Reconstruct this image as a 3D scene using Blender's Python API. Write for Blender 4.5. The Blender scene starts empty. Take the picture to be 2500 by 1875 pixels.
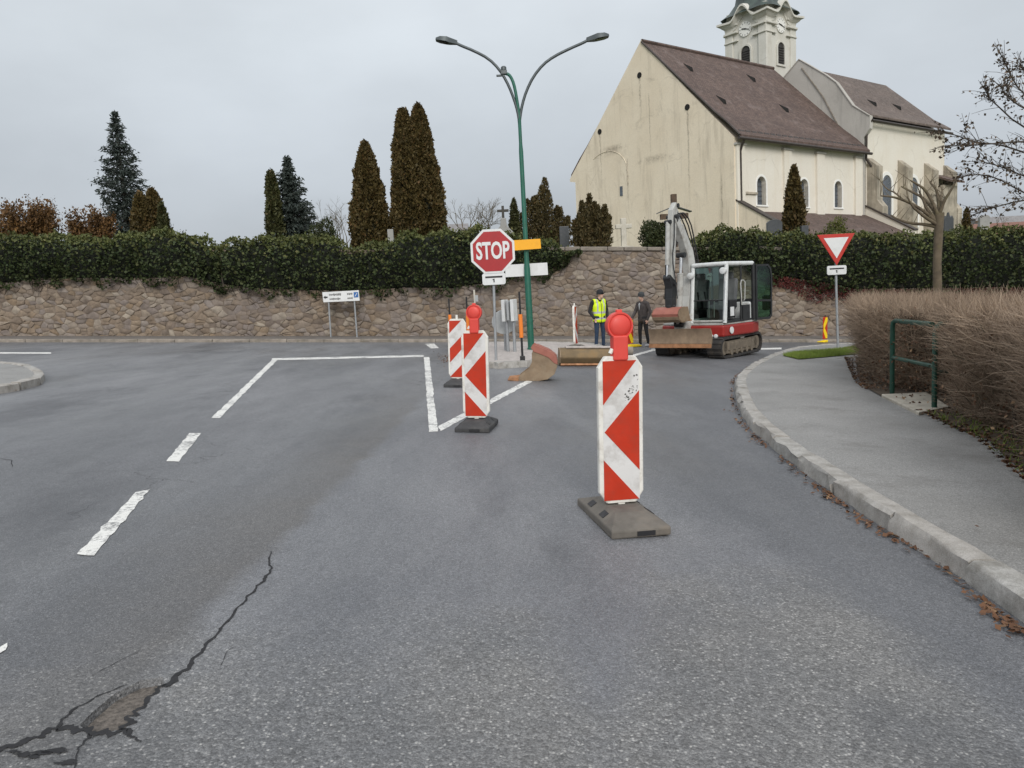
import bpy, bmesh, math, random
import numpy as np
from mathutils import Vector as V, Matrix as M, noise as mnoise
from mathutils.geometry import tessellate_polygon
random.seed(7); RNG = np.random.default_rng(11)
SC = bpy.context.scene; COL = SC.collection
R = math.radians; PI = math.pi

# ------------------------------------------------------------------ camera, sky, sun, exposure
FPX = 1878.0; CAMZ = 1.55
PIT = math.atan(219.5 / FPX); ROLL = R(3.0); S = math.tan(ROLL)     # the street falls 3 degrees to the right
FW = V((0, math.cos(PIT), -math.sin(PIT)))
_r0 = V((1, 0, 0)); _u0 = V((0, math.sin(PIT), math.cos(PIT)))
RT = _r0 * math.cos(ROLL) - _u0 * math.sin(ROLL); UP = _u0 * math.cos(ROLL) + _r0 * math.sin(ROLL)
cd = bpy.data.cameras.new('camera'); cam = bpy.data.objects.new('camera', cd); COL.objects.link(cam)
cd.sensor_width = 36; cd.lens = FPX / 2500 * 36; cd.clip_start = 0.05; cd.clip_end = 3000
mw = M.Identity(4)
for i in range(3):
    mw[i][0] = RT[i]; mw[i][1] = UP[i]; mw[i][2] = -FW[i]
mw[2][3] = CAMZ
cam.matrix_world = mw; SC.camera = cam

SUN_EL, SUN_AZ = 29.0, 174.0          # azimuth clockwise from +Y: sun behind thick cloud, behind the viewer
w = bpy.data.worlds.new('World'); SC.world = w; w.use_nodes = True
nt = w.node_tree; nt.nodes.clear()
def wn(t, **k):
    n = nt.nodes.new(t)
    for a, b in k.items(): setattr(n, a, b)
    return n
sky = wn('ShaderNodeTexSky', sky_type='NISHITA', sun_disc=False, sun_elevation=R(SUN_EL), sun_rotation=R(SUN_AZ), air_density=1.0, dust_density=4.0, ozone_density=1.0)
tc = wn('ShaderNodeTexCoord'); sep = wn('ShaderNodeSeparateXYZ')
nt.links.new(tc.outputs['Generated'], sep.inputs[0])
ramp = wn('ShaderNodeValToRGB')                      # overcast sky: the zenith brighter than the horizon (CIE overcast)
ramp.color_ramp.elements[0].position = 0.0; ramp.color_ramp.elements[0].color = (5.2, 5.6, 6.2, 1)
ramp.color_ramp.elements[1].position = 1.0; ramp.color_ramp.elements[1].color = (15.5, 16.0, 16.6, 1)
e = ramp.color_ramp.elements.new(0.3); e.color = (8.4, 9.0, 9.5, 1)
nt.links.new(sep.outputs['Z'], ramp.inputs[0])
nz = wn('ShaderNodeTexNoise'); nz.inputs['Scale'].default_value = 2.1; nz.inputs['Detail'].default_value = 6; nz.inputs['Roughness'].default_value = 0.5
mpg = wn('ShaderNodeMapping'); mpg.inputs['Scale'].default_value = (1, 1, 2.2)
nt.links.new(tc.outputs['Generated'], mpg.inputs[0]); nt.links.new(mpg.outputs[0], nz.inputs[0])
mr = wn('ShaderNodeMapRange'); mr.inputs[1].default_value = 0.3; mr.inputs[2].default_value = 0.7; mr.inputs[3].default_value = 0.86; mr.inputs[4].default_value = 1.12
nt.links.new(nz.outputs[0], mr.inputs[0])
mul = wn('ShaderNodeMixRGB', blend_type='MULTIPLY'); mul.inputs[0].default_value = 1
nt.links.new(ramp.outputs[0], mul.inputs[1]); nt.links.new(mr.outputs[0], mul.inputs[2])
mix = wn('ShaderNodeMixRGB'); mix.inputs[0].default_value = 0.88
nt.links.new(sky.outputs[0], mix.inputs[1]); nt.links.new(mul.outputs[0], mix.inputs[2])
bg = wn('ShaderNodeBackground'); bg.inputs[1].default_value = 0.071
wo = wn('ShaderNodeOutputWorld')
nt.links.new(mix.outputs[0], bg.inputs[0]); nt.links.new(bg.outputs[0], wo.inputs[0])

sd = bpy.data.lights.new('sun', 'SUN'); sun = bpy.data.objects.new('sun', sd); COL.objects.link(sun)
sd.energy = 1.5; sd.angle = R(24); sd.color = (1.0, 0.97, 0.92)
_sv = V((math.sin(R(SUN_AZ)) * math.cos(R(SUN_EL)), math.cos(R(SUN_AZ)) * math.cos(R(SUN_EL)), math.sin(R(SUN_EL))))
sun.rotation_euler = _sv.to_track_quat('Z', 'Y').to_euler(); sun.location = (20, -20, 40)
vs = SC.view_settings; vs.view_transform = 'Standard'; vs.look = 'None'; vs.exposure = 0.3; vs.gamma = 1.0; vs.use_curve_mapping = False

# ------------------------------------------------------------------ surveying helpers: sight lines to points on the ground
def ray(px, py): return FW + RT * ((px - 1250) / FPX) - UP * ((py - 937.5) / FPX)
def G(px, py, h=0.0):
    d = ray(px, py); t = (CAMZ - h) / (-d.z - S * d.x); return V((0, 0, CAMZ)) + d * t
def at(px, py, Y):
    d = ray(px, py); return V((0, 0, CAMZ)) + d * (Y / d.y)
def gz(x): return -S * x
def gp(x, y, h=0.0): return V((x, y, gz(x) + h))

# ------------------------------------------------------------------ materials
MATS = {}
class NT:
    def __init__(s, name):
        s.m = bpy.data.materials.new(name); s.m.use_nodes = True; s.t = s.m.node_tree
        s.b = s.t.nodes['Principled BSDF']; s.tc = None; MATS[name] = s.m
    def n(s, t, **k):
        n = s.t.nodes.new(t)
        for a, b in k.items(): setattr(n, a, b)
        return n
    def link(s, a, b): s.t.links.new(a, b)
    def obj(s, scale=(1, 1, 1), rot=(0, 0, 0)):
        if s.tc is None: s.tc = s.n('ShaderNodeTexCoord')
        mp = s.n('ShaderNodeMapping'); mp.inputs['Scale'].default_value = scale; mp.inputs['Rotation'].default_value = rot
        s.link(s.tc.outputs['Object'], mp.inputs[0]); return mp.outputs[0]
    def noise(s, sc, det=4, rough=0.55, vec=None, dist=0.0):
        n = s.n('ShaderNodeTexNoise'); n.inputs['Scale'].default_value = sc; n.inputs['Detail'].default_value = det
        n.inputs['Roughness'].default_value = rough; n.inputs['Distortion'].default_value = dist
        s.link(vec if vec is not None else s.obj(), n.inputs['Vector']); return n.outputs[0]
    def vor(s, sc, feat='F1', vec=None, out=0):
        n = s.n('ShaderNodeTexVoronoi', feature=feat); n.inputs['Scale'].default_value = sc
        s.link(vec if vec is not None else s.obj(), n.inputs['Vector']); return n.outputs[out]
    def rng(s, x, a, b, c=0.0, d=1.0):
        n = s.n('ShaderNodeMapRange'); n.clamp = True
        for i, q in enumerate((a, b, c, d)): n.inputs[i + 1].default_value = q
        s.link(x, n.inputs[0]); return n.outputs[0]
    def math(s, op, a, b=0.0, c=0.0):
        n = s.n('ShaderNodeMath', operation=op)
        for i, q in enumerate((a, b, c)):
            if hasattr(q, 'is_linked'): s.link(q, n.inputs[i])
            else: n.inputs[i].default_value = q
        return n.outputs[0]
    def mix(s, f, a, b, bt='MIX'):
        n = s.n('ShaderNodeMixRGB', blend_type=bt)
        for i, q in enumerate((f, a, b)):
            if hasattr(q, 'is_linked'): s.link(q, n.inputs[i])
            elif i == 0: n.inputs[0].default_value = q
            else: n.inputs[i].default_value = (*q, 1)
        return n.outputs[0]
    def sepxyz(s, vec=None):
        n = s.n('ShaderNodeSeparateXYZ'); s.link(vec if vec is not None else s.obj(), n.inputs[0]); return n.outputs
    def col(s, c):
        if hasattr(c, 'is_linked'): s.link(c, s.b.inputs['Base Color'])
        else: s.b.inputs['Base Color'].default_value = (*c, 1)
    def rough(s, r):
        if hasattr(r, 'is_linked'): s.link(r, s.b.inputs['Roughness'])
        else: s.b.inputs['Roughness'].default_value = r
    def bump(s, h, st=0.4, d=0.01):
        n = s.n('ShaderNodeBump'); n.inputs['Strength'].default_value = st; n.inputs['Distance'].default_value = d
        s.link(h, n.inputs['Height']); s.link(n.outputs[0], s.b.inputs['Normal'])
    def spec(s, v): s.b.inputs['Specular IOR Level'].default_value = v
    def pos(s):
        if not hasattr(s, '_g'): s._g = s.n('ShaderNodeNewGeometry')
        return s._g.outputs['Position']
    def objrand(s): return s.n('ShaderNodeObjectInfo').outputs['Random']
    def island(s):
        if not hasattr(s, '_g'): s._g = s.n('ShaderNodeNewGeometry')
        return s._g.outputs['Random Per Island']
def mat(name, c, rough=0.6, var=0.12, sc=6.0, dirt=None, dsc=2.5, damt=0.4, metal=0.0, bump=0.0, bsc=60.0, spec=0.4):
    """a plain painted / plastic / metal surface: uneven tone, optional dirt with its own colour, fine relief"""
    t = NT(name); n = t.noise(sc, 5, 0.6)
    k = t.rng(n, 0.3, 0.7, 1 - var, 1 + var)
    c0 = t.mix(1.0, c, t.rng(n, 0.3, 0.7, 1 - var, 1 + var), 'MULTIPLY')
    if dirt:
        d = t.noise(dsc, 6, 0.65); f = t.rng(d, 0.5, 0.72, 0, damt); c0 = t.mix(f, c0, dirt)
    t.col(c0); t.rough(t.rng(t.noise(sc * 2.3, 3), 0.3, 0.7, max(0.03, rough - 0.1), min(1, rough + 0.1)))
    t.b.inputs['Metallic'].default_value = metal; t.spec(spec)
    if bump: t.bump(t.noise(bsc, 4), bump, 0.004)
    return t.m

# ------------------------------------------------------------------ mesh helpers
class MB:
    def __init__(s): s.v = []; s.f = []; s.m = []
    def add(s, vs, fs, mi=0):
        o = len(s.v); s.v += [tuple(q) for q in vs]; s.f += [tuple(o + i for i in f) for f in fs]; s.m += [mi] * len(fs); return s
    def box(s, c, d, rot=None, mi=0, taper=1.0):
        x, y, z = (q / 2 for q in d); c = V(c)
        vs = [V((a * x * (taper if e > 0 else 1), b * y * (taper if e > 0 else 1), e * z)) for e in (-1, 1) for a, b in ((-1, -1), (1, -1), (1, 1), (-1, 1))]
        if rot is not None: vs = [rot @ q for q in vs]
        return s.add([q + c for q in vs], [(3, 2, 1, 0), (4, 5, 6, 7), (0, 1, 5, 4), (1, 2, 6, 5), (2, 3, 7, 6), (3, 0, 4, 7)], mi)
    def tube(s, pts, rad, n=10, mi=0, caps=True, closed=False):
        pts = [V(p) for p in pts]; k = len(pts)
        if not hasattr(rad, '__len__'): rad = [rad] * k
        vs = []; fs = []; nrm = None
        for i, p in enumerate(pts):
            a = pts[i + 1] - p if i < k - 1 else p - pts[i - 1]
            if 0 < i < k - 1: a = (pts[i + 1] - p).normalized() + (p - pts[i - 1]).normalized()
            if a.length < 1e-9: a = V((0, 0, 1))
            a.normalize()
            if nrm is None: nrm = a.orthogonal().normalized()
            else:
                nrm = nrm - a * nrm.dot(a)
                nrm = nrm.normalized() if nrm.length > 1e-6 else a.orthogonal().normalized()
            b = a.cross(nrm)
            vs += [p + (nrm * math.cos(2 * PI * j / n) + b * math.sin(2 * PI * j / n)) * rad[i] for j in range(n)]
        for i in range(k - 1):
            fs += [(i * n + j, i * n + (j + 1) % n, (i + 1) * n + (j + 1) % n, (i + 1) * n + j) for j in range(n)]
        if caps: fs += [tuple(range(n))[::-1], tuple((k - 1) * n + j for j in range(n))]
        return s.add(vs, fs, mi)
    def cyl(s, a, b, r0, r1=None, n=14, mi=0): return s.tube([a, b], [r0, r0 if r1 is None else r1], n, mi)
    def lathe(s, prof, n=20, c=(0, 0, 0), mi=0, rot=None):
        vs = []; fs = []; c = V(c); k = len(prof)
        for r, z in prof:
            for j in range(n):
                q = V((r * math.cos(2 * PI * j / n), r * math.sin(2 * PI * j / n), z)); vs.append(c + (rot @ q if rot is not None else q))
        for i in range(k - 1): fs += [(i * n + j, i * n + (j + 1) % n, (i + 1) * n + (j + 1) % n, (i + 1) * n + j) for j in range(n)]
        fs += [tuple(range(n))[::-1], tuple((k - 1) * n + j for j in range(n))]
        return s.add(vs, fs, mi)
    def prism(s, poly, fn, t0, t1, mi=0, side=None):
        """poly: 2-D outline; fn(u, v, t) -> point; extruded from t0 to t1"""
        k = len(poly); vs = [fn(u, q, t0) for u, q in poly] + [fn(u, q, t1) for u, q in poly]
        tri = tessellate_polygon([[V((u, q, 0)) for u, q in poly]])
        o = len(s.v); s.v += [tuple(q) for q in vs]
        for a, b, c in tri:
            s.f += [(o + c, o + b, o + a), (o + k + a, o + k + b, o + k + c)]; s.m += [mi, mi]
        for i in range(k):
            j = (i + 1) % k; s.f.append((o + i, o + j, o + k + j, o + k + i)); s.m.append(mi if side is None else side)
        return s
    def sheet(s, poly3, mi=0):
        tri = tessellate_polygon([[V((p[0], p[1], 0)) for p in poly3]])
        o = len(s.v); s.v += [tuple(p) for p in poly3]
        for t in tri:
            a, b, c = (V(poly3[i]) for i in t)
            if (b - a).cross(c - a).z < 0: t = t[::-1]
            s.f.append(tuple(o + i for i in t)); s.m.append(mi)
        return s
    def mesh(s, name, mats, smooth=None, fixn=True):
        me = bpy.data.meshes.new(name); me.from_pydata(s.v, [], s.f)
        for q in (mats if isinstance(mats, (list, tuple)) else [mats]): me.materials.append(MATS[q])
        me.polygons.foreach_set('material_index', s.m)
        if fixn:
            bm = bmesh.new(); bm.from_mesh(me); bmesh.ops.recalc_face_normals(bm, faces=bm.faces); bm.to_mesh(me); bm.free()
        if smooth is not None:
            me.polygons.foreach_set('use_smooth', [True] * len(me.polygons)); me.set_sharp_from_angle(angle=R(smooth))
        me.update(); return me
    def build(s, name, mats, parent=None, smooth=None, bevel=0.0, seg=2, fixn=True, kind=None, label=None):
        return link(name, s.mesh(name, mats, smooth, fixn), parent, bevel, seg, kind, label)
def link(name, me, parent=None, bevel=0.0, seg=2, kind=None, label=None):
    o = bpy.data.objects.new(name, me); COL.objects.link(o)
    if parent is not None: o.parent = parent
    if bevel:
        b = o.modifiers.new('bevel', 'BEVEL'); b.width = bevel; b.segments = seg; b.limit_method = 'ANGLE'; b.angle_limit = R(40)
    if kind: o['kind'] = kind
    if label: o['label'] = label
    return o
def tag(o, label, cat, group=None):
    o['label'] = label; o['category'] = cat
    if group: o['group'] = group
    return o
def thing(name, label, cat, loc, rz=0.0, group=None, tilt=0.0):
    o = bpy.data.objects.new(name, None); COL.objects.link(o); o.empty_display_size = 0.2
    o.location = loc; o.rotation_euler = (0, tilt, rz); return tag(o, label, cat, group)
def npmesh(name, verts, quads, mats, matidx=None, smooth=False):
    """quads: (n,4) or (n,3) int array"""
    me = bpy.data.meshes.new(name); verts = np.asarray(verts, np.float32); quads = np.asarray(quads, np.int32)
    n, k = quads.shape
    me.vertices.add(len(verts)); me.vertices.foreach_set('co', verts.ravel())
    me.loops.add(n * k); me.loops.foreach_set('vertex_index', quads.ravel())
    me.polygons.add(n); me.polygons.foreach_set('loop_start', np.arange(0, n * k, k, dtype=np.int32))
    for q in (mats if isinstance(mats, (list, tuple)) else [mats]): me.materials.append(MATS[q])
    if matidx is not None: me.polygons.foreach_set('material_index', np.asarray(matidx, np.int32))
    if smooth: me.polygons.foreach_set('use_smooth', np.ones(n, bool))
    me.update(calc_edges=True); return me
def leaves(cent, size, up=None, aspect=0.55, droop=0.0, rng=RNG, outward=None):
    """kite-shaped leaf faces at the given centres; returns verts, quads"""
    n = len(cent); size = np.broadcast_to(np.asarray(size, float), (n,))
    d = rng.normal(size=(n, 3))
    if outward is not None: d = d * 0.55 + outward
    d[:, 2] -= droop; d /= np.linalg.norm(d, axis=1, keepdims=True) + 1e-9
    q = rng.normal(size=(n, 3)); q -= d * (q * d).sum(1, keepdims=True); q /= np.linalg.norm(q, axis=1, keepdims=True) + 1e-9
    L = size[:, None]; W = L * aspect
    p0 = cent - d * L * .5; p2 = cent + d * L * .5; mid = cent - d * L * .08
    nrm = np.cross(d, q); p1 = mid + q * W * .5 + nrm * W * .12; p3 = mid - q * W * .5 + nrm * W * .12
    v = np.stack([p0, p1, p2, p3], 1).reshape(-1, 3); return v, np.arange(n * 4).reshape(n, 4)

# ------------------------------------------------------------------ surface materials of the setting
def asphalt():
    t = NT('asphalt'); p = t.obj(); sx, sy, sz = t.sepxyz(p)
    a, b = G(1050, 960), G(660, 1345); d = (b - a).normalized(); nx, ny = -d.y, d.x; c = nx * a.x + ny * a.y
    wob = t.noise(1.6, 4, 0.6)
    sdist = t.math('ADD', t.math('ADD', t.math('MULTIPLY', sx, nx), t.math('MULTIPLY', sy, ny)), -c)
    sdist = t.math('ADD', sdist, t.math('MULTIPLY', t.math('SUBTRACT', wob, 0.5), 0.35))
    right = t.rng(sdist, -0.06, 0.06)                               # the smoother relaid lane on one side of the seam
    fg = t.math('SUBTRACT', t.math('ADD', t.math('MULTIPLY', sx, 0.42), 3.75), sy)
    tongue = t.math('MULTIPLY', t.rng(t.math('ABSOLUTE', t.math('ADD', t.math('MULTIPLY', sy, -0.06), t.math('SUBTRACT', sx, 0.12))), 0.34, 0.02), 1.15)
    fg = t.math('SUBTRACT', fg, tongue)
    fg = t.math('ADD', fg, t.math('MULTIPLY', t.math('SUBTRACT', t.noise(1.1, 6, 0.7), 0.5), 2.6))
    edge = t.math('ADD', t.math('MULTIPLY', sy, 0.12), sx); edge = t.math('ADD', edge, t.math('MULTIPLY', t.math('SUBTRACT', t.noise(2.0, 5, 0.6), 0.5), 0.5))
    fg = t.math('MULTIPLY', t.rng(fg, -0.25, 0.65), t.rng(edge, 2.25, 1.95))                                     # old coarse wearing course close by
    big = t.noise(0.32, 6, 0.62); st = t.noise(0.75, 7, 0.66, t.obj((1.0, 0.3, 1), (0, 0, R(-24))), 0.15)
    left = t.mix(t.rng(big, 0.35, 0.65), (0.116, 0.109, 0.102), (0.088, 0.088, 0.093))
    left = t.mix(t.rng(t.math('ADD', sx, t.math('MULTIPLY', t.math('SUBTRACT', t.noise(0.7, 5, 0.6), 0.5), 1.6)), -1.5, -2.3, 0, 0.85), left, t.mix(t.rng(st, 0.36, 0.64), (0.088, 0.091, 0.099), (0.150, 0.153, 0.162)))
    rgt = t.mix(t.rng(st, 0.40, 0.62), (0.112, 0.115, 0.125), (0.172, 0.174, 0.183))
    base = t.mix(right, left, rgt)
    base = t.mix(t.rng(sy, 8.0, 14.0, 0, 0.75), base, t.mix(t.rng(st, 0.36, 0.66), (0.112, 0.113, 0.120), (0.205, 0.205, 0.213)))  # paler with distance: the sky sheen on damp asphalt put into the colour
    base = t.mix(t.math('MULTIPLY', fg, 0.75), base, t.mix(t.rng(big, 0.4, 0.62), (0.115, 0.117, 0.120), (0.190, 0.182, 0.170)))
    base = t.mix(t.math('MULTIPLY', t.rng(edge, 1.95, 2.2), 0.45), base, (0.070, 0.073, 0.080))      # tar-dark strip along the kerb
    # aggregate
    v = t.n('ShaderNodeTexVoronoi'); v.inputs['Scale'].default_value = 78; t.link(p, v.inputs['Vector'])
    v2 = t.n('ShaderNodeTexVoronoi'); v2.inputs['Scale'].default_value = 210; t.link(p, v2.inputs['Vector'])
    r1 = t.sepxyz(v.outputs['Color'])[0]; r2 = t.sepxyz(v2.outputs['Color'])[0]
    amp = t.math('ADD', t.math('MULTIPLY', fg, 0.30), 0.35)
    k1 = t.math('ADD', 1.0, t.math('MULTIPLY', t.math('SUBTRACT', r1, 0.45), amp))
    k2 = t.math('ADD', 1.0, t.math('MULTIPLY', t.math('SUBTRACT', r2, 0.5), 0.7))
    base = t.mix(1.0, base, t.math('MULTIPLY', k1, k2), 'MULTIPLY')
    fl = t.math('MULTIPLY', t.rng(r1, 0.84, 0.95), t.rng(v.outputs['Distance'], 0.5, 0.25))
    fl = t.math('MULTIPLY', fl, t.math('ADD', t.math('MULTIPLY', fg, 0.62), 0.10))
    base = t.mix(fl, base, (0.50, 0.485, 0.46))
    fl2 = t.math('MULTIPLY', t.rng(r2, 0.965, 1.0), 0.5); base = t.mix(fl2, base, (0.38, 0.37, 0.35))
    # oil and tyre stains, fine hairline cracks
    oil = t.rng(t.noise(0.7, 6, 0.72, t.obj((1, 0.45, 1))), 0.54, 0.72, 0, 0.6); base = t.mix(oil, base, (0.05, 0.052, 0.058))
    hv = t.n('ShaderNodeTexVoronoi', feature='DISTANCE_TO_EDGE'); hv.inputs['Scale'].default_value = 0.55
    wv = t.n('ShaderNodeVectorMath', operation='ADD'); nn = t.n('ShaderNodeTexNoise'); nn.inputs['Scale'].default_value = 2.2; nn.inputs['Detail'].default_value = 6
    t.link(p, nn.inputs['Vector']); t.link(p, wv.inputs[0]); t.link(nn.outputs['Color'], wv.inputs[1]); t.link(wv.outputs[0], hv.inputs['Vector'])
    cr = t.math('MULTIPLY', t.rng(hv.outputs['Distance'], 0.007, 0.0), t.math('MULTIPLY', t.rng(t.noise(0.5, 3), 0.52, 0.62), t.rng(sx, -0.7, -1.1))); base = t.mix(t.math('MULTIPLY', cr, 0.6), base, (0.02, 0.02, 0.022))
    t.col(base)
    wet = t.rng(t.noise(0.55, 5, 0.6, t.obj((1, 0.4, 1), (0, 0, R(-15)))), 0.36, 0.64, 0.0, 1.0)
    t.rough(t.math('ADD', t.math('MULTIPLY', wet, 0.30), t.math('ADD', t.math('MULTIPLY', fg, 0.14), 0.33)))
    t.spec(0.5)
    h = t.math('ADD', t.math('MULTIPLY', v.outputs['Distance'], t.math('ADD', t.math('MULTIPLY', fg, -1.1), -0.45)), t.math('MULTIPLY', v2.outputs['Distance'], -0.5))
    t.bump(t.math('SUBTRACT', h, t.math('MULTIPLY', cr, 2.0)), 0.55, 0.006)
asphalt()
def pave():
    t = NT('pavement_asphalt'); v = t.n('ShaderNodeTexVoronoi'); v.inputs['Scale'].default_value = 150; t.link(t.obj(), v.inputs['Vector'])
    r1 = t.sepxyz(v.outputs['Color'])[0]; n = t.noise(0.8, 6, 0.62)
    b = t.mix(t.rng(n, 0.33, 0.68), (0.195, 0.190, 0.181), (0.27, 0.264, 0.254))
    b = t.mix(1.0, b, t.math('ADD', 0.72, t.math('MULTIPLY', r1, 0.58)), 'MULTIPLY')
    b = t.mix(t.rng(r1, 0.93, 1.0, 0, 0.5), b, (0.40, 0.39, 0.37))
    b = t.mix(t.rng(t.noise(1.3, 7, 0.72), 0.52, 0.72, 0, 0.6), b, (0.115, 0.106, 0.095))
    t.col(b); t.rough(t.rng(n, 0.3, 0.7, 0.55, 0.8)); t.bump(v.outputs['Distance'], 0.4, 0.004)
pave()
def granite():
    t = NT('granite'); n = t.noise(9, 6, 0.7); f = t.noise(160, 3, 0.7); r = t.objrand()
    b = t.mix(t.rng(n, 0.32, 0.7), (0.23, 0.22, 0.20), (0.47, 0.455, 0.43))
    b = t.mix(t.rng(r, 0, 1, 0, 0.45), b, (0.40, 0.36, 0.32)); b = t.mix(1.0, b, t.rng(f, 0.3, 0.7, 0.68, 1.25), 'MULTIPLY')
    b = t.mix(t.rng(t.noise(3.2, 6, 0.7), 0.48, 0.7, 0, 0.65), b, (0.13, 0.115, 0.09))
    t.col(b); t.rough(0.75); t.bump(t.math('ADD', n, t.math('MULTIPLY', f, 0.3)), 0.5, 0.012)
granite()
def paint():
    t = NT('road_paint'); n = t.noise(26, 6, 0.75); m = t.noise(3.0, 4, 0.6); s = t.noise(240, 2, 0.6)
    worn = t.rng(t.math('ADD', t.math('MULTIPLY', n, 0.6), t.math('MULTIPLY', m, 0.4)), 0.485, 0.60, 0, 0.9)
    worn = t.math('MAXIMUM', worn, t.rng(s, 0.58, 0.70, 0, 0.85))
    c = t.mix(t.rng(m, 0.3, 0.7), (0.70, 0.69, 0.65), (0.80, 0.79, 0.76)); t.col(t.mix(worn, c, (0.11, 0.11, 0.11))); t.rough(0.6); t.bump(n, 0.3, 0.003)
paint()
mat('soil', (0.075, 0.055, 0.038), 0.95, 0.35, 4, (0.11, 0.085, 0.055), 9, 0.6, bump=0.7, bsc=30)
mat('pothole_gravel', (0.125, 0.108, 0.093), 0.9, 0.5, 60, (0.04, 0.037, 0.034), 22, 0.85, bump=1.0, bsc=110)
mat('crack_dark', (0.022, 0.022, 0.024), 0.95, 0.3, 30)
mat('island_top', (0.43, 0.39, 0.365), 0.85, 0.22, 7, (0.22, 0.19, 0.17), 12, 0.6, bump=0.5, bsc=45)
mat('concrete_slab', (0.46, 0.42, 0.35), 0.85, 0.16, 5, (0.26, 0.22, 0.17), 6, 0.5, bump=0.35, bsc=60)
mat('far_pavement', (0.165, 0.148, 0.135), 0.85, 0.2, 3, (0.10, 0.08, 0.06), 2.5, 0.5, bump=0.3, bsc=40)
def grassm(name, a, b, c):
    t = NT(name); r = t.island(); n = t.noise(0.8, 4)
    k = t.mix(t.rng(r, 0, 1), a, b); k = t.mix(t.rng(t.math('FRACT', t.math('MULTIPLY', r, 7.31)), 0.82, 1.0), k, c)
    k = t.mix(1.0, k, t.rng(n, 0.3, 0.7, 0.75, 1.2), 'MULTIPLY'); t.col(k); t.rough(0.65); t.spec(0.25); return t
grassm('verge_turf', (0.13, 0.18, 0.035), (0.15, 0.20, 0.04), (0.16, 0.19, 0.05))
grassm('grass', (0.16, 0.23, 0.035), (0.25, 0.33, 0.065), (0.22, 0.2, 0.08))
grassm('turf', (0.06, 0.085, 0.022), (0.075, 0.10, 0.028), (0.08, 0.10, 0.03))
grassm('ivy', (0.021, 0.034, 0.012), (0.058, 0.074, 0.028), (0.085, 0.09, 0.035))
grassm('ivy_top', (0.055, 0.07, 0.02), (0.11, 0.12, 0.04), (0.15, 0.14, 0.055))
grassm('thuja', (0.052, 0.040, 0.015), (0.105, 0.076, 0.025), (0.125, 0.07, 0.026))
grassm('thuja_green', (0.040, 0.044, 0.018), (0.07, 0.072, 0.026), (0.085, 0.065, 0.028))
grassm('spruce', (0.030, 0.041, 0.036), (0.055, 0.069, 0.060), (0.075, 0.08, 0.072))
grassm('yew', (0.050, 0.041, 0.016), (0.088, 0.068, 0.026), (0.12, 0.075, 0.03))
grassm('rust_leaf', (0.085, 0.048, 0.022), (0.15, 0.078, 0.027), (0.19, 0.10, 0.03))
grassm('laurel', (0.026, 0.038, 0.014), (0.058, 0.068, 0.026), (0.09, 0.09, 0.035))
grassm('yellow_green', (0.075, 0.088, 0.018), (0.12, 0.13, 0.03), (0.15, 0.14, 0.04))
grassm('creeper', (0.085, 0.024, 0.022), (0.15, 0.038, 0.032), (0.11, 0.05, 0.04))
grassm('dry_leaf', (0.085, 0.042, 0.023), (0.15, 0.075, 0.04), (0.34, 0.22, 0.12))
grassm('twig', (0.22, 0.16, 0.115), (0.40, 0.30, 0.215), (0.52, 0.40, 0.30))
grassm('seed', (0.06, 0.045, 0.032), (0.10, 0.075, 0.05), (0.15, 0.09, 0.05))
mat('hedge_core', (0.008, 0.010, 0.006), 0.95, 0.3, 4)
mat('twig_core', (0.12, 0.088, 0.062), 0.95, 0.4, 9, bump=0.8, bsc=40)
mat('bark', (0.12, 0.095, 0.065), 0.9, 0.3, 7, (0.14, 0.125, 0.06), 5, 0.6, bump=0.6, bsc=25)
mat('bark_dark', (0.055, 0.045, 0.036), 0.9, 0.3, 7, bump=0.5, bsc=30)
def stonem():
    t = NT('rubble_stone'); r = t.math('FRACT', t.math('ADD', t.objrand(), t.island()))
    ra = t.n('ShaderNodeValToRGB'); t.link(r, ra.inputs[0]); ra.color_ramp.interpolation = 'LINEAR'; el = ra.color_ramp.elements
    cs = [(0.190, 0.145, 0.108), (0.250, 0.195, 0.145), (0.160, 0.125, 0.100), (0.275, 0.230, 0.185), (0.225, 0.165, 0.110), (0.240, 0.205, 0.180), (0.190, 0.155, 0.135), (0.35, 0.30, 0.24)]
    el[0].color = (*cs[0], 1); el[1].color = (*cs[-1], 1); el[0].position = 0
    for i, c in enumerate(cs[1:-1]): q = el.new((i + 1) / 7.0); q.color = (*c, 1)
    n = t.noise(5, 7, 0.7, t.pos()); b = t.mix(1.0, ra.outputs[0], t.rng(n, 0.28, 0.72, 0.6, 1.28), 'MULTIPLY')
    b = t.mix(t.rng(t.noise(0.45, 4, 0.6, t.pos()), 0.5, 0.68, 0, 0.5), b, (0.19, 0.165, 0.16))
    b = t.mix(t.rng(t.noise(1.9, 6, 0.7, t.pos()), 0.56, 0.74, 0, 0.6), b, (0.085, 0.066, 0.045))
    t.col(b); t.rough(0.9); t.bump(t.noise(22, 6, 0.75, t.pos()), 0.7, 0.02)
stonem()
mat('mortar', (0.200, 0.160, 0.125), 0.95, 0.3, 5, (0.10, 0.08, 0.06), 3, 0.6, bump=0.6, bsc=30)
mat('coping_stone', (0.23, 0.20, 0.17), 0.9, 0.3, 5, (0.11, 0.10, 0.07), 4, 0.6, bump=0.6, bsc=25)

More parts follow.
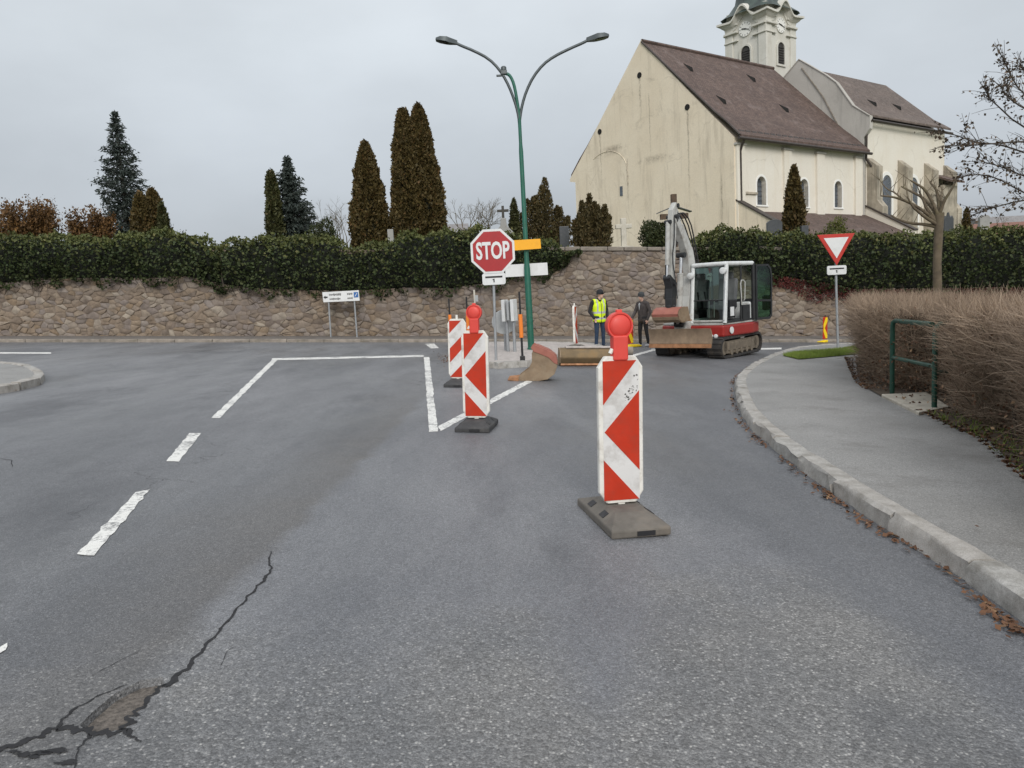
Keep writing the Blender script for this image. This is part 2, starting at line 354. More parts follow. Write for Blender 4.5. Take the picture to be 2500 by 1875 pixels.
# ------------------------------------------------------------------ terrain
def lin(x): return gz(max(-60.0, min(60.0, x)))
def gridsheet(name, xs, ys, fz, m, kind='structure'):
    vs = [(x, y, fz(x, y)) for y in ys for x in xs]; nx = len(xs)
    q = [(j * nx + i, j * nx + i + 1, (j + 1) * nx + i + 1, (j + 1) * nx + i) for j in range(len(ys) - 1) for i in range(nx - 1)]
    return link(name, npmesh(name, vs, q, m), kind=kind)
xs = [-900, -300, -120, -60, -30, 0, 30, 60, 120, 300, 900]
gridsheet('ground', xs, [-200, -20, 0, 20, 40, 120, 400, 1500], lambda x, y: lin(x) - 0.05, 'turf')
WALLY = 27.0; YARD = 2.95
gridsheet('churchyard', [-60, -30, 0, 15, 30, 60], [WALLY + 0.35, 40, 70, 110], lambda x, y: lin(x) + YARD, 'turf')

# ------------------------------------------------------------------ road with pothole
pot_px = [(194, 1770), (226, 1738), (280, 1693), (343, 1661), (398, 1652), (402, 1672), (371, 1697), (340, 1735), (316, 1752), (307, 1777), (253, 1790), (212, 1785)]
pot = [G(*p) for p in pot_px]
outer = [gp(-46, -9), gp(46, -9), gp(46, 24.9), gp(-46, 24.9)]
ROADH = 0.0
mb = MB(); loops = [[V((p.x, p.y, 0)) for p in outer], [V((p.x, p.y, 0)) for p in pot]]
allp = outer + pot
for t3 in tessellate_polygon(loops):
    a, b, c = (allp[i] for i in t3); mb.add([a, b, c] if (b - a).cross(c - a).z > 0 else [a, c, b], [(0, 1, 2)])
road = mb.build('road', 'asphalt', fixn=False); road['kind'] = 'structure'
mb = MB(); cen = sum(pot, V()) / len(pot)
k = len(pot); low = [cen + (p - cen) * 0.93 + V((0, 0, -0.028)) for p in pot]
mb.add(pot + low, [(i, (i + 1) % k, k + (i + 1) % k, k + i) for i in range(k)], 1); mb.sheet(low, 0)
mb.build('pothole', ['pothole_gravel', 'asphalt'], road)
def ribbon(pts, wid, h, name, m, parent, seed=1, sub=6):
    """a thin ragged strip lying on the road"""
    rr = random.Random(seed); P = []; W = []
    for i in range(len(pts) - 1):
        for j in range(sub):
            f = j / sub; P.append(pts[i].lerp(pts[i + 1], f)); W.append(wid[i] * (1 - f) + wid[i + 1] * f)
    P.append(pts[-1]); W.append(wid[-1]); vs = []
    for i, p in enumerate(P):
        a = P[max(0, i - 1)]; b = P[min(len(P) - 1, i + 1)]; d = (b - a); d.z = 0; d.normalize(); n = V((d.y, -d.x, 0))
        w0 = W[i] * rr.uniform(0.45, 1.2); off = (rr.uniform(-1, 1) * 0.35 + 0.6 * math.sin(i * 0.9 + seed)) * W[i] * 0.6
        for sgn in (-1, 1):
            q = p + n * (off + sgn * w0 / 2); q.z = gz(q.x) + h; vs.append(q)
    fs = [(2 * i, 2 * i + 1, 2 * i + 3, 2 * i + 2) for i in range(len(P) - 1)]
    return MB().add(vs, fs).build(name, m, parent)
ribbon([G(*p) for p in [(662, 1345), (656, 1375), (664, 1388), (650, 1410), (622, 1440), (590, 1475), (545, 1530), (500, 1580), (455, 1632), (400, 1678)]], [0.006, 0.012, 0.012, 0.018, 0.014, 0.014, 0.013, 0.018, 0.024, 0.035], 0.003, 'crack', 'crack_dark', road, 3, 9)
ribbon([G(*p) for p in [(402, 1672), (371, 1697), (340, 1735), (316, 1752), (307, 1780), (325, 1800), (345, 1812)]], [0.02, 0.02, 0.024, 0.03, 0.035, 0.014, 0.006], 0.003, 'crack', 'crack_dark', road, 5, 8)
ribbon([G(*p) for p in [(310, 1788), (253, 1792), (200, 1784), (140, 1776), (80, 1805), (0, 1832), (-80, 1860)]], [0.034, 0.042, 0.034, 0.04, 0.03, 0.034, 0.034], 0.003, 'crack', 'crack_dark', road, 6, 9)
ribbon([G(*p) for p in [(140, 1776), (170, 1740), (240, 1700), (310, 1672)]], [0.02, 0.012, 0.009, 0.005], 0.003, 'crack', 'crack_dark', road, 7, 9)
ribbon([G(*p) for p in [(222, 1792), (205, 1815), (190, 1830), (186, 1862), (180, 1890)]], [0.012, 0.012, 0.006, 0.005, 0.004], 0.003, 'crack', 'crack_dark', road, 8, 8)
ribbon([G(*p) for p in [(225, 1650), (290, 1615), (340, 1590)]], [0.003, 0.004, 0.003], 0.003, 'crack', 'crack_dark', road, 9, 8)
ribbon([G(*p) for p in [(0, 1120), (28, 1124), (30, 1140)]], [0.006, 0.009, 0.005], 0.003, 'crack', 'crack_dark', road, 10, 8)
ribbon([G(*p) for p in [(540, 1625), (555, 1590), (572, 1580)]], [0.003, 0.004, 0.003], 0.003, 'crack', 'crack_dark', road, 12, 8)
# crumbled dark hollows by the pothole
for i, (x, y, s0) in enumerate([(140, 1835, 0.05), (165, 1862, 0.045), (105, 1838, 0.04), (60, 1843, 0.04), (35, 1836, .03), (85, 1848, .03)]):
    c = G(x, y); rr = random.Random(40 + i)
    MB().sheet([gp(c.x + math.cos(a) * s0 * rr.uniform(0.3, 1.25), c.y + math.sin(a) * s0 * 0.4 * rr.uniform(0.3, 1.3), 0.0035) for a in [2 * PI * j / 22 for j in range(22)]]).build('crumbled_hollow', 'crack_dark', road)

# ------------------------------------------------------------------ painted markings
marks = [[(188, 1354), (230, 1358), (366, 1196), (332, 1202)], [(406, 1127), (437, 1128), (491, 1058), (462, 1058)], [(516, 1021), (537, 1021), (676, 880), (663, 880)],
         [(663, 880), (664, 875), (1034, 867), (1035, 871.5)], [(1035, 872), (1048, 872), (1069, 1054), (1047, 1055)], [(1070, 1041), (1076, 1053), (1300, 932), (1288, 928)],
         [(1470, 886), (1486, 888), (1606, 854), (1594, 853)], [(1037, 840), (1060, 839), (1072, 850), (1052, 851)], [(-160, 860), (125, 860.5), (125, 864), (-160, 864)],
         [(1300, 842), (1340, 841.5), (1340, 845), (1300, 845)], [(1858, 850), (1908, 849), (1908, 853), (1858, 854)], [(-10, 1592), (18, 1571), (14, 1588), (-8, 1606)], [(1590, 852), (1612, 851), (1612, 854), (1592, 855)]]
for i, q in enumerate(marks):
    pts = [G(*p) for p in q]; rr = random.Random(i); mb = MB(); P = []
    for a in range(4):                                   # ragged hand-worn outline
        b = (a + 1) % 4; nseg = max(2, int((pts[b] - pts[a]).length / 0.09))
        nseg = min(nseg, 60)
        for j in range(nseg):
            p = pts[a].lerp(pts[b], j / nseg)
            if j: p = p + V((rr.gauss(0, 0.006), rr.gauss(0, 0.006), 0))
            P.append(gp(p.x, p.y, 0.004))
    mb.sheet(P); mb.build('road_marking', 'road_paint', road, fixn=False)

# ------------------------------------------------------------------ pavements and kerbs
def resample(pts, step):
    out = [pts[0].copy()]; acc = 0.0
    L = [0.0]
    for a, b in zip(pts, pts[1:]): L.append(L[-1] + (b - a).length)
    n = max(1, round(L[-1] / step)); res = []
    for i in range(n + 1):
        s = L[-1] * i / n; j = max(0, min(len(pts) - 2, next((q for q in range(len(L) - 1) if L[q + 1] >= s - 1e-9), len(pts) - 2)))
        f = (s - L[j]) / max(1e-9, L[j + 1] - L[j]); res.append(pts[j].lerp(pts[j + 1], f))
    return res
def smooth_path(pts, it=2):
    for _ in range(it):
        q = [pts[0]]
        for a, b in zip(pts, pts[1:]): q += [a.lerp(b, 0.25), a.lerp(b, 0.75)]
        pts = q + [pts[-1]]
    return pts
def kerbstones(path, width, height, parent, stone_len, side, m='granite', seed=0, joint=0.014, rough=0.010):
    """a row of dressed kerb stones, each its own mesh; path = road-side foot of the kerb, side = +1: stones lie to the left of the path"""
    rr = random.Random(seed); fine = smooth_path(path, 2); cuts = resample(fine, stone_len); inner = []
    for i in range(len(cuts) - 1):
        a, b = cuts[i], cuts[i + 1]; d = (b - a); d.z = 0; L = d.length; d.normalize(); n = V((-d.y, d.x, 0)) * side
        a2 = a + d * joint * 0.5; b2 = b - d * joint * 0.5; hh = height + rr.uniform(-0.006, 0.006); wv = width + rr.uniform(-0.012, 0.012)
        def ring(p):
            j = lambda s: rr.gauss(0, s)
            def pt(o, h): q = p + n * o; return V((q.x, q.y, gz(q.x) + h))
            return [pt(0.0 + j(rough * .6), -0.06), pt(0.012 + j(rough), hh * 0.55 + j(rough * .5)), pt(0.022 + j(rough), hh - 0.02 + j(rough * .4)), pt(0.045 + j(rough * .5), hh + j(rough * .3)), pt(wv - 0.02, hh + j(rough * .3)), pt(wv, hh - 0.012), pt(wv, -0.06)]
        rings = [ring(a2.lerp(b2, f)) for f in (0, 0.22, 0.5, 0.78, 1)]; k = 7; mb = MB(); vs = sum(rings, [])
        fs = [(r * k + j, r * k + j + 1, (r + 1) * k + j + 1, (r + 1) * k + j) for r in range(4) for j in range(k - 1)]
        fs += [tuple(range(k)), tuple(4 * k + j for j in range(k))[::-1]]
        mb.add(vs, fs); mb.build('kerbstone', m, parent, smooth=35)
    return fine
kb_px = [(2900, 1840), (2700, 1660), (2560, 1572), (2442, 1492), (2340, 1407), (2269, 1353), (2184, 1306), (2117, 1268), (2052, 1222), (1986, 1171), (1931, 1133), (1881, 1091), (1832, 1049), (1809, 1015), (1794, 969), (1792, 939), (1801, 924), (1834, 899), (1876, 878), (1910, 865), (1948, 855), (2046, 847), (2170, 842), (2400, 838)]
kb = [G(*p) for p in kb_px]; kb = [gp(kb[0].x + 0.25, kb[0].y - 3.0)] + kb + [gp(30, 25.2 - 2.2)]
fine = smooth_path(kb, 2)
H = 0.12
inn = []
for i, p in enumerate(fine):
    a = fine[max(0, i - 1)]; b = fine[min(len(fine) - 1, i + 1)]; d = (b - a); d.z = 0; d.normalize(); n = V((d.y, -d.x, 0)); q = p + n * 0.13; inn.append(gp(q.x, q.y, H - 0.012))
pav = MB().sheet(inn + [gp(31, 22.5, H - 0.012), gp(31, -6, H - 0.012)]).build('pavement', 'pavement_asphalt', fixn=False); pav['kind'] = 'structure'
kerbstones(kb, 0.19, H, pav, 0.92, -1, seed=4, rough=0.013)
# far pavement along the wall
fp = MB().sheet([gp(-46, 25.1, 0.095), gp(46, 25.1, 0.095), gp(46, WALLY + 0.1, 0.095), gp(-46, WALLY + 0.1, 0.095)]).build('far_pavement', 'far_pavement'); fp['kind'] = 'structure'
kerbstones([gp(-24, 24.88), gp(24, 24.88)], 0.2, 0.1, fp, 1.2, 1, m='coping_stone', seed=9)
# traffic islands
def island(name, outline, seed, sl, hh=0.13, inset=0.16, m='granite', tm='island_top'):
    cl = outline + [outline[0]]; c = sum(outline, V()) / len(outline)
    fin = resample(smooth_path(cl, 2), 0.25)[:-1]; top = []
    for i, p in enumerate(fin):
        d = fin[(i + 1) % len(fin)] - fin[i - 1]; d.z = 0; d.normalize(); n = V((-d.y, d.x, 0)); q = p + n * inset; top.append(gp(q.x, q.y, hh - 0.012))
    o = MB().sheet(top).build(name, tm, fixn=False); o['kind'] = 'structure'
    kerbstones(cl, inset + 0.03, hh, o, sl, 1, seed=seed, m=m); return o
isl = island('traffic_island', [G(*p) for p in [(1098, 862), (1130, 888), (1196, 903), (1295, 897), (1375, 880), (1440, 868), (1482, 858), (1470, 849), (1400, 845), (1280, 843), (1160, 845), (1105, 850)]], 21, 0.8)
isl2 = island('splitter_island', [G(*p) for p in [(82, 930), (76, 920), (46, 904), (-40, 897), (-260, 895), (-420, 910), (-420, 960), (-200, 985), (0, 958), (42, 949), (70, 941)]][::-1], 22, 0.7, tm='pavement_asphalt')
# slab, verge and bed by the hedge
slab = [G(*p, H + 0.03) for p in [(2152, 962), (2262, 957), (2318, 992), (2243, 1006)]]
mb = MB(); mb.add([p for p in slab] + [p - V((0, 0, 0.1)) for p in slab], [(0, 1, 2, 3), (0, 1, 5, 4), (1, 2, 6, 5), (2, 3, 7, 6), (3, 0, 4, 7)])
mb.build('concrete_slab', 'concrete_slab', pav, bevel=0.01)
verge_px = [(1912, 868), (1950, 862), (2010, 858), (2046, 855), (2098, 848), (2160, 846), (2160, 868), (2098, 864), (2010, 872), (1950, 877)]
verge = [G(*p, H) for p in verge_px]
edge_px = [(2098, 866), (2090, 884), (2095, 922), (2109, 943), (2155, 969), (2214, 998), (2273, 1011), (2332, 1045), (2408, 1070), (2500, 1154), (2640, 1260), (2850, 1420)]
EDGE = [G(*p, H) for p in edge_px]
bed = MB().sheet([V((p.x, p.y, gz(p.x) + H + 0.004)) for p in EDGE] + [gp(14, 2.5, H + 0.004), gp(14, 21, H + 0.004)]).build('planting_bed', 'soil', fixn=False); bed['kind'] = 'structure'

# ------------------------------------------------------------------ rubble retaining wall
HY = WALLY - 0.45                                        # front of the overhanging ivy
def hv(px, py, Y): p = at(px, py, Y); return p.x, p.z - gz(p.x)
HB1 = np.array([hv(a, b, HY) for a, b in [(-500, 702), (-200, 700), (0, 702), (100, 690), (300, 690), (450, 686), (520, 702), (600, 716), (840, 722), (1000, 713), (1100, 716), (1250, 692), (1340, 672), (1390, 642), (1412, 622)]])
HT1 = np.array([hv(a, b, HY + 0.3) for a, b in [(-500, 572), (0, 574), (150, 578), (200, 583), (300, 572), (420, 566), (480, 584), (520, 603), (560, 590), (640, 578), (800, 582), (835, 600), (870, 602), (940, 592), (1000, 572), (1100, 562), (1180, 560), (1250, 575), (1350, 592), (1412, 620)]])
HB2 = np.array([hv(a, b, HY) for a, b in [(1698, 640), (1740, 652), (1830, 657), (1900, 682), (1960, 692), (2050, 706), (2100, 718), (2300, 716), (2500, 712), (2900, 712)]])
HT2 = np.array([hv(a, b, HY + 0.3) for a, b in [(1698, 600), (1720, 574), (1760, 562), (1800, 560), (1880, 566), (1950, 571), (2000, 573), (2100, 569), (2200, 576), (2300, 568), (2400, 563), (2500, 556), (2900, 556)]])
wall = thing('stone_wall', 'long rubble stone retaining wall below the ivy hedges across the road', 'wall', gp(0, WALLY))
wall.rotation_euler = (0, ROLL, 0)                      # the wall follows the fall of the street
TOPV = 3.08
MB().box((0, 0.35, TOPV / 2), (92, 0.70, TOPV - 0.02)).build('core', 'mortar', wall)
def voronoi_wall():
    rr = random.Random(5); ax = 0.62; du, dv = 0.26, 0.14; cells = []; pts = {}
    i0, i1 = int(-21.5 / du), int(22 / du); j1 = int(TOPV / dv) + 1
    for i in range(i0 - 2, i1 + 3):
        for j in range(-2, j1 + 3):
            if rr.random() < 0.2: continue
            pts[i, j] = ((i + 0.5 * (j % 2) + rr.uniform(-.5, .5)) * du * ax, (j + rr.uniform(-.5, .5)) * dv)
    for i in range(i0, i1):
        for j in range(0, j1):
            if (i, j) not in pts: continue
            px, pv = pts[i, j]; u = px / ax
            lim = TOPV if 1.4 < u < 8.6 else float(np.interp(u, HB1[:, 0], HB1[:, 1]) if u < 2 else np.interp(u, HB2[:, 0], HB2[:, 1])) + 0.45 - 0.1
            if pv > lim or pv > TOPV: continue
            poly = [(px - 1, pv - 1), (px + 1, pv - 1), (px + 1, pv + 1), (px - 1, pv + 1)]
            for a in range(-2, 3):
                for b in range(-2, 3):
                    if a == b == 0 or (i + a, j + b) not in pts: continue
                    qx, qv = pts[i + a, j + b]; mx, my = (px + qx) / 2, (pv + qv) / 2; nx, ny = qx - px, qv - pv; out = []
                    for k in range(len(poly)):
                        p, q = poly[k], poly[(k + 1) % len(poly)]; dp = (p[0] - mx) * nx + (p[1] - my) * ny; dq = (q[0] - mx) * nx + (q[1] - my) * ny
                        if dp <= 0: out.append(p)
                        if dp * dq < 0: f = dp / (dp - dq); out.append((p[0] + (q[0] - p[0]) * f, p[1] + (q[1] - p[1]) * f))
                    poly = out
                    if len(poly) < 3: break
                if len(poly) < 3: break
            if len(poly) < 3: continue
            poly = [(x / ax, max(0.0, min(TOPV, y))) for x, y in poly]
            c = (sum(p[0] for p in poly) / len(poly), sum(p[1] for p in poly) / len(poly))
            area = 0.5 * abs(sum(poly[k][0] * poly[(k + 1) % len(poly)][1] - poly[(k + 1) % len(poly)][0] * poly[k][1] for k in range(len(poly))))
            if area < 0.004: continue
            cells.append((c, poly, area, lim))
    return cells
def stone_geo(c, poly, rr):
    sh = rr.uniform(0.92, 0.985); p1 = rr.uniform(0.010, 0.042); k = len(poly)
    def ring(s, d, jj): return [(c[0] + (x - c[0]) * s + rr.gauss(0, jj), -d, c[1] + (y - c[1]) * s + rr.gauss(0, jj)) for x, y in poly]
    tx, ty = rr.gauss(0, 0.06), rr.gauss(0, 0.06)
    vs = ring(sh, -0.04, 0) + ring(sh, p1 * 0.35, 0.006) + ring(sh * 0.74, p1, 0.012)
    vs = [(x, y + (x - c[0]) * tx + (z - c[1]) * ty if y < 0 else y, z) for x, y, z in vs] + [(c[0], -p1 * rr.uniform(0.95, 1.35), c[1])]
    fs = [(a * k + i, a * k + (i + 1) % k, (a + 1) * k + (i + 1) % k, (a + 1) * k + i) for a in (0, 1) for i in range(k)] + [(2 * k + i, 2 * k + (i + 1) % k, 3 * k) for i in range(k)]
    return vs, fs
cells = voronoi_wall(); rr = random.Random(8)
cells.sort(key=lambda q: -q[2] * (1.6 if -1 < q[0][0] < 11 else 1.0) * (1.0 if q[0][1] < q[3] - 0.4 else 0.1))
rest = MB()
for n_, (c, poly, ar, lim) in enumerate(cells):
    vs, fs = stone_geo(c, poly, rr)
    if n_ < 300:
        mb = MB(); mb.add([(x - c[0], y, z - c[1]) for x, y, z in vs], fs); o = mb.build('stone', 'rubble_stone', wall, smooth=50, fixn=False); o.location = (c[0], 0, c[1] + 0.0)
    else: rest.add(vs, fs)
o = rest.build('stonework', 'rubble_stone', wall, smooth=50, fixn=False); o['kind'] = 'stuff'
# irregular coping on the bare stretch
rr = random.Random(3); x = 1.3
while x < 9.0:
    L = rr.uniform(0.5, 0.95); mb = MB(); mb.box((0, 0.28, 0.06), (L - 0.02, rr.uniform(0.72, 0.8), rr.uniform(0.1, 0.15)), M.Rotation(rr.uniform(-.03, .03), 3, 'Y')); o = mb.build('coping', 'coping_stone', wall, bevel=0.025); o.location = (x + L / 2, rr.uniform(-0.03, 0.03), TOPV - 0.03); x += L

# ------------------------------------------------------------------ ivy hedges on the wall
def ivy_hedge(label, xa, xb, HT, HB, seed, dens=300):
    rng = np.random.default_rng(seed); xm = (xa + xb) / 2
    root = thing('ivy_hedge', label, 'hedge', gp(xm, WALLY), group='ivy hedges on the wall'); org = np.array([xm, WALLY, gz(xm)])
    def top(x): return np.interp(x, HT[:, 0], HT[:, 1])
    def bot(x): return np.interp(x, HB[:, 0], HB[:, 1])
    def lump(x, v): return 0.13 * np.sin(x * 2.1 + v * 1.3 + seed) + 0.10 * np.sin(x * 4.7 - v * 3.1) + 0.06 * np.sin(x * 9.3 + v * 7)
    def front(x, f, v):
        # f 0 bottom .. 1 top: bulging face, rounded shoulder
        b = -0.34 * np.sin(np.clip(f, 0, 1) * PI * 0.85 + 0.25) - 0.1; sh = np.clip((f - 0.78) / 0.22, 0, 1); return b + sh ** 2 * 0.42 + lump(x, v) * 0.8
    n = int((xb - xa) * 2.2 * dens); x = rng.uniform(xa, xb, n); f = rng.uniform(-0.04, 1.0, n) ** 0.92
    f = np.nan_to_num(f, nan=0.0); b = bot(x) + 0.12 * np.sin(x * 3.3) + 0.1 * np.sin(x * 7.9 + 1); t = top(x) + 0.07 * np.sin(x * 5.1) + 0.05 * np.sin(x * 11.7)
    v = b + (t - b) * f; y = front(x, f, v) + rng.exponential(0.06, n) - 0.07
    P = np.stack([x, WALLY + y, v - S * x], 1); out = np.tile([0, -0.8, 0.35], (n, 1))
    V1, Q1 = leaves(P, rng.uniform(0.07, 0.15, n), aspect=0.8, rng=rng, outward=out, droop=0.25)
    m = int((xb - xa) * 1.7 * dens * 1.1); x = rng.uniform(xa, xb, m); y = rng.uniform(-0.15, 1.55, m); t = top(x) + 0.07 * np.sin(x * 5.1) + 0.05 * np.sin(x * 11.7)
    v = t + lump(x, y * 2) * 0.5 - np.clip(y - 1.1, 0, 1) ** 2 * 1.2 - np.clip(0.1 - y, 0, 1) * 0.5 - rng.exponential(0.05, m) + rng.exponential(0.03, m)
    P2 = np.stack([x, WALLY + y, v - S * x], 1)
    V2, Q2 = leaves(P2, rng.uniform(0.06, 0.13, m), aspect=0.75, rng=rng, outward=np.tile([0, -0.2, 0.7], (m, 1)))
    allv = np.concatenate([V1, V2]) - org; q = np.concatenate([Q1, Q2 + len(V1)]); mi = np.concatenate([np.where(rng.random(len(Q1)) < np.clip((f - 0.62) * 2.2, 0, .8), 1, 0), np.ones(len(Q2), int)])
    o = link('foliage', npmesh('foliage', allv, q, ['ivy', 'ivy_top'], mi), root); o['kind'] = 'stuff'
    # dark core closes the view through; shade between leaves put into its colour
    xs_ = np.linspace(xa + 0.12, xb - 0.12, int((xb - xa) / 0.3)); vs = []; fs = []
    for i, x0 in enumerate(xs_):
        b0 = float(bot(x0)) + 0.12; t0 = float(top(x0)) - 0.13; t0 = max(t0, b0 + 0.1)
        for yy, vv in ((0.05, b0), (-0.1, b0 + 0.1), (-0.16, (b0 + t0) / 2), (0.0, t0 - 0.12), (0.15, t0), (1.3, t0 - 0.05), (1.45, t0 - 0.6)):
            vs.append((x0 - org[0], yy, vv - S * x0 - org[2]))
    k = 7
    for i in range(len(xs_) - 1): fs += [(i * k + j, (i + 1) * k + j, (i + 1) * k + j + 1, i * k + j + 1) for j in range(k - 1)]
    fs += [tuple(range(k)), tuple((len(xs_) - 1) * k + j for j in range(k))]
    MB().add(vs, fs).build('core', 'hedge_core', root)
    # trailing shoots and bare twigs on the ragged lower edge
    mb = MB(); r2 = random.Random(seed)
    for i in range(int((xb - xa) * 2.6)):
        x0 = r2.uniform(xa, xb); b0 = float(bot(x0)) + 0.1; L = r2.uniform(0.15, 0.55); p = [V((x0, -0.16, b0)), V((x0 + r2.uniform(-.15, .15), -0.13, b0 - L * 0.5)), V((x0 + r2.uniform(-.3, .3), -0.09, b0 - L))]
        mb.tube([V((q.x - org[0], q.y, q.z - S * q.x - org[2])) for q in p], [0.012, 0.009, 0.005], 4)
    mb.build('shoots', 'bark_dark', root, kind='stuff'); return root
x1 = float(HT1[7, 0])
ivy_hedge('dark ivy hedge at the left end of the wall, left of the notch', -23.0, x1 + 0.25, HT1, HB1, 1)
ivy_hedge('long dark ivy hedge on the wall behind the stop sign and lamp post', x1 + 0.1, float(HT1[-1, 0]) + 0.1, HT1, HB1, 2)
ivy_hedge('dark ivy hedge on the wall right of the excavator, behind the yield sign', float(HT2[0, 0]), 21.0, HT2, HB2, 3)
# red creeper hanging on the wall
rng = np.random.default_rng(9); root = thing('red_creeper', 'dark red creeper spreading over the wall below the right hedge', 'creeper', gp(10.8, WALLY))
pa = [hv(a, b, WALLY - 0.1) for a, b in [(1880, 690), (1940, 725), (1990, 735), (2060, 745), (2130, 745), (2300, 740), (2500, 738)]]; xx = np.array([q[0] for q in pa]); lo = np.array([q[1] for q in pa])
n = 9000; x = rng.uniform(xx[0] - 0.1, 19.0, n); b = np.interp(x, xx, lo); t = np.interp(x, HB2[:, 0], HB2[:, 1]) + 0.15
f = rng.random(n) ** 0.6; v = b + (t - b) * f + 0.12 * np.sin(x * 4) * (1 - f); P = np.stack([x - 10.8, rng.uniform(-0.17, -0.06, n), v - S * (x - 10.8)], 1)
Vv, Q = leaves(P, rng.uniform(0.03, 0.1, n), aspect=0.6, rng=rng, outward=np.tile([0, -0.6, 0], (n, 1))); o = link('foliage', npmesh('foliage', Vv, Q, 'creeper'), root); o['kind'] = 'stuff'

# ------------------------------------------------------------------ bare twiggy hedge on the right
def twigs(base, dirs, length, rad, rng, seg=2, sides=3):
    n = len(base); d = dirs / np.linalg.norm(dirs, axis=1, keepdims=True); P = [base]; cur = d
    for s in range(seg):
        cur = cur + rng.normal(0, 0.16, (n, 3)); cur /= np.linalg.norm(cur, axis=1, keepdims=True); P.append(P[-1] + cur * (length / seg)[:, None])
    a = np.cross(d, rng.normal(size=(n, 3))); a /= np.linalg.norm(a, axis=1, keepdims=True) + 1e-9; b = np.cross(d, a); V_ = []
    for i, p in enumerate(P):
        r = rad * (1 - 0.75 * i / seg)
        for k in range(sides): V_.append(p + (a * math.cos(2 * PI * k / sides) + b * math.sin(2 * PI * k / sides)) * r[:, None])
    V_ = np.stack(V_, 1); per = sides * (seg + 1); q = []
    for i in range(seg):
        for k in range(sides): q.append([i * sides + k, i * sides + (k + 1) % sides, (i + 1) * sides + (k + 1) % sides, (i + 1) * sides + k])
    q = np.array(q); return V_.reshape(-1, 3), (q[None] + (np.arange(n) * per)[:, None, None]).reshape(-1, 4)
front = [EDGE[i] for i in range(2, len(EDGE))]; front = [gp(7.6, 17.2)] + front                # runs from the far end towards the viewer
FP = resample(smooth_path(front, 2), 0.2); NF = len(FP); fx = np.array([p.x for p in FP]); fy = np.array([p.y for p in FP])
tx = np.gradient(fx); ty = np.gradient(fy); tl = np.hypot(tx, ty); nxv, nyv = -ty / tl, tx / tl      # points away from the pavement, into the hedge
sgn = np.sign((nxv * 1.0).mean()) or 1; nxv, nyv = nxv * sgn, nyv * sgn
rng = np.random.default_rng(21)
bh = thing('bare_hedge', 'leafless brown twiggy hedge beside the right pavement', 'hedge', gp(6.0, 10.0)); org = np.array([6.0, 10.0, gz(6.0)])
def notch(y): return 0.72 * np.exp(-((y - 10.35) / 1.0) ** 4)
n = 42000; i = rng.uniform(0, NF - 1.001, n); i0 = i.astype(int); fr = i - i0
bx = fx[i0] * (1 - fr) + fx[i0 + 1] * fr; by = fy[i0] * (1 - fr) + fy[i0 + 1] * fr; nx_, ny_ = nxv[i0], nyv[i0]
hgt = rng.uniform(0, 1.22, n); dep = rng.exponential(0.22, n); dep = np.where(rng.random(n) < 0.25, rng.uniform(0, 1.5, n), dep)
belly = 0.34 - 0.26 * np.clip(hgt / 0.9, 0, 1) + 0.07 * np.sin(by * 2.7 + hgt * 2) + 0.05 * np.sin(by * 6.1 - hgt * 4); o_ = belly + dep + notch(by) * np.clip((1.5 - hgt) * 2.2, 0, 1)
base = np.stack([bx + nx_ * o_, by + ny_ * o_, hgt + H - S * (bx + nx_ * o_)], 1)
dirs = np.stack([-nx_ * 0.30 + rng.normal(0, .9, n), -ny_ * 0.30 + rng.normal(0, .9, n), rng.normal(.75, .5, n)], 1)
ln = np.minimum(rng.uniform(0.12, 0.46, n), np.maximum(1.5 - hgt + rng.normal(0.02, 0.06, n), 0.08)); V1, Q1 = twigs(base, dirs, ln, rng.uniform(0.0022, 0.0048, n), rng)
m = 900; k_ = rng.integers(0, n, m); V3, Q3 = twigs(base[k_], dirs[k_] + rng.normal(0, .3, (m, 3)), rng.uniform(.3, .7, m) * np.clip(1.45 - hgt[k_], .25, 1), rng.uniform(.004, .0085, m), rng, 3, 4)
o = link('branches', npmesh('branches', V3 - org, Q3, 'bark'), bh); o['kind'] = 'stuff'
# flat clipped top
m = 9000; i = rng.uniform(0, NF - 1.001, m); i0 = i.astype(int); d = rng.uniform(0.0, 1.55, m); bx = fx[i0] + nxv[i0] * d; by = fy[i0] + nyv[i0] * d
base = np.stack([bx, by, rng.uniform(1.12, 1.3, m) + H - S * bx], 1); dirs = np.stack([rng.normal(0, .35, m), rng.normal(0, .35, m), np.ones(m)], 1); V2, Q2 = twigs(base, dirs, rng.uniform(0.14, 0.28, m), rng.uniform(0.0022, 0.004, m), rng)
o = link('twigs', npmesh('twigs', np.concatenate([V1, V2]) - org, np.concatenate([Q1, Q2 + len(V1)]), 'twig'), bh); o['kind'] = 'stuff'
vs = []; fs = []
for j in range(0, NF, 2):
    no = float(notch(fy[j]))
    for d0, h0 in ((0.75 + no, 0.0), (0.62 + no, 0.5), (0.42 + no * 0.9, 1.0), (0.5 + no * .7, 1.22), (1.4, 1.22), (1.5, 0.0)):
        x = fx[j] + nxv[j] * d0; vs.append((x - 6.0, fy[j] + nyv[j] * d0 - 10.0, h0 + H - S * x - org[2] + random.uniform(-.05, .05)))
nr = len(vs) // 6
for j in range(nr - 1): fs += [(j * 6 + a, (j + 1) * 6 + a, (j + 1) * 6 + a + 1, j * 6 + a + 1) for a in range(5)]
fs += [tuple(range(6)), tuple((nr - 1) * 6 + a for a in range(6))]
MB().add(vs, fs).build('core', 'twig_core', bh)
mb = MB()
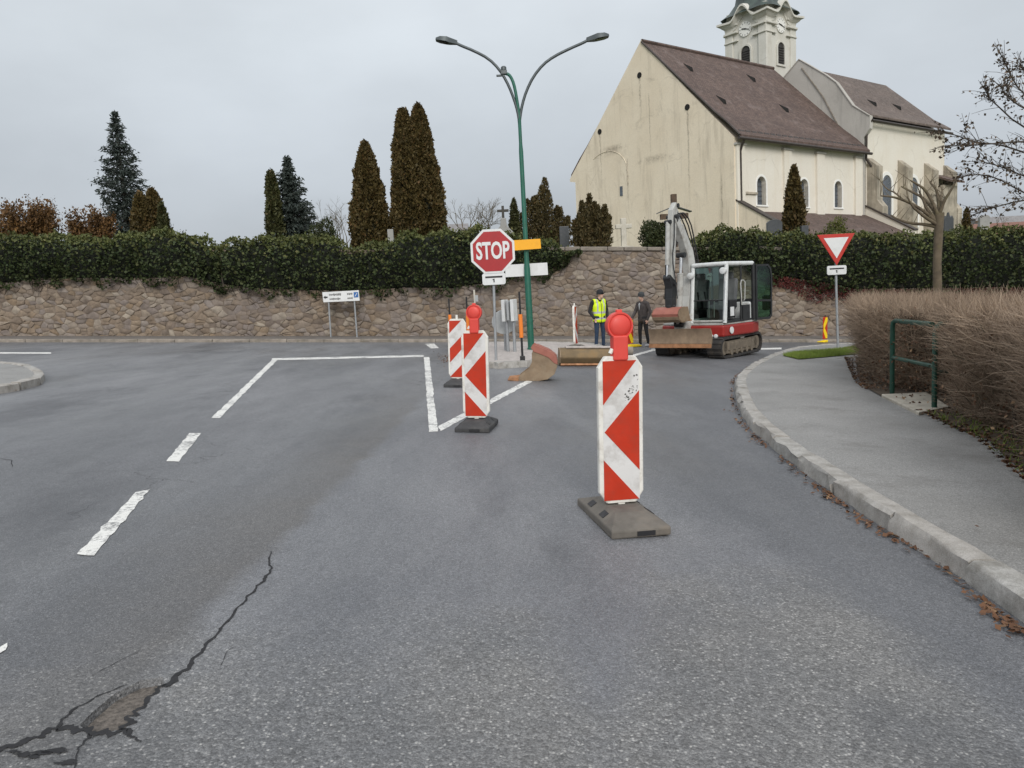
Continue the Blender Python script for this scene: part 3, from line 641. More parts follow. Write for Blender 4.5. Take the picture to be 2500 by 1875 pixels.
for j in range(70):                                     # stout stems low in the hedge
    q = random.randrange(NF); d0 = random.uniform(0.35, 0.7) + float(notch(fy[q])); x = fx[q] + nxv[q] * d0 - 6.0; y = fy[q] + nyv[q] * d0 - 10; z = H - S * (x + 6) - org[2]
    mb.tube([(x, y, z - .02), (x + random.uniform(-.1, .1), y + random.uniform(-.1, .1), z + .5), (x + random.uniform(-.25, .25), y + random.uniform(-.25, .25), z + 1.1)], [0.016, 0.012, 0.006], 5)
mb.build('stems', 'bark_dark', bh, kind='stuff')
m = 2600; i0 = rng.integers(0, NF, m); d = rng.exponential(0.3, m) + 0.1; hh = rng.uniform(0.02, 1.4, m) * rng.random(m) ** 0.5; bx = fx[i0] + nxv[i0] * d; by = fy[i0] + nyv[i0] * d
V1, Q1 = leaves(np.stack([bx, by, hh + H - S * bx], 1) - org, rng.uniform(0.03, 0.06, m), rng=rng); o = link('withered_leaves', npmesh('withered_leaves', V1, Q1, 'dry_leaf'), bh); o['kind'] = 'stuff'

# ------------------------------------------------------------------ fallen leaves and grass
def scatter(name, P, sz, m, rng):
    n = len(P); a = rng.uniform(0, 2 * PI, n); t = rng.normal(0, 0.35, (n, 2)); d = np.stack([np.cos(a), np.sin(a), t[:, 0]], 1); q = np.stack([-np.sin(a), np.cos(a), t[:, 1]], 1); L = sz[:, None]
    v = np.stack([P - d * L * .5, P + q * L * .32 - d * L * .05, P + d * L * .5, P - q * L * .32 - d * L * .05], 1).reshape(-1, 3); v[:, 2] += 0.012
    o = link(name, npmesh(name, v, np.arange(n * 4).reshape(n, 4), m)); o['kind'] = 'stuff'; return o
rng = np.random.default_rng(33); kf = fine; PL = []
for j in range(1700):
    q = rng.integers(10, len(kf) - 30); p = kf[q].lerp(kf[q + 1], rng.random()); d = kf[q + 1] - kf[q]; d.z = 0; d.normalize(); nn = V((-d.y, d.x, 0)); o_ = abs(rng.normal(0, 0.045)) + 0.02
    clump = 0.5 + 0.5 * math.sin(p.y * 4.1) * math.sin(p.y * 1.7 + 1)
    if rng.random() > 0.12 + 0.8 * clump ** 2: continue
    x = p.x + nn.x * o_; y = p.y + nn.y * o_; PL.append((x, y, gz(x) + 0.004))
for j in range(3200):                                     # litter under the hedge
    q = rng.integers(0, NF)
    if 9.3 < fy[q] < 11.3: continue
    d = rng.exponential(0.13) - 0.1 + float(notch(fy[q])) * (rng.random() < 0.3); x = fx[q] + nxv[q] * d; y = fy[q] + nyv[q] * d; PL.append((x, y, gz(x) + H + 0.006 + rng.random() * 0.02))
for j in range(260):
    p = G(rng.normal(1095, 15), rng.normal(880, 7)); PL.append((p.x, p.y, gz(p.x) + 0.01 + rng.random() * 0.05))
for j in range(50):
    p = G(rng.uniform(0, 45), rng.uniform(950, 957)); PL.append((p.x, p.y, gz(p.x) + 0.01))
for p in [(1985, 1207), (1768, 1003), (2420, 1060), (2440, 1068), (2385, 1290), (1870, 1110), (2205, 1340)]:
    q = G(*p, H if p[0] > 2380 else 0); PL.append((q.x, q.y, q.z + 0.004))
PL = np.array(PL); scatter('fallen_leaves', PL, rng.uniform(0.02, 0.055, len(PL)), 'dry_leaf', rng)
# grass verge
def in_poly(x, y, poly):
    c = False; k = len(poly)
    for i in range(k):
        a, b = poly[i], poly[(i + 1) % k]
        if (a.y > y) != (b.y > y) and x < (b.x - a.x) * (y - a.y) / (b.y - a.y) + a.x: c = not c
    return c
vsheet = MB().sheet([V((p.x, p.y, gz(p.x) + H + 0.006)) for p in verge]).build('grass_verge', 'verge_turf', fixn=False); vsheet['kind'] = 'structure'
xa, xb = min(p.x for p in verge), max(p.x for p in verge); ya, yb = min(p.y for p in verge), max(p.y for p in verge); PB = []
while len(PB) < 16000:
    x, y = rng.uniform(xa, xb), rng.uniform(ya, yb)
    if in_poly(x, y, verge): PB.append((x, y, gz(x) + H))
# thin grass at the foot of the bare hedge
for j in range(2500):
    q = rng.integers(NF // 2, NF); d = rng.uniform(-0.05, 0.5); x = fx[q] + nxv[q] * d; y = fy[q] + nyv[q] * d
    if y < 9.2 and rng.random() < .3: PB.append((x, y, gz(x) + H))
PB = np.array(PB); n = len(PB); V1, Q1 = twigs(PB, np.stack([rng.normal(0, .5, n), rng.normal(0, .5, n), np.ones(n)], 1), rng.uniform(0.04, 0.11, n), np.full(n, 0.005), rng)
o = link('grass', npmesh('grass', V1, Q1, 'grass')); o['kind'] = 'stuff'

# ------------------------------------------------------------------ trees and shrubs of the churchyard
def yard(x): return lin(x) + YARD
def crown_mesh(name, P, size, outd, m, root, rng, aspect=0.5, droop=0.0, mi=None):
    Vv, Q = leaves(P, size, aspect=aspect, rng=rng, outward=outd, droop=droop); o = link(name, npmesh(name, Vv, Q, m, mi), root); return o
def place(px, top_py, w_px, Y):
    t = at(px, top_py, Y); s = FPX / Y; bz = yard(t.x); return t.x, bz, t.z - bz, w_px / s / 2
def column_tree(name, label, cat, px, top_py, w_px, Y, m, seed, shape=0.7, tips=((0, 0, 1.0),), dens=1.0, group=None, core=0.8, lumpy=0.12, leaf=(0.10, 0.2), updir=0.8, belly=0.25, ragged=0.16):
    """dense evergreen built from one or more flame-shaped lobes: (dx, dy, relative height)"""
    x0, bz, h, r = place(px, top_py, w_px, Y); rng = np.random.default_rng(seed)
    root = thing(name, label, cat, (x0, Y, bz), group=group); Ps = []; Os = []; mb = MB(); multi = len(tips) > 1
    for li, (dx, dy, hh) in enumerate(tips):
        rl = r * (0.72 if multi else 1.0); H_ = h * hh; n = int(2600 * dens * (rl * H_) ** 0.75 * 1.5) + 900
        f = rng.random(n) ** 0.85; th = rng.uniform(0, 2 * PI, n)
        def rad(f): return rl * np.clip((1 - f) / (1 - belly), 0, 1) ** shape * np.clip(0.82 + f / belly * 0.18, 0, 1)
        lum = 1 + lumpy * (np.sin(th * 3 + f * 17 + seed) + np.sin(th * 5 - f * 29) * 0.7 + np.sin(th * 2 + f * 41 + 1) * 0.5)
        rr_ = rad(f) * lum * (1 - rng.exponential(0.07, n)); spr = rng.random(n) < ragged; rr_ = np.where(spr, rr_ + rng.uniform(.02, .16, n) * (1 - f * .6), rr_); z = f * H_ + rng.normal(0, 0.05, n)
        Ps.append(np.stack([dx * r + rr_ * np.cos(th), dy * r + rr_ * np.sin(th), z], 1)); Os.append(np.stack([np.cos(th) * .8, np.sin(th) * .8, np.full(n, updir)], 1))
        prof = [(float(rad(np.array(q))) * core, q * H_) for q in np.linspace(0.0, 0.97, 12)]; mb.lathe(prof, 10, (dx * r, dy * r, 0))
    P = np.concatenate(Ps); crown_mesh('crown', P, rng.uniform(*leaf, len(P)), np.concatenate(Os), m, root, rng, 0.6)
    if core > 0: mb.build('dark_core', 'hedge_core', root, smooth=60)  # added dark filler stops see-through; shade inside the crown put into its colour
    MB().tube([(0, 0, -0.15), (0, 0, h * 0.5)], [max(0.07, r * 0.16), 0.05], 8).build('trunk', 'bark_dark', root); return root
def spruce_tree(name, label, px, top_py, w_px, Y, m, seed, levels=26, dens=1.0):
    x0, bz, h, r = place(px, top_py, w_px, Y); rng = np.random.default_rng(seed); r2 = random.Random(seed); root = thing(name, label, 'tree', (x0, Y, bz)); mb = MB(); P = []; D = []
    mb.tube([(0, 0, -.2), (0.02, 0, h * .5), (0, 0, h)], [0.16, 0.1, 0.015], 8)
    for L in range(levels):
        f = L / (levels - 1); z0 = h * (0.06 + 0.92 * f ** 0.93); rl = r * (1 - f) ** 0.86 * r2.uniform(0.72, 1.12) + 0.1; nb = max(4, int(10 - 5 * f))
        for b in range(nb):
            a = 2 * PI * (b + r2.random()) / nb; ll = rl * r2.uniform(0.6, 1.15); pts = [V((math.cos(a) * ll * q, math.sin(a) * ll * q, z0 - 0.32 * ll * math.sin(q * 2.1) + 0.13 * ll * q * q)) for q in (0, .3, .6, .85, 1)]
            mb.tube(pts, [0.022, 0.016, 0.012, 0.008, 0.004], 4, caps=False)
            k = int((26 + 60 * ll) * dens)
            for _ in range(k):
                q = r2.random() ** 0.7; s_ = q * 4; i = min(3, int(s_)); p = pts[i].lerp(pts[i + 1], s_ - i); w_ = 0.18 * ll * (1 - q * .6) + 0.05
                P.append((p.x + r2.gauss(0, w_), p.y + r2.gauss(0, w_), p.z + r2.gauss(-0.05, 0.06))); D.append((math.cos(a) * 0.9, math.sin(a) * 0.9, -0.35))
    P = np.array(P); mb.build('trunk', 'bark_dark', root); crown_mesh('crown', P, rng.uniform(0.12, 0.26, len(P)), np.array(D), m, root, rng, 0.32); return root
def branch_tree(mb, p, d, L, r, depth, rnd, spread=0.6, ends=None, gnarl=0.15, sides=5, kids=(2, 3), shrink=0.72):
    pts = [p]; q = p; dd = d.normalized(); k = 3
    for i in range(k):
        dd = (dd + V((rnd.gauss(0, gnarl), rnd.gauss(0, gnarl), rnd.gauss(0.02, gnarl)))).normalized(); q = q + dd * (L / k); pts.append(q)
    mb.tube(pts, [r * (1 - 0.35 * i / k) for i in range(k + 1)], sides, caps=depth == 0)
    if depth == 0:
        if ends is not None: ends.append((q, dd))
        return
    for j in range(rnd.randint(*kids)):
        s_ = pts[rnd.choice((2, 3))] if j else pts[3]; nd = (dd + V((rnd.gauss(0, spread), rnd.gauss(0, spread), rnd.gauss(0.1, spread * .6)))).normalized()
        branch_tree(mb, s_, nd, L * rnd.uniform(shrink - .12, shrink + .1), r * 0.62, depth - 1, rnd, spread, ends, gnarl, max(3, sides - 1), kids, shrink)
def bare_tree(label, px, top_py, Y, seed, depth=5, spread=0.5, nstem=3, m='bark', rad=0.09):
    x0, bz, h, _ = place(px, top_py, 10, Y); rnd = random.Random(seed); root = thing('bare_tree', label, 'tree', (x0, Y, bz)); mb = MB(); tr = MB(); tr.tube([(0, 0, -.1), (0, 0, h * .22)], [rad * 1.5, rad * 1.2], 7); tr.build('trunk', m, root)
    for i in range(nstem): branch_tree(mb, V((0, 0, h * .2)), V((math.cos(i * 2.2) * .5, math.sin(i * 2.2) * .5, 1)), h * .3, rad, depth, rnd, spread)
    zs = max(v[2] for v in mb.v); kk = (h * 0.8) / max(0.1, zs - h * .2); mb.v = [(v[0] * min(1.2, kk), v[1] * min(1.2, kk), h * .2 + (v[2] - h * .2) * kk) for v in mb.v]
    mb.build('crown', m, root); return root
def shrub(name, label, px, top_py, w_px, Y, m, seed, n=3500, leaf=(0.06, 0.14), open_=0.3, up=0.6, cat='shrub', stems=14, flat=1.0, group=None):
    x0, bz, h, r = place(px, top_py, w_px, Y); rng = np.random.default_rng(seed); rnd = random.Random(seed); root = thing(name, label, cat, (x0, Y, bz), group=group); mb = MB(); ends = []
    for i in range(stems):
        a = rnd.uniform(0, 2 * PI); L = h * rnd.uniform(.6, 1.0); tip = V((math.cos(a) * r * rnd.uniform(.3, 1.0), math.sin(a) * r * rnd.uniform(.3, 1.0), L * (1 - 0.2 * rnd.random()))); mb.tube([V((0, 0, -.05)), tip * 0.5 + V((0, 0, L * .08)), tip], [0.03, 0.018, 0.005], 4, caps=False); ends.append(tip)
    mb.build('stems', 'bark_dark', root, kind='stuff')
    d = rng.normal(size=(n, 3)); d /= np.linalg.norm(d, axis=1, keepdims=True); rr_ = rng.random(n) ** (0.35 if open_ < .5 else 0.6)
    lum = 1 + 0.16 * np.sin(d[:, 0] * 5 + seed) + 0.14 * np.sin(d[:, 2] * 6 + d[:, 1] * 4); P = np.stack([d[:, 0] * r, d[:, 1] * r, h * (0.52 + 0.46 * d[:, 2] * flat)], 1); P[:, :2] *= (rr_ * lum)[:, None]; P[:, 2] = h * .5 + (P[:, 2] - h * .5) * (rr_ * lum)
    if open_ > 0:
        tips = np.array([tuple(e) for e in ends]); k = int(n * open_); idx = rng.integers(0, len(tips), k); f = rng.uniform(0.4, 1.05, k)[:, None]; P[:k] = tips[idx] * f + rng.normal(0, r * 0.07, (k, 3))
    crown_mesh('crown', P, rng.uniform(*leaf, n), d * 0.5 + np.array([0, 0, up]), m, root, rng, 0.55); return root

spruce_tree('spruce_tree', 'tall blue-grey spruce with drooping branches, left of the brown conifers', 279, 268, 175, 38.0, 'spruce', 1, 27, 0.85)
shrub('rust_shrub', 'broad rust-brown shrub at the far left above the hedge', 60, 486, 160, 33.5, 'rust_leaf', 2, 12000, (0.07, 0.17), 0.6, stems=30)
shrub('rust_shrub', 'smaller orange-brown shrub just left of the blue-grey spruce', 215, 505, 115, 33.5, 'rust_leaf', 3, 7000, (0.07, 0.16), 0.65, stems=24)
shrub('rust_shrub', 'tall greyish bush behind the rust shrub at the far left', 90, 476, 100, 36.0, 'seed', 5, 1500, (0.04, 0.09), 0.95, stems=30)
G3 = 'small brown conifers by the spruce'
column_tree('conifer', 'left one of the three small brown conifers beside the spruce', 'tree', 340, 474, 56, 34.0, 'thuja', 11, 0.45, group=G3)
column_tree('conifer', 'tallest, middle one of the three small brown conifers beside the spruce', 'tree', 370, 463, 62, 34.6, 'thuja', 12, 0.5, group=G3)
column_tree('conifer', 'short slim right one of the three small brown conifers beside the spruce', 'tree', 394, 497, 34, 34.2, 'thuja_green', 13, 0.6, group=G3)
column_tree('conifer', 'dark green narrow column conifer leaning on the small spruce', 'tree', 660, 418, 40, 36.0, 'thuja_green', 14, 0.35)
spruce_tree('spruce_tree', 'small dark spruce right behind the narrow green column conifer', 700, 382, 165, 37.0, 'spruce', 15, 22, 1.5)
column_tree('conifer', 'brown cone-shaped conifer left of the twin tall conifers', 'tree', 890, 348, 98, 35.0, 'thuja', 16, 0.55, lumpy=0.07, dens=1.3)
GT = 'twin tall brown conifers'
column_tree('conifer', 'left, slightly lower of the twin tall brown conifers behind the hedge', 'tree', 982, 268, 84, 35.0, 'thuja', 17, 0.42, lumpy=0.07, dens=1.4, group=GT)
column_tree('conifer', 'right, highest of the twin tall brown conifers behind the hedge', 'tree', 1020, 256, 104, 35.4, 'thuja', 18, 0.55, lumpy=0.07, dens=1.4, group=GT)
shrub('ivy_stump', 'round ivy-covered dead tree top between the dark spruce and the brown cone', 790, 528, 66, 34.0, 'laurel', 19, 2600, (0.07, 0.13), 0.15, cat='tree')
bare_tree('leafless pale tree above the hedge right of the twin conifers', 1155, 478, 46.0, 4, 5, 0.42, 4, 'bark', 0.07)
bare_tree('faint leafless tree left of the brown cone-shaped conifer', 838, 478, 52.0, 5, 5, 0.4, 3, 'bark', 0.05)
bare_tree('thin leafless sapling right of the small dark spruce', 752, 500, 50.0, 6, 4, 0.25, 2, 'bark', 0.04)
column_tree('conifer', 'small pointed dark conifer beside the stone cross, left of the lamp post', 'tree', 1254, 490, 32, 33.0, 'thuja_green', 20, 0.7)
def lobes(n, seed, hlo=.74): r_ = random.Random(seed); return tuple((x_, r_.uniform(-.5, .5), (1.0 if k_ == n // 2 else r_.uniform(hlo, .95)) * (1 - .32 * abs(x_) ** 2)) for k_ in range(n) for x_ in [-.92 + 1.84 * k_ / (n - 1) + r_.uniform(-.08, .08)])
def yew(label, px, top_py, w_px, Y, seed, n=9):
    x0, bz, h, r = place(px, top_py, w_px, Y); rng = np.random.default_rng(seed); root = thing('yew', label, 'tree', (x0, Y, bz)); Ps = []; Os = []; mb = MB()
    for dx, dy, hh in lobes(n, seed):
        m_ = 1700; f = rng.random(m_) ** .8; th = rng.uniform(0, 2 * PI, m_); rad_ = r * .42 * (1 - f) ** .6 * (.6 + .4 * np.minimum(1, f * 4)) + .03; rr_ = rad_ * np.sqrt(rng.random(m_)) * (1 + .35 * np.sin(f * 23 + seed + dx * 9) * np.sin(th * 2 + dx)) * 1.15
        bend = dx * r * (.55 + .45 * f); Ps.append(np.stack([bend + rr_ * np.cos(th), dy * r + rr_ * np.sin(th), f * h * hh], 1)); Os.append(np.stack([np.cos(th) * .6, np.sin(th) * .6, np.full(m_, 1.0)], 1)); mb.tube([(dx * r * .4, dy * r * .4, 0), (dx * r * .75, dy * r, h * hh * .5), (dx * r, dy * r, h * hh * .92)], [.05, .03, .01], 5)
    P = np.concatenate(Ps); crown_mesh('crown', P, rng.uniform(.06, .16, len(P)), np.concatenate(Os), 'yew', root, rng, .42); mb.build('trunk', 'bark_dark', root)
yew('large loose multi-stemmed brownish yew behind the lamp post', 1325, 436, 112, 33.0, 21, 10)
yew('rust-brown yew with several tips on the bare wall top', 1440, 470, 98, 29.0, 22, 9)
shrub('laurel_bush', 'round dark green bush on the wall top left of the excavator arm', 1603, 533, 88, 29.0, 'laurel', 23, 5200, (0.06, 0.12), 0.2)
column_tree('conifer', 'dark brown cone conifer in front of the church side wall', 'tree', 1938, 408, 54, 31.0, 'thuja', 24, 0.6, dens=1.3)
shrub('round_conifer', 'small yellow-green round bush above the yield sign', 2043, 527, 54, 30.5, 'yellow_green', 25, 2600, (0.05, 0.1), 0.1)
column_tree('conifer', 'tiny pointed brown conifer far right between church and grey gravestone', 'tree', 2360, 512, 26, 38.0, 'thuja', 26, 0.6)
shrub('yellow_shrub', 'yellowish low bush at the foot of the church beside the pollard trunk', 2313, 555, 40, 40.0, 'yellow_green', 27, 900, (0.06, 0.12), 0.4)
bare_tree('faint leafless tree on the far right horizon', 2425, 520, 60.0, 8, 4, 0.5, 3, 'bark', 0.05)

# ------------------------------------------------------------------ pollarded tree and overhanging branch tree on the right
PY = 16.5; pb = at(2287, 742, PY); rnd = random.Random(12)
root = thing('pollard_tree', 'pollarded leafless tree with stubby limbs behind the brown hedge', 'tree', gp(pb.x, PY, H))
tb = V((pb.x, PY, gz(pb.x) + H))
def pp(px, py, dy=0.0): return at(px, py, PY + dy) - tb
mb = MB(); mb.tube([V((0, 0, -0.1)), pp(2289, 720), pp(2288, 640), pp(2292, 560), pp(2293, 520)], [0.115, 0.09, 0.082, 0.086, 0.10], 10); mb.build('trunk', 'bark', root, smooth=60)
limbs = [[(2290, 545), (2262, 520), (2232, 500), (2205, 488), (2178, 480), (2150, 478)], [(2292, 535), (2275, 505), (2250, 480), (2225, 468), (2200, 455)], [(2292, 530), (2275, 490), (2258, 462), (2240, 450), (2222, 440)], [(2295, 525), (2290, 480), (2285, 460), (2270, 445)],
         [(2295, 520), (2305, 490), (2320, 468), (2335, 440)], [(2292, 555), (2262, 548), (2220, 545), (2190, 535), (2175, 525)], [(2291, 550), (2258, 530), (2240, 515), (2228, 505), (2215, 480)], [(2296, 520), (2297, 490), (2300, 465)], [(2288, 540), (2262, 510), (2255, 490), (2245, 470)], [(2205, 488), (2185, 470), (2165, 462), (2148, 440)]]
mb = MB()
for i, L in enumerate(limbs):
    dy = rnd.uniform(-.7, .7); k = len(L); pts = [pp(x, y, dy * j / k) for j, (x, y) in enumerate(L)]
    if i == 9: pts = [q + V((0, 0, 0)) for q in pts]
    pts = smooth_path(pts, 1); kk = len(pts); mb.tube(pts, [0.042 * (1 - 0.68 * j / kk) * (0.5 if i == 9 else 1) for j in range(kk - 1)] + [0.013 if i != 9 else 0.007], 7)
    for j in range(7):
        q = pts[rnd.randrange(2, kk)]; mb.tube([q, q + V((rnd.gauss(0, .12), rnd.gauss(0, .12), rnd.uniform(.08, .4)))], [0.008, 0.003], 4)
mb.build('limbs', 'bark', root, smooth=60)
BY = 11.0; tx_ = 9.6; root = thing('seed_tree', 'leafless tree with dry seed clusters reaching in at the upper right', 'tree', gp(tx_, BY, H)); ob = V((tx_, BY, gz(tx_) + H))
mb = MB(); mb.tube([(0, 0, -.1), (0.05, 0, 1.8), (0.0, 0.05, 3.6), (0.05, 0, 6.2)], [0.16, 0.13, 0.1, 0.04], 9); mb.build('trunk', 'bark_dark', root, smooth=60)
mb = MB(); seeds = []; rnd = random.Random(31)
main = [[(2760, 470), (2600, 400), (2500, 372), (2440, 352), (2380, 348), (2330, 328), (2308, 326)], [(2760, 420), (2570, 345), (2480, 300), (2440, 262), (2415, 240), (2408, 226)], [(2760, 540), (2560, 500), (2490, 465), (2430, 432), (2380, 425), (2350, 432)], [(2740, 330), (2560, 270), (2492, 225), (2465, 180), (2452, 150)], [(2750, 560), (2560, 480), (2490, 490), (2420, 508), (2385, 522)],
        [(2750, 430), (2600, 345), (2500, 345), (2430, 350), (2370, 355), (2325, 355)], [(2740, 380), (2580, 300), (2500, 265), (2462, 240), (2445, 215)], [(2740, 520), (2580, 455), (2500, 430), (2440, 405), (2400, 395)], [(2740, 300), (2590, 210), (2510, 185), (2490, 160)]]
for i, L in enumerate(main):
    dy = rnd.uniform(-.5, .5); pts = smooth_path([at(x, y, BY + dy) - ob for x, y in L], 1); pts[0] = V((0.02, 0.02, max(1.6, pts[0].z))); k = len(pts)
    mb.tube(pts, [0.014 * (1 - 0.85 * j / k) + 0.002 for j in range(k)], 5, caps=False)
    for j in range(38):
        f = rnd.uniform(0.3, 1) * (k - 1.01); a = int(f); p = pts[a].lerp(pts[a + 1], f - a); d = (pts[a + 1] - pts[a]).normalized(); d = (d + V((rnd.gauss(0, .5), rnd.gauss(0, .5), rnd.gauss(0.15, .5)))).normalized(); L_ = rnd.uniform(.1, .36); q = p + d * L_
        mb.tube([p, p.lerp(q, .5) + V((0, 0, .015)), q], [0.0045, 0.0035, 0.0022], 3, caps=False)
        for s_ in range(rnd.randint(2, 5)): seeds.append(p.lerp(q, rnd.uniform(.4, 1.05)) + V((rnd.gauss(0, .02), rnd.gauss(0, .02), rnd.gauss(-.02, .02))))
mb.build('limbs', 'bark_dark', root); rng = np.random.default_rng(41); P = np.array([tuple(q) for q in seeds]); crown_mesh('seed_clusters', P, rng.uniform(0.03, 0.062, len(P)), np.tile([0, 0, -.3], (len(P), 1)), 'seed', root, rng, 0.7)['kind'] = 'stuff'

# ------------------------------------------------------------------ graves, crosses, far houses
mat('grave_grey', (0.30, 0.295, 0.285), 0.7, 0.2, 4, (0.14, 0.13, 0.11), 4, 0.5, bump=0.3)
mat('grave_dark', (0.055, 0.06, 0.066), 0.35, 0.15, 5, (0.1, 0.1, 0.1), 6, 0.3)
mat('grave_pale', (0.55, 0.52, 0.45), 0.8, 0.12, 4, (0.34, 0.30, 0.24), 3, 0.5, bump=0.3)
mat('old_wood', (0.10, 0.068, 0.045), 0.85, 0.3, 5, (0.05, 0.04, 0.035), 8, 0.5, bump=0.5, bsc=25)
mat('bronze', (0.05, 0.047, 0.042), 0.5, 0.2, 8, metal=0.6)
def yd(x, Y): return V((x, Y, yard(x)))
def gravestone(label, pxa, pxb, top_py, Y, m, style=0, thick=0.18):
    a, b = at(pxa, top_py, Y), at(pxb, top_py, Y); x = (a.x + b.x) / 2; wd = (b.x - a.x); base = yd(x, Y); h = (a.z + b.z) / 2 - base.z; root = thing('gravestone', label, 'gravestone', base); hw = wd / 2
    if style == 0: poly = [(-hw, 0.12), (hw, 0.12), (hw, h), (-hw, h)]
    elif style == 1: poly = [(-hw, 0.12), (hw, 0.12), (hw, h - hw * .5)] + [(hw * math.cos(t), h - hw * .5 + hw * .5 * math.sin(t)) for t in np.linspace(0.2, PI - 0.2, 9)] + [(-hw, h - hw * .5)]
    else: poly = [(-hw, 0.12), (hw, 0.12), (hw, h * .86), (hw * .72, h * .93), (hw * .25, h * .9), (0, h), (-hw * .25, h * .9), (-hw * .72, h * .93), (-hw, h * .86)]
    MB().prism(poly, lambda u, q, t: V((u, t, q)), -thick / 2, thick / 2).build('stele', m, root, bevel=0.015)
    MB().box((0, 0, 0.06), (wd * 1.25, thick * 2.4, 0.12)).build('plinth', m, root, bevel=0.015); return root
gravestone('tall dark polished gravestone between the two yews', 1365, 1388, 553, 31.5, 'grave_dark')
gravestone('dark grey broad gravestone left of the conifer before the church', 1872, 1908, 536, 30.5, 'grave_dark', 1)
gravestone('low dark gravestone right of the conifer before the church', 1955, 1972, 551, 30.3, 'grave_dark')
gravestone('light grey gravestone above the hedge at the far right', 2390, 2414, 525, 33.0, 'grave_grey', 1)
gravestone('dark gravestone with a crested top beside the pollard trunk', 2303, 2326, 518, 33.5, 'grave_dark', 2)
gravestone('grey upright gravestone in the gap right of the brown cone', 946, 960, 560, 34.0, 'grave_grey')
gravestone('short dark gravestone left of the white cross', 1476, 1486, 590, 29.5, 'grave_dark')
def part_px(root, base, Y, quads, names, m, th):
    for q, nm in zip(quads, names):
        a, b = at(q[0], q[1], Y) - base, at(q[2], q[3], Y) - base; MB().box(((a.x + b.x) / 2, 0, (a.z + b.z) / 2), (abs(b.x - a.x), th, abs(b.z - a.z))).build(nm, m, root, bevel=0.012)
Y = 31.0; c = at(1230, 560, Y); base = yd(c.x, Y); root = thing('grave_monument', 'weathered stone monument topped by a cross above the stop sign', 'monument', base); c = c - base
zt = at(1230, 533, Y).z - base.z
MB().prism([(-.55, 0), (.55, 0), (.5, zt - 1.0), (.36, zt - .55), (.13, zt - .3), (.1, zt), (-.1, zt), (-.13, zt - .3), (-.36, zt - .55), (-.5, zt - 1.0)], lambda u, q, t: V((u, t, q)), -.2, .2).build('body', 'grave_grey', root, bevel=0.03)
zc = at(1230, 503, Y).z - base.z; MB().box((0, 0, (zt + zc) / 2), (0.1, 0.09, zc - zt + 0.02)).box((0, 0, zc - .18), (0.46, 0.085, 0.1)).build('cross', 'bronze', root, bevel=0.01)
Y = 29.5; c = at(1524, 610, Y); base = yd(c.x, Y); zt = at(1524, 533, Y).z - base.z; root = thing('stone_cross', 'tall pale stone cross in front of the church gable', 'cross', base)
MB().box((0, 0, .2), (.62, .5, .4)).build('plinth', 'grave_pale', root, bevel=.02); MB().box((0, 0, zt / 2 + .15), (.2, .16, zt - .3)).build('shaft', 'grave_pale', root, bevel=.02); MB().box((0, 0, zt - .3), (.62, .155, .16)).build('arm', 'grave_pale', root, bevel=.02)
Y = 28.6; c = at(1648, 610, Y); base = yd(c.x, Y); zt = at(1648, 474, Y).z - base.z; zb = at(1648, 528, Y).z - base.z; root = thing('wooden_cross', 'large brown wooden cross standing behind the excavator arm', 'cross', base)
MB().box((0, 0, zt / 2), (.2, .18, zt)).build('upright', 'old_wood', root, bevel=.01); MB().box((0, 0, zb), (1.02, .16, .19)).build('crossbeam', 'old_wood', root, bevel=.01); MB().prism([(-.62, -.1), (0, .12), (.62, -.1), (.62, -.07), (0, .155), (-.62, -.07)], lambda u, q, t: V((u, t, q + zb + .22)), -.16, .16).build('little_roof', 'grave_dark', root)
mat('house_wall', (0.56, 0.53, 0.48), 0.85, 0.1, 2); mat('house_roof', (0.20, 0.10, 0.075), 0.85, 0.2, 3, bump=0.3, bsc=8); mat('house_roof_grey', (0.22, 0.21, 0.21), 0.85, 0.2, 3); mat('dark_glass', (0.03, 0.035, 0.04), 0.12, 0.1, 3)
def house(label, px, top_py, Y, wdt, dep, rh, m):
    c = at(px, top_py, Y); g = lin(c.x) + YARD - 1.0; h = c.z - g; root = thing('house', label, 'house', (c.x, Y, g)); e = h - rh
    MB().box((0, 0, e / 2), (wdt, dep, e)).build('wall', 'house_wall', root)
    MB().add([(-wdt / 2 - .3, -dep / 2 - .3, e), (wdt / 2 + .3, -dep / 2 - .3, e), (wdt / 2 + .3, dep / 2 + .3, e), (-wdt / 2 - .3, dep / 2 + .3, e), (-wdt / 2 - .3, 0, h), (wdt / 2 + .3, 0, h)], [(0, 1, 5, 4), (2, 3, 4, 5), (0, 4, 3), (1, 2, 5), (0, 3, 2, 1)]).build('roof', m, root)
    for i in (-1, 1): MB().box((i * wdt * .25, -dep / 2 - .02, e * .6), (1, .06, 1.2)).build('window', 'dark_glass', root)
house('far house with a red-brown roof just above the right hedge', 2398, 546, 85.0, 8.5, 8, 1.6, 'house_roof')
house('far house with a grey roof on the right horizon', 2455, 528, 120.0, 9.5, 9, 2.8, 'house_roof_grey')
house('far pale house roof showing above the hedge between conifer and bare tree', 1092, 548, 60.0, 2.6, 4, 1.0, 'house_roof_grey')

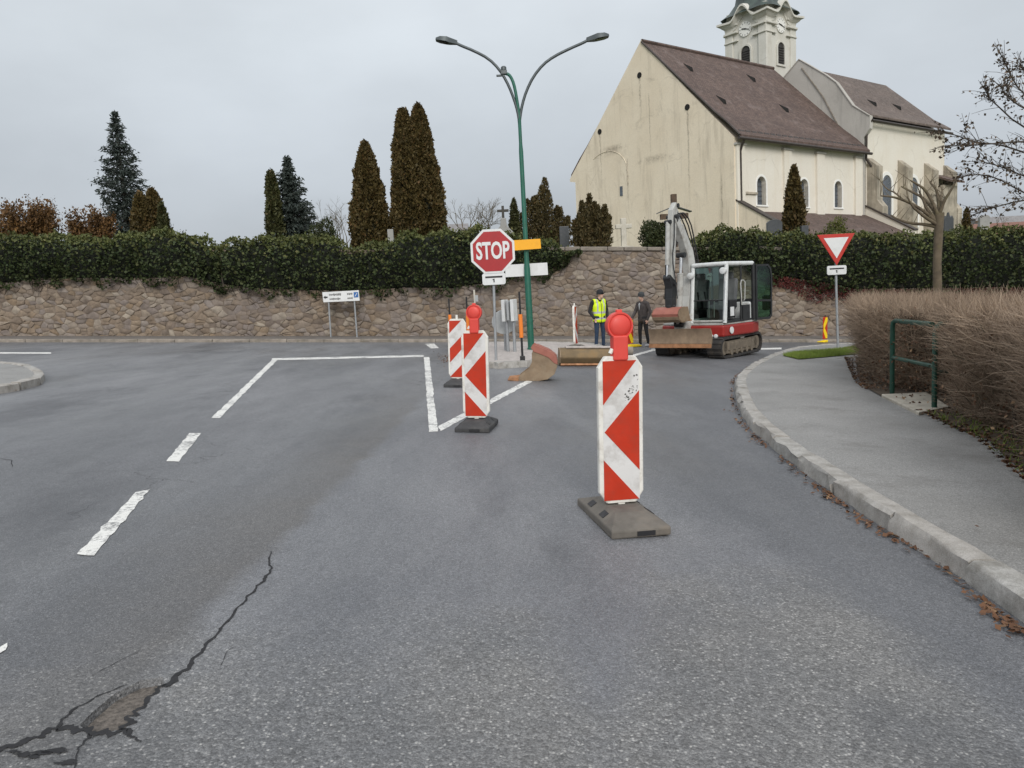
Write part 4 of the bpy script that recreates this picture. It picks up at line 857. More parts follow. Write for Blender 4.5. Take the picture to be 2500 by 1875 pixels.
# ------------------------------------------------------------------ the church
def plaster(name, a, b, stain, sc=0.35, amt=0.6, streak=True, marks_=()):
    t = NT(name); n = t.noise(sc, 6, 0.62); f = t.noise(14, 5, 0.6)
    c = t.mix(t.rng(n, 0.33, 0.67), a, b); c = t.mix(1.0, c, t.rng(f, 0.3, 0.7, 0.93, 1.06), 'MULTIPLY')
    if streak:
        s = t.noise(1.0, 6, 0.7, t.obj((1.6, 1.6, 0.16)), 0.3); c = t.mix(t.rng(s, 0.52, 0.72, 0, amt), c, stain)
        m = t.noise(0.5, 7, 0.72, t.obj((1, 1, 1)), 1.2); c = t.mix(t.rng(m, 0.57, 0.72, 0, amt * .8), c, tuple(q * 0.8 for q in stain))
        hv_ = t.n('ShaderNodeTexVoronoi', feature='DISTANCE_TO_EDGE'); hv_.inputs['Scale'].default_value = 0.22; wv = t.n('ShaderNodeVectorMath', operation='ADD'); nn = t.n('ShaderNodeTexNoise'); nn.inputs['Scale'].default_value = 0.9; nn.inputs['Detail'].default_value = 7
        p = t.obj(); t.link(p, nn.inputs['Vector']); t.link(p, wv.inputs[0]); t.link(nn.outputs['Color'], wv.inputs[1]); t.link(wv.outputs[0], hv_.inputs['Vector'])
        c = t.mix(t.math('MULTIPLY', t.rng(hv_.outputs['Distance'], 0.012, 0.0), t.rng(n, 0.5, 0.6, 0, 0.3)), c, (0.3, 0.25, 0.19))
    for (ky, kz, kl, kw) in marks_:                # run-off streaks with their own place on the wall
        sx, sy, sz = t.sepxyz(); wob = t.math('MULTIPLY', t.math('SUBTRACT', t.noise(2.5, 5, 0.7), 0.5), kw * 3.2)
        a_ = t.rng(t.math('ABSOLUTE', t.math('ADD', t.math('ADD', sy, -ky), wob)), kw, kw * .2); b_ = t.math('MULTIPLY', t.rng(sz, kz, kz - .3), t.rng(sz, kz - kl, kz - kl * .4)); c = t.mix(t.math('MULTIPLY', t.math('MULTIPLY', a_, b_), t.rng(t.noise(6, 5, .7), .35, .6, .15, .75)), c, tuple(q * .62 for q in stain))
    t.col(c); t.rough(0.9); t.bump(f, 0.25, 0.02); t.spec(0.2)
plaster('gable_plaster', (0.70, 0.605, 0.475), (0.76, 0.67, 0.54), (0.42, 0.36, 0.285), amt=0.6, marks_=((7.81, 14.7, 3.4, .13), (3.62, 11.6, 7.0, .10), (12.02, 11.7, 4.5, .08), (10.9, 10.6, .9, 1.4), (6.6, 9.2, .7, 1.6), (9.3, 9.4, 4.2, .12), (7.0, 13.4, 5.0, .06), (1.0, 7.0, 5.0, .07)))
plaster('nave_plaster', (0.70, 0.65, 0.565), (0.745, 0.705, 0.63), (0.62, 0.535, 0.40), amt=0.35)
plaster('grey_plaster', (0.42, 0.40, 0.37), (0.50, 0.48, 0.445), (0.28, 0.27, 0.25), amt=0.6)
plaster('tower_plaster', (0.56, 0.545, 0.49), (0.64, 0.625, 0.575), (0.46, 0.42, 0.34), 0.5, 0.45)
plaster('buttress_stone', (0.26, 0.23, 0.185), (0.52, 0.46, 0.37), (0.13, 0.12, 0.10), 0.9, 0.9)
mat('white_trim', (0.80, 0.79, 0.76), 0.8, 0.05, 4)
mat('clock_white', (0.80, 0.79, 0.75), 0.6, 0.05, 4)
mat('gutter', (0.075, 0.062, 0.056), 0.5, 0.2, 4, metal=0.5)
mat('lead_glass', (0.10, 0.115, 0.135), 0.25, 0.25, 5)
mat('louvre', (0.045, 0.042, 0.04), 0.8, 0.2, 5)
mat('hole_dark', (0.015, 0.014, 0.013), 0.95)
def copper():
    t = NT('copper_green'); n = t.noise(1.2, 6, 0.7, t.obj((1, 1, 0.25))); t.col(t.mix(t.rng(n, 0.35, 0.66), (0.030, 0.038, 0.038), (0.075, 0.105, 0.09))); t.rough(0.55)
copper()
def tiles(name, a, b, c):
    t = NT(name); p = t.obj(); n = t.noise(0.45, 6, 0.65); f = t.noise(3.0, 5, 0.7)
    col = t.mix(t.rng(n, 0.34, 0.66), a, b); col = t.mix(t.rng(f, 0.5, 0.72, 0, 0.6), col, c)
    br = t.n('ShaderNodeTexBrick'); br.inputs['Scale'].default_value = 1.0; br.inputs['Brick Width'].default_value = 0.2; br.inputs['Row Height'].default_value = 0.17; br.inputs['Mortar Size'].default_value = 0.012
    br.inputs['Color1'].default_value = (1, 1, 1, 1); br.inputs['Color2'].default_value = (.62, .6, .6, 1); br.inputs['Mortar'].default_value = (.3, .28, .28, 1); t.link(t.n('ShaderNodeUVMap').outputs[0], br.inputs['Vector'])
    col = t.mix(1.0, col, br.outputs['Color'], 'MULTIPLY'); streak = t.noise(1.2, 4, 0.6, t.obj((1.2, 1.2, .12))); col = t.mix(t.rng(streak, 0.56, 0.7, 0, 0.35), col, (0.25, 0.2, 0.185)); t.col(col); t.rough(0.8); t.bump(br.outputs['Fac'], 0.5, -0.02)
tiles('roof_tiles', (0.120, 0.080, 0.066), (0.170, 0.115, 0.094), (0.075, 0.054, 0.048))
tiles('choir_tiles', (0.150, 0.115, 0.097), (0.200, 0.155, 0.130), (0.095, 0.080, 0.072))

CA = V((14.6, 49.08, 0)); YAW = 0.625; CB = 1.4                        # near corner of the nave, its axis, base height
ch = thing('church', 'cream plastered church with brown tiled roofs and a clock tower behind the wall', 'church', (CA.x, CA.y, CB), YAW)
def cz(z): return z - CB
E1 = V((math.cos(YAW), math.sin(YAW), 0)); E2 = V((-math.sin(YAW), math.cos(YAW), 0))
W_, LN, ZE, ZR = 15.0, 14.7, 10.45, 18.15
def roof_uv(o):
    me = o.data; uv = me.uv_layers.new(name='UVMap')
    for p in me.polygons:
        n = p.normal; h = V((0, 0, 1)).cross(n)
        h = h.normalized() if h.length > 1e-4 else V((1, 0, 0)); u2 = n.cross(h)
        for li in p.loop_indices:
            c = me.vertices[me.loops[li].vertex_index].co; uv.data[li].uv = (c.dot(h), c.dot(u2))
    return o
X = lambda u, q, t: V((t, u, q))           # polygon in the cross-section plane (e2, z), extruded along the axis
Yp = lambda u, q, t: V((u, t, q))          # polygon in the long plane (e1, z), extruded across
# west gable wall (thick plate), nave side walls, east closure
gab = [(0, 0), (W_, 0), (W_, cz(ZE) - .55), (W_ + .62, cz(ZE) - .42), (W_ + .62, cz(ZE) - .2), (W_ - 1.4, cz(ZE) + 1.75), (W_ / 2 + .05, cz(ZR) + .26), (W_ / 2 - .1, cz(ZR) - .05), (0, cz(ZE) + .02)]
MB().prism(gab, X, -.11, 0.7).build('gable_wall', 'gable_plaster', ch)
wins = [(2.62, 6.42, 8.22), (7.32, 6.42, 8.26), (11.45, 6.46, 8.3)]; ww = 0.94
def arch(c, a, b, wd, n=9, g=0.0):
    r = wd / 2 + g; zz = b - wd / 2; return [(c - r, a - g), (c + r, a - g)] + [(c + r * math.cos(t), zz + r * math.sin(t)) for t in np.linspace(0, PI, n)]
def wall_with_holes(outline, holes, fn, t0, t1):
    mb = MB(); loops = [[V((u, q, 0)) for u, q in outline]] + [[V((u, q, 0)) for u, q in h] for h in holes]; flat = [p for L in loops for p in L]; o = len(mb.v)
    mb.v += [tuple(fn(p.x, p.y, t0)) for p in flat] + [tuple(fn(p.x, p.y, t1)) for p in flat]; k = len(flat)
    for a, b, c in tessellate_polygon(loops): mb.f += [(c, b, a), (k + a, k + b, k + c)]; mb.m += [0, 0]
    s = 0
    for L in loops:
        for i in range(len(L)): a, b = s + i, s + (i + 1) % len(L); mb.f.append((a, b, k + b, k + a)); mb.m.append(0)
        s += len(L)
    return mb
wall_with_holes([(0.7, 0), (LN, 0), (LN, cz(ZE) - .05), (0.7, cz(ZE) - .05)], [arch(c, cz(a), cz(b), ww) for c, a, b in wins], Yp, 0.003, 0.6).build('nave_wall', 'nave_plaster', ch)
MB().box(((LN + .7) / 2, W_ - .3, cz(ZE) / 2 - .03), (LN - .7, .6, cz(ZE) - .06)).build('nave_wall', 'nave_plaster', ch)
for c, a, b in wins:
    w0 = MB().prism(arch(c, cz(a), cz(b), ww, 9, -0.01), Yp, 0.32, 0.36).build('window', 'lead_glass', ch)
    mb = MB(); out, inn_ = arch(c, cz(a), cz(b), ww, 13, 0.14), arch(c, cz(a), cz(b), ww, 13, 0.0); k = len(out); mb.add([Yp(u, q, -0.015) for u, q in out] + [Yp(u, q, -0.015) for u, q in inn_] + [Yp(u, q, 0.012) for u, q in out] + [Yp(u, q, .3) for u, q in inn_], [f for i in range(k) for f in ((i, (i + 1) % k, k + (i + 1) % k, k + i), (i, (i + 1) % k, 2 * k + (i + 1) % k, 2 * k + i), (k + i, k + (i + 1) % k, 3 * k + (i + 1) % k, 3 * k + i))]); mb.build('frame', 'white_trim', w0)
    mb = MB()
    for z0 in np.arange(a + .3, b - .1, .3): mb.box((c, 0.31, cz(z0)), (ww - .02, .03, .025))
    mb.box((c, 0.305, cz((a + b) / 2)), (.03, .03, b - a - .04)); mb.build('glazing_bars', 'louvre', w0)
    MB().box((c, -.02, cz(a) - .06), (ww + .3, .12, .1)).build('sill', 'white_trim', w0)
for a, b in ((0.003, .78), (4.9, 5.72), (8.65, 9.55), (13.5, 14.3)):
    MB().box(((a + b) / 2, -.06, cz(10.0) / 2), (b - a, .2, cz(10.0))).build('pilaster', 'nave_plaster', ch, bevel=.015)
    MB().box(((a + b) / 2, -.08, cz(10.07)), (b - a + .22, .3, .14)).build('pilaster_cap', 'grey_plaster', ch, bevel=.02)
MB().box((1.42, -.05, cz(7.12)), (1.3, .14, .13)).build('ledge', 'buttress_stone', ch)
# gable details
for u, z in ((7.81, 16.12), (3.62, 13.06), (12.02, 13.14)):
    MB().lathe([(.2, 0), (.2, .05), (.14, .05), (.14, .02)], 16, (-.145, u, cz(z)), rot=M.Rotation(R(90), 3, 'Y')).build('round_vent', 'hole_dark', ch)
MB().box((-.115, 9.97, cz(8.55)), (.06, .26, .68)).build('slit_window', 'lead_glass', ch)
# faint relief of a bricked-up arch
mb = MB(); ap = [(11.6 - 2.3 * math.cos(t), cz(9.7) + 1.9 * math.sin(t)) for t in np.linspace(0.9, PI, 14)]; ap += [(9.95 + 3.95 - 0, cz(9.7))][:0]
pts = [V((-.115, 9.3 + (2.2 - 2.2 * math.cos(t)), cz(9.9) + 1.7 * math.sin(t))) for t in np.linspace(0, 2.2, 14)]; pts = [V((-.115, 9.3, cz(8.9)))] + pts; mb.tube(pts, .03, 5); mb.build('old_arch_line', 'gable_plaster', ch)
# nave roof with bell-cast eaves
def roof(name, ws, x0, x1, zr, ze, over, m, flare=0.9, thick=0.16, yo=0.0, sub=8):
    prof = []; half = ws / 2
    for i in range(sub + 1):
        f = i / sub; y = half * (1 - f) - over * f; z = ze + (zr - ze) * (1 - f) ** 1.0; z += (flare * 0.42) * max(0, (f - .72) / .28) ** 2; z -= (over / half) * (zr - ze) * 0.55 * f * (f > .95); prof.append((y, z))
    right = [(yo + y, z) for y, z in prof]; left = [(yo + ws - y, z) for y, z in prof]; mb = MB()
    for s in (right, left):
        n = len(s); vs = [(x, y, z) for x in (x0, x1) for y, z in s] + [(x, y, z - thick) for x in (x0, x1) for y, z in s]
        fs = [(i, i + 1, n + i + 1, n + i) for i in range(n - 1)] + [(2 * n + i, 2 * n + i + 1, 3 * n + i + 1, 3 * n + i) for i in range(n - 1)] + [(i, i + 1, 2 * n + i + 1, 2 * n + i) for i in range(n - 1)] + [(n + i, n + i + 1, 3 * n + i + 1, 3 * n + i) for i in range(n - 1)] + [(n - 1, 2 * n - 1, 4 * n - 1, 3 * n - 1)]
        mb.add(vs, fs)
    return roof_uv(mb.build(name, m, ch)), right
nroof, nprof = roof('nave_roof', W_, -.07, LN + .05, cz(ZR) + .12, cz(ZE) + .02, .5, 'roof_tiles')
mb = MB(); mb.tube([(-.1, W_ / 2, cz(ZR) + .16), (LN, W_ / 2, cz(ZR) + .16)], .14, 8); mb.build('ridge_tiles', 'roof_tiles', nroof)
roof_uv(bpy.data.objects[nroof.children[0].name])
mb = MB()
mb.tube([(-.15, y, z - .02) for y, z in nprof], .07, 6)
mb.build('verge_board', 'gutter', nroof)
MB().tube([(-.3, -.55, cz(ZE) - .12), (LN + .2, -.55, cz(ZE) - .14)], .1, 8).build('gutter', 'gutter', nroof, smooth=60)
mb = MB()
for i in range(22):
    x = .4 + i * .64; mb.box((x, -.2, cz(ZE) + .42), (.5, .03, .14), M.Rotation(R(-25), 3, 'X'))
mb.build('snow_guard', 'gutter', nroof)
def dormer(x, f, par, prof, name='roof_vent'):
    s_ = f * (len(prof) - 1); i = min(int(s_), len(prof) - 2); a, b = prof[i], prof[i + 1]; q = s_ - i; y = a[0] + (b[0] - a[0]) * q; z = a[1] + (b[1] - a[1]) * q; sl = (prof[0][1] - prof[-2][1]) / (prof[0][0] - prof[-2][0])
    wd, dp, hh = .3, .8, .16
    wd = .15; MB().add([(x - wd, y - dp * .35, z - dp * .35 * sl), (x + wd, y - dp * .35, z - dp * .35 * sl), (x, y - dp * .4, z - dp * .35 * sl + hh + .1), (x, y + dp * .6, z + dp * .6 * sl + .03)], [(0, 1, 2), (1, 3, 2), (3, 0, 2)]).build(name, 'hole_dark', par, fixn=True)
for x, f in ((2.2, .26), (9.3, .24), (2.0, .62), (9.1, .60)): dormer(x, f, nroof, nprof)
dp1 = [(.25, -.55, cz(ZE) - .15), (.3, -.3, cz(ZE) - .5), (.32, -.16, cz(ZE) - .8), (.34, -.16, cz(5.6))]
MB().tube(dp1, .075, 8).build('downpipe', 'gutter', ch, smooth=60)
# side aisle with lean-to roof and end walls
ay = -3.4; ztop, zlow = 6.02, 4.3
MB().box((7.7, ay / 2 - .1, cz(zlow) / 2 - .1), (14.6, -ay - .3, cz(zlow) - .2)).build('aisle_wall', 'nave_plaster', ch)
mb = MB(); mb.add([(.55, .05, cz(ztop)), (15.1, .05, cz(ztop)), (15.1, ay - .4, cz(zlow) - .25), (.55, ay - .4, cz(zlow) - .25), (.55, .05, cz(ztop) - .15), (15.1, .05, cz(ztop) - .15), (15.1, ay - .4, cz(zlow) - .4), (.55, ay - .4, cz(zlow) - .4)], [(0, 1, 2, 3), (4, 5, 6, 7), (2, 3, 7, 6), (0, 3, 7, 4), (1, 2, 6, 5), (0, 1, 5, 4)]); roof_uv(mb.build('aisle_roof', 'roof_tiles', ch))
for x, m in ((.15, 'gable_plaster'), (15.15, 'nave_plaster')):
    MB().prism([(0.0, 0), (ay - .15, 0), (ay - .15, cz(4.55)), (0.0, cz(6.62))], X, x - .1, x + .32).build('aisle_end_wall', m, ch)
    MB().add([(x - .18, 0.02, cz(6.62)), (x + .4, 0.02, cz(6.62)), (x + .4, ay - .22, cz(4.53)), (x - .18, ay - .22, cz(4.53)), (x - .18, 0.02, cz(6.72)), (x + .4, 0.02, cz(6.72)), (x + .4, ay - .22, cz(4.63)), (x - .18, ay - .22, cz(4.63))], [(0, 1, 2, 3), (4, 5, 6, 7), (0, 1, 5, 4), (2, 3, 7, 6), (1, 2, 6, 5), (0, 3, 7, 4)]).build('coping', 'gutter', ch)
# choir
CX0, CX1, CW, CZE, CZR = 15.0, 27.1, 10.0, 12.75, 17.7
MB().box(((CX0 + CX1) / 2, CW / 2, cz(CZE) / 2), (CX1 - CX0, CW, cz(CZE))).build('choir_wall', 'nave_plaster', ch)
croof, cprof = roof('choir_roof', CW, CX0, CX1 + .1, cz(CZR) + .1, cz(CZE) + .05, .45, 'choir_tiles', 1.3)
MB().prism([(0.3, cz(CZE)), (CW - .3, cz(CZE)), (CW / 2, cz(CZR))], X, CX1 - .5, CX1 + .02).build('east_gable', 'nave_plaster', ch)
MB().tube([(CX0, -.5, cz(CZE) - .05), (CX1 + .2, -.5, cz(CZE) - .05)], .1, 8).build('gutter', 'gutter', croof, smooth=60)
for x, f in ((18.9, .62), (22.8, .6)): dormer(x, f, croof, cprof)
cg = [(0, 0), (CW + .6, 0), (CW + .6, cz(12.6)), (CW - 1.0, cz(15.3)), (6.6, cz(17.35)), (5.19, cz(18.42)), (3.0, cz(16.75)), (2.1, cz(15.95)), (0.8, cz(14.0)), (-.5, cz(13.0)), (-.5, cz(12.1)), (0.0, cz(11.5))]
MB().prism(cg, X, 14.72, 15.1).build('choir_gable_wall', 'grey_plaster', ch)
mb = MB(); mb.tube([(14.7, y, z + .0) for y, z in cg[2:-2]], .05, 6); mb.build('gable_coping', 'grey_plaster', ch)
mb = MB(); mb.tube([(14.68, 4.95, cz(17.7)), (14.68, 3.2, cz(15.2)), (14.68, 1.3, cz(11.6))], .045, 5); mb.build('old_roof_line', 'coping_stone', ch)
MB().tube([(14.95, -.5, cz(12.7)), (14.95, -.3, cz(12.3)), (14.9, -.16, cz(11.8)), (14.85, -.16, cz(10.0)), (15.3, -.35, cz(9.4)), (15.32, -.35, cz(5.6))], .085, 8).build('downpipe', 'gutter', ch, smooth=60)
for i, (x, top) in enumerate(((15.6, 9.9), (20.0, 10.0), (24.1, 10.0), (27.3, 10.0))):
    MB().prism([(0.02, 0), (-1.2, 0), (-1.2, cz(top - 3.4)), (-.8, cz(top - 2.9)), (-.8, cz(top) - .45), (0.02, cz(top) + .25)], X, x - .38, x + .38).build('buttress', 'buttress_stone', ch, bevel=.03)
for x in (18.0, 22.0):
    w0 = MB().prism(arch(x, cz(5.4), cz(9.0), 1.3), Yp, -.02, .05).build('choir_window', 'lead_glass', ch); mb = MB(); o_, i_ = arch(x, cz(5.4), cz(9.0), 1.3, 11, .28), arch(x, cz(5.4), cz(9.0), 1.3, 11, .02); k = len(o_)
    mb.add([Yp(u, q, t) for t in (-.06, .0) for L in (o_, i_) for u, q in L], [f for i in range(k) for f in ((i, (i + 1) % k, k + (i + 1) % k, k + i), (i, (i + 1) % k, 2 * k + (i + 1) % k, 2 * k + i), (k + i, k + (i + 1) % k, 3 * k + (i + 1) % k, 3 * k + i))]); mb.build('frame', 'white_trim', w0)
MB().box((25.7, -.6, cz(8.4) / 2), (2.3, 1.1, cz(8.4))).build('porch', 'buttress_stone', ch)
mb = MB(); mb.add([(24.5, -.05, cz(9.4)), (26.9, -.05, cz(9.4)), (26.9, -1.7, cz(8.7)), (24.5, -1.7, cz(8.7)), (24.5, -.05, cz(9.25)), (26.9, -.05, cz(9.25)), (26.9, -1.7, cz(8.55)), (24.5, -1.7, cz(8.55))], [(0, 1, 2, 3), (4, 5, 6, 7), (2, 3, 7, 6), (0, 3, 7, 4), (1, 2, 6, 5), (0, 1, 5, 4)]); roof_uv(mb.build('porch_roof', 'roof_tiles', ch))
# clock tower
TX, TYc, TW = 17.3, 10.0, 4.0; tc_ = V((TX + TW / 2, TYc + TW / 2, 0)); ZC = 24.75
tower = MB().box((tc_.x, tc_.y, cz(ZC) / 2), (TW, TW, cz(ZC))).build('tower', 'tower_plaster', ch)
for sx, sy in ((-1, -1), (1, -1), (-1, 1), (1, 1)):
    MB().box((tc_.x + sx * TW * .43, tc_.y + sy * TW * .43, cz(23.3) / 2 + 4), (TW * .2, TW * .2, cz(23.3) - 8)).build('corner_pilaster', 'tower_plaster', tower, bevel=.03)
def tface(k):      # outward frame of face k: centre, right vector, normal
    n = (V((-1, 0, 0)), V((0, -1, 0)), V((1, 0, 0)), V((0, 1, 0)))[k]; r = V((0, 0, 1)).cross(n); return tc_ + n * TW / 2, r, n
for k in range(4):
    c, r, n = tface(k); fn = lambda u, q, t: c + r * u + n * t + V((0, 0, q))
    # entablature bands interrupted by the clock bay
    for z0, dz, pr in ((23.65, .14, .16), (23.02, .16, .2), (22.3, .1, .12)):
        for sg in (-1, 1): MB().box(c + r * sg * TW * .36 + n * .05 + V((0, 0, cz(z0))), (TW * .34 if k % 2 else pr * 2 + .1, pr * 2 + .1 if k % 2 else TW * .34, dz)).build('moulding', 'tower_plaster', tower, bevel=.02)
    lv = MB().prism(arch(0, cz(19.85), cz(21.65), .95), fn, -.03, .025).build('belfry_opening', 'louvre', tower)
    mb = MB()
    for z0 in np.arange(20.0, 21.4, .2): mb.prism([(-.42, cz(z0)), (.42, cz(z0)), (.42, cz(z0) + .05), (-.42, cz(z0) + .05)], fn, .02, .08)
    mb.build('louvre_slats', 'louvre', lv)
    mb = MB(); o_, i_ = arch(0, cz(19.85), cz(21.65), .95, 13, .16), arch(0, cz(19.85), cz(21.65), .95, 13, .0); kk = len(o_)
    mb.add([fn(u, q, t) for t in (.12, .0) for L in (o_, i_) for u, q in L], [f for i in range(kk) for f in ((i, (i + 1) % kk, kk + (i + 1) % kk, kk + i), (i, (i + 1) % kk, 2 * kk + (i + 1) % kk, 2 * kk + i), (kk + i, kk + (i + 1) % kk, 3 * kk + (i + 1) % kk, 3 * kk + i))]); mb.build('surround', 'tower_plaster', lv)
    mb = MB(); NP = 28; ck = MB().prism([(.62 * math.cos(2 * PI * i / NP), cz(23.05) + .62 * math.sin(2 * PI * i / NP)) for i in range(NP)], fn, 0, .1).build('clock_face', 'clock_white', tower)
    for i in range(12):
        a = 2 * PI * i / 12; ro = M.Rotation(0, 3, 'Z'); ca, sa = math.sin(a), math.cos(a); q = [(.44, -.03), (.58, -.03), (.58, .03), (.44, .03)]; mb.prism([(u * ca + v * sa, cz(23.05) + u * sa - v * ca) for u, v in q], fn, .1, .12)
    mb.build('hour_mark', 'grave_grey', ck)
    mb = MB()
    for a, L, wd in ((R(108), .5, .035), (R(282), .36, .05)):
        ca, sa = math.sin(a), math.cos(a); mb.prism([(u * ca + v * sa, cz(23.05) + u * sa - v * ca) for u, v in ((-.1, -wd), (L, -wd * .6), (L, wd * .6), (-.1, wd))], fn, .13, .15)
    mb.build('clock_hand', 'hole_dark', ck)
    # curved cornice rising over the clock
    mb = MB(); N = 28; secs = []
    half = TW / 2 + .62
    def ch_(u):
        q = abs(u) / (TW / 2); return 23.72 + 1.08 * (math.cos(min(1, q / .62) * PI) * .5 + .5) + .10 * max(0, (q - .7) / .6)
    for i in range(N + 1):
        u = -half + 2 * half * i / N; z0 = cz(ch_(u))
        lim = lambda o: min(1.0, 1.0)
        sec = []
        for o_, dz in ((-.05, -.55), (.1, -.5), (.14, -.3), (.34, -.16), (.44, .0), (.62, .04), (.62, .2), (.3, .3), (-.05, .34)):
            uu = max(-(TW / 2 + o_), min(TW / 2 + o_, u)); sec.append(fn(uu, z0 + dz, o_))
        secs.append(sec)
    ks = 9; mb.add([p for s_ in secs for p in s_], [(i * ks + j, i * ks + j + 1, (i + 1) * ks + j + 1, (i + 1) * ks + j) for i in range(N) for j in range(ks - 1)]); mb.build('cornice', 'tower_plaster', tower, smooth=40)
# copper dome: curved square helm with lantern and ball
mb = MB(); prof = [(2.62, 24.3), (2.1, 24.8), (1.75, 25.5), (1.7, 26.3), (1.85, 27.0), (1.9, 27.6), (1.7, 28.3), (1.25, 28.9), (.9, 29.2), (.8, 29.4), (.8, 29.8), (1.0, 29.9), (.95, 30.4), (.6, 31.0), (.25, 31.5), (.08, 32.4), (.04, 33.4)]
n = 32; vs = []
for r_, z in prof:
    for j in range(n):
        a = 2 * PI * j / n + PI / 4; sq = 1 / max(abs(math.cos(a)), abs(math.sin(a))); f = max(0, min(1, (28.3 - z) / 4)); m_ = (1 - f) + f * min(sq, 1.28); vs.append((tc_.x + r_ * m_ * math.cos(a), tc_.y + r_ * m_ * math.sin(a), cz(z)))
kf_ = len(prof); mb.add(vs, [(i * n + j, i * n + (j + 1) % n, (i + 1) * n + (j + 1) % n, (i + 1) * n + j) for i in range(kf_ - 1) for j in range(n)] + [tuple((kf_ - 1) * n + j for j in range(n))]); mb.lathe([(0.02, 33.2 - CB), (.22, 33.4 - CB), (.22, 33.6 - CB), (.02, 33.8 - CB)], 12, (tc_.x, tc_.y, 0)); mb.build('dome', 'copper_green', tower, smooth=50)

# ------------------------------------------------------------------ street furniture
mat('white_plastic', (0.72, 0.70, 0.65), 0.5, 0.07, 5, (0.30, 0.25, 0.20), 8, 0.65)
mat('reflect_white', (0.64, 0.63, 0.62), 0.45, 0.07, 6, (0.27, 0.24, 0.21), 4.5, 0.75)
mat('reflect_red', (0.47, 0.030, 0.008), 0.42, 0.1, 6, (0.24, 0.05, 0.03), 5, 0.55)
mat('lamp_red', (0.66, 0.060, 0.045), 0.5, 0.06, 9, (0.45, 0.05, 0.04), 8, 0.35, spec=0.5)
mat('rubber_base', (0.135, 0.122, 0.106), 0.85, 0.2, 9, (0.20, 0.165, 0.13), 6, 0.5, bump=0.4, bsc=70)
mat('rubber_dark', (0.05, 0.05, 0.052), 0.8, 0.2, 9, (0.12, 0.11, 0.10), 8, 0.4, bump=0.4, bsc=70)
mat('galvanised', (0.33, 0.345, 0.36), 0.5, 0.12, 7, metal=0.4)
mat('sign_white', (0.68, 0.69, 0.69), 0.4, 0.05, 5, (0.45, 0.45, 0.43), 6, 0.3)
mat('sign_grey_back', (0.42, 0.435, 0.44), 0.5, 0.08, 5, metal=0.3)
mat('sign_red', (0.36, 0.022, 0.026), 0.4, 0.06, 5)
mat('give_red', (0.46, 0.035, 0.025), 0.4, 0.06, 5)
mat('sign_yellow', (0.86, 0.40, 0.012), 0.45, 0.05, 4, (0.55, 0.26, 0.02), 6, 0.3)
mat('black_paint', (0.018, 0.018, 0.02), 0.5, 0.2, 6)
mat('green_paint', (0.018, 0.115, 0.078), 0.45, 0.12, 4, (0.03, 0.07, 0.05), 5, 0.4)
mat('green_rail', (0.012, 0.060, 0.040), 0.4, 0.15, 8, (0.03, 0.045, 0.03), 9, 0.5)
mat('lamp_arm', (0.075, 0.088, 0.092), 0.4, 0.12, 4, metal=0.3)
mat('orange_sleeve', (0.80, 0.22, 0.03), 0.5, 0.07, 6)
mat('beacon_yellow', (0.85, 0.60, 0.01), 0.45, 0.06, 6, (0.5, 0.33, 0.02), 7, 0.3)
mat('sign_blue', (0.03, 0.12, 0.34), 0.4, 0.06, 6)
mat('sign_text', (0.10, 0.10, 0.10), 0.6, 0.1, 6)
mat('ink', (0.09, 0.085, 0.08), 0.7, 0.3, 30)
XZ = lambda u, q, t: V((u, t, q))            # panel plane: u right, q up, t depth (towards -Y is the viewer)
def octo(wd, z0, z1, ch, cv): hw = wd / 2; return [(-hw + ch, z0), (hw - ch, z0), (hw, z0 + cv), (hw, z1 - cv), (hw - ch, z1), (-hw + ch, z1), (-hw, z1 - cv), (-hw, z0 + cv)]
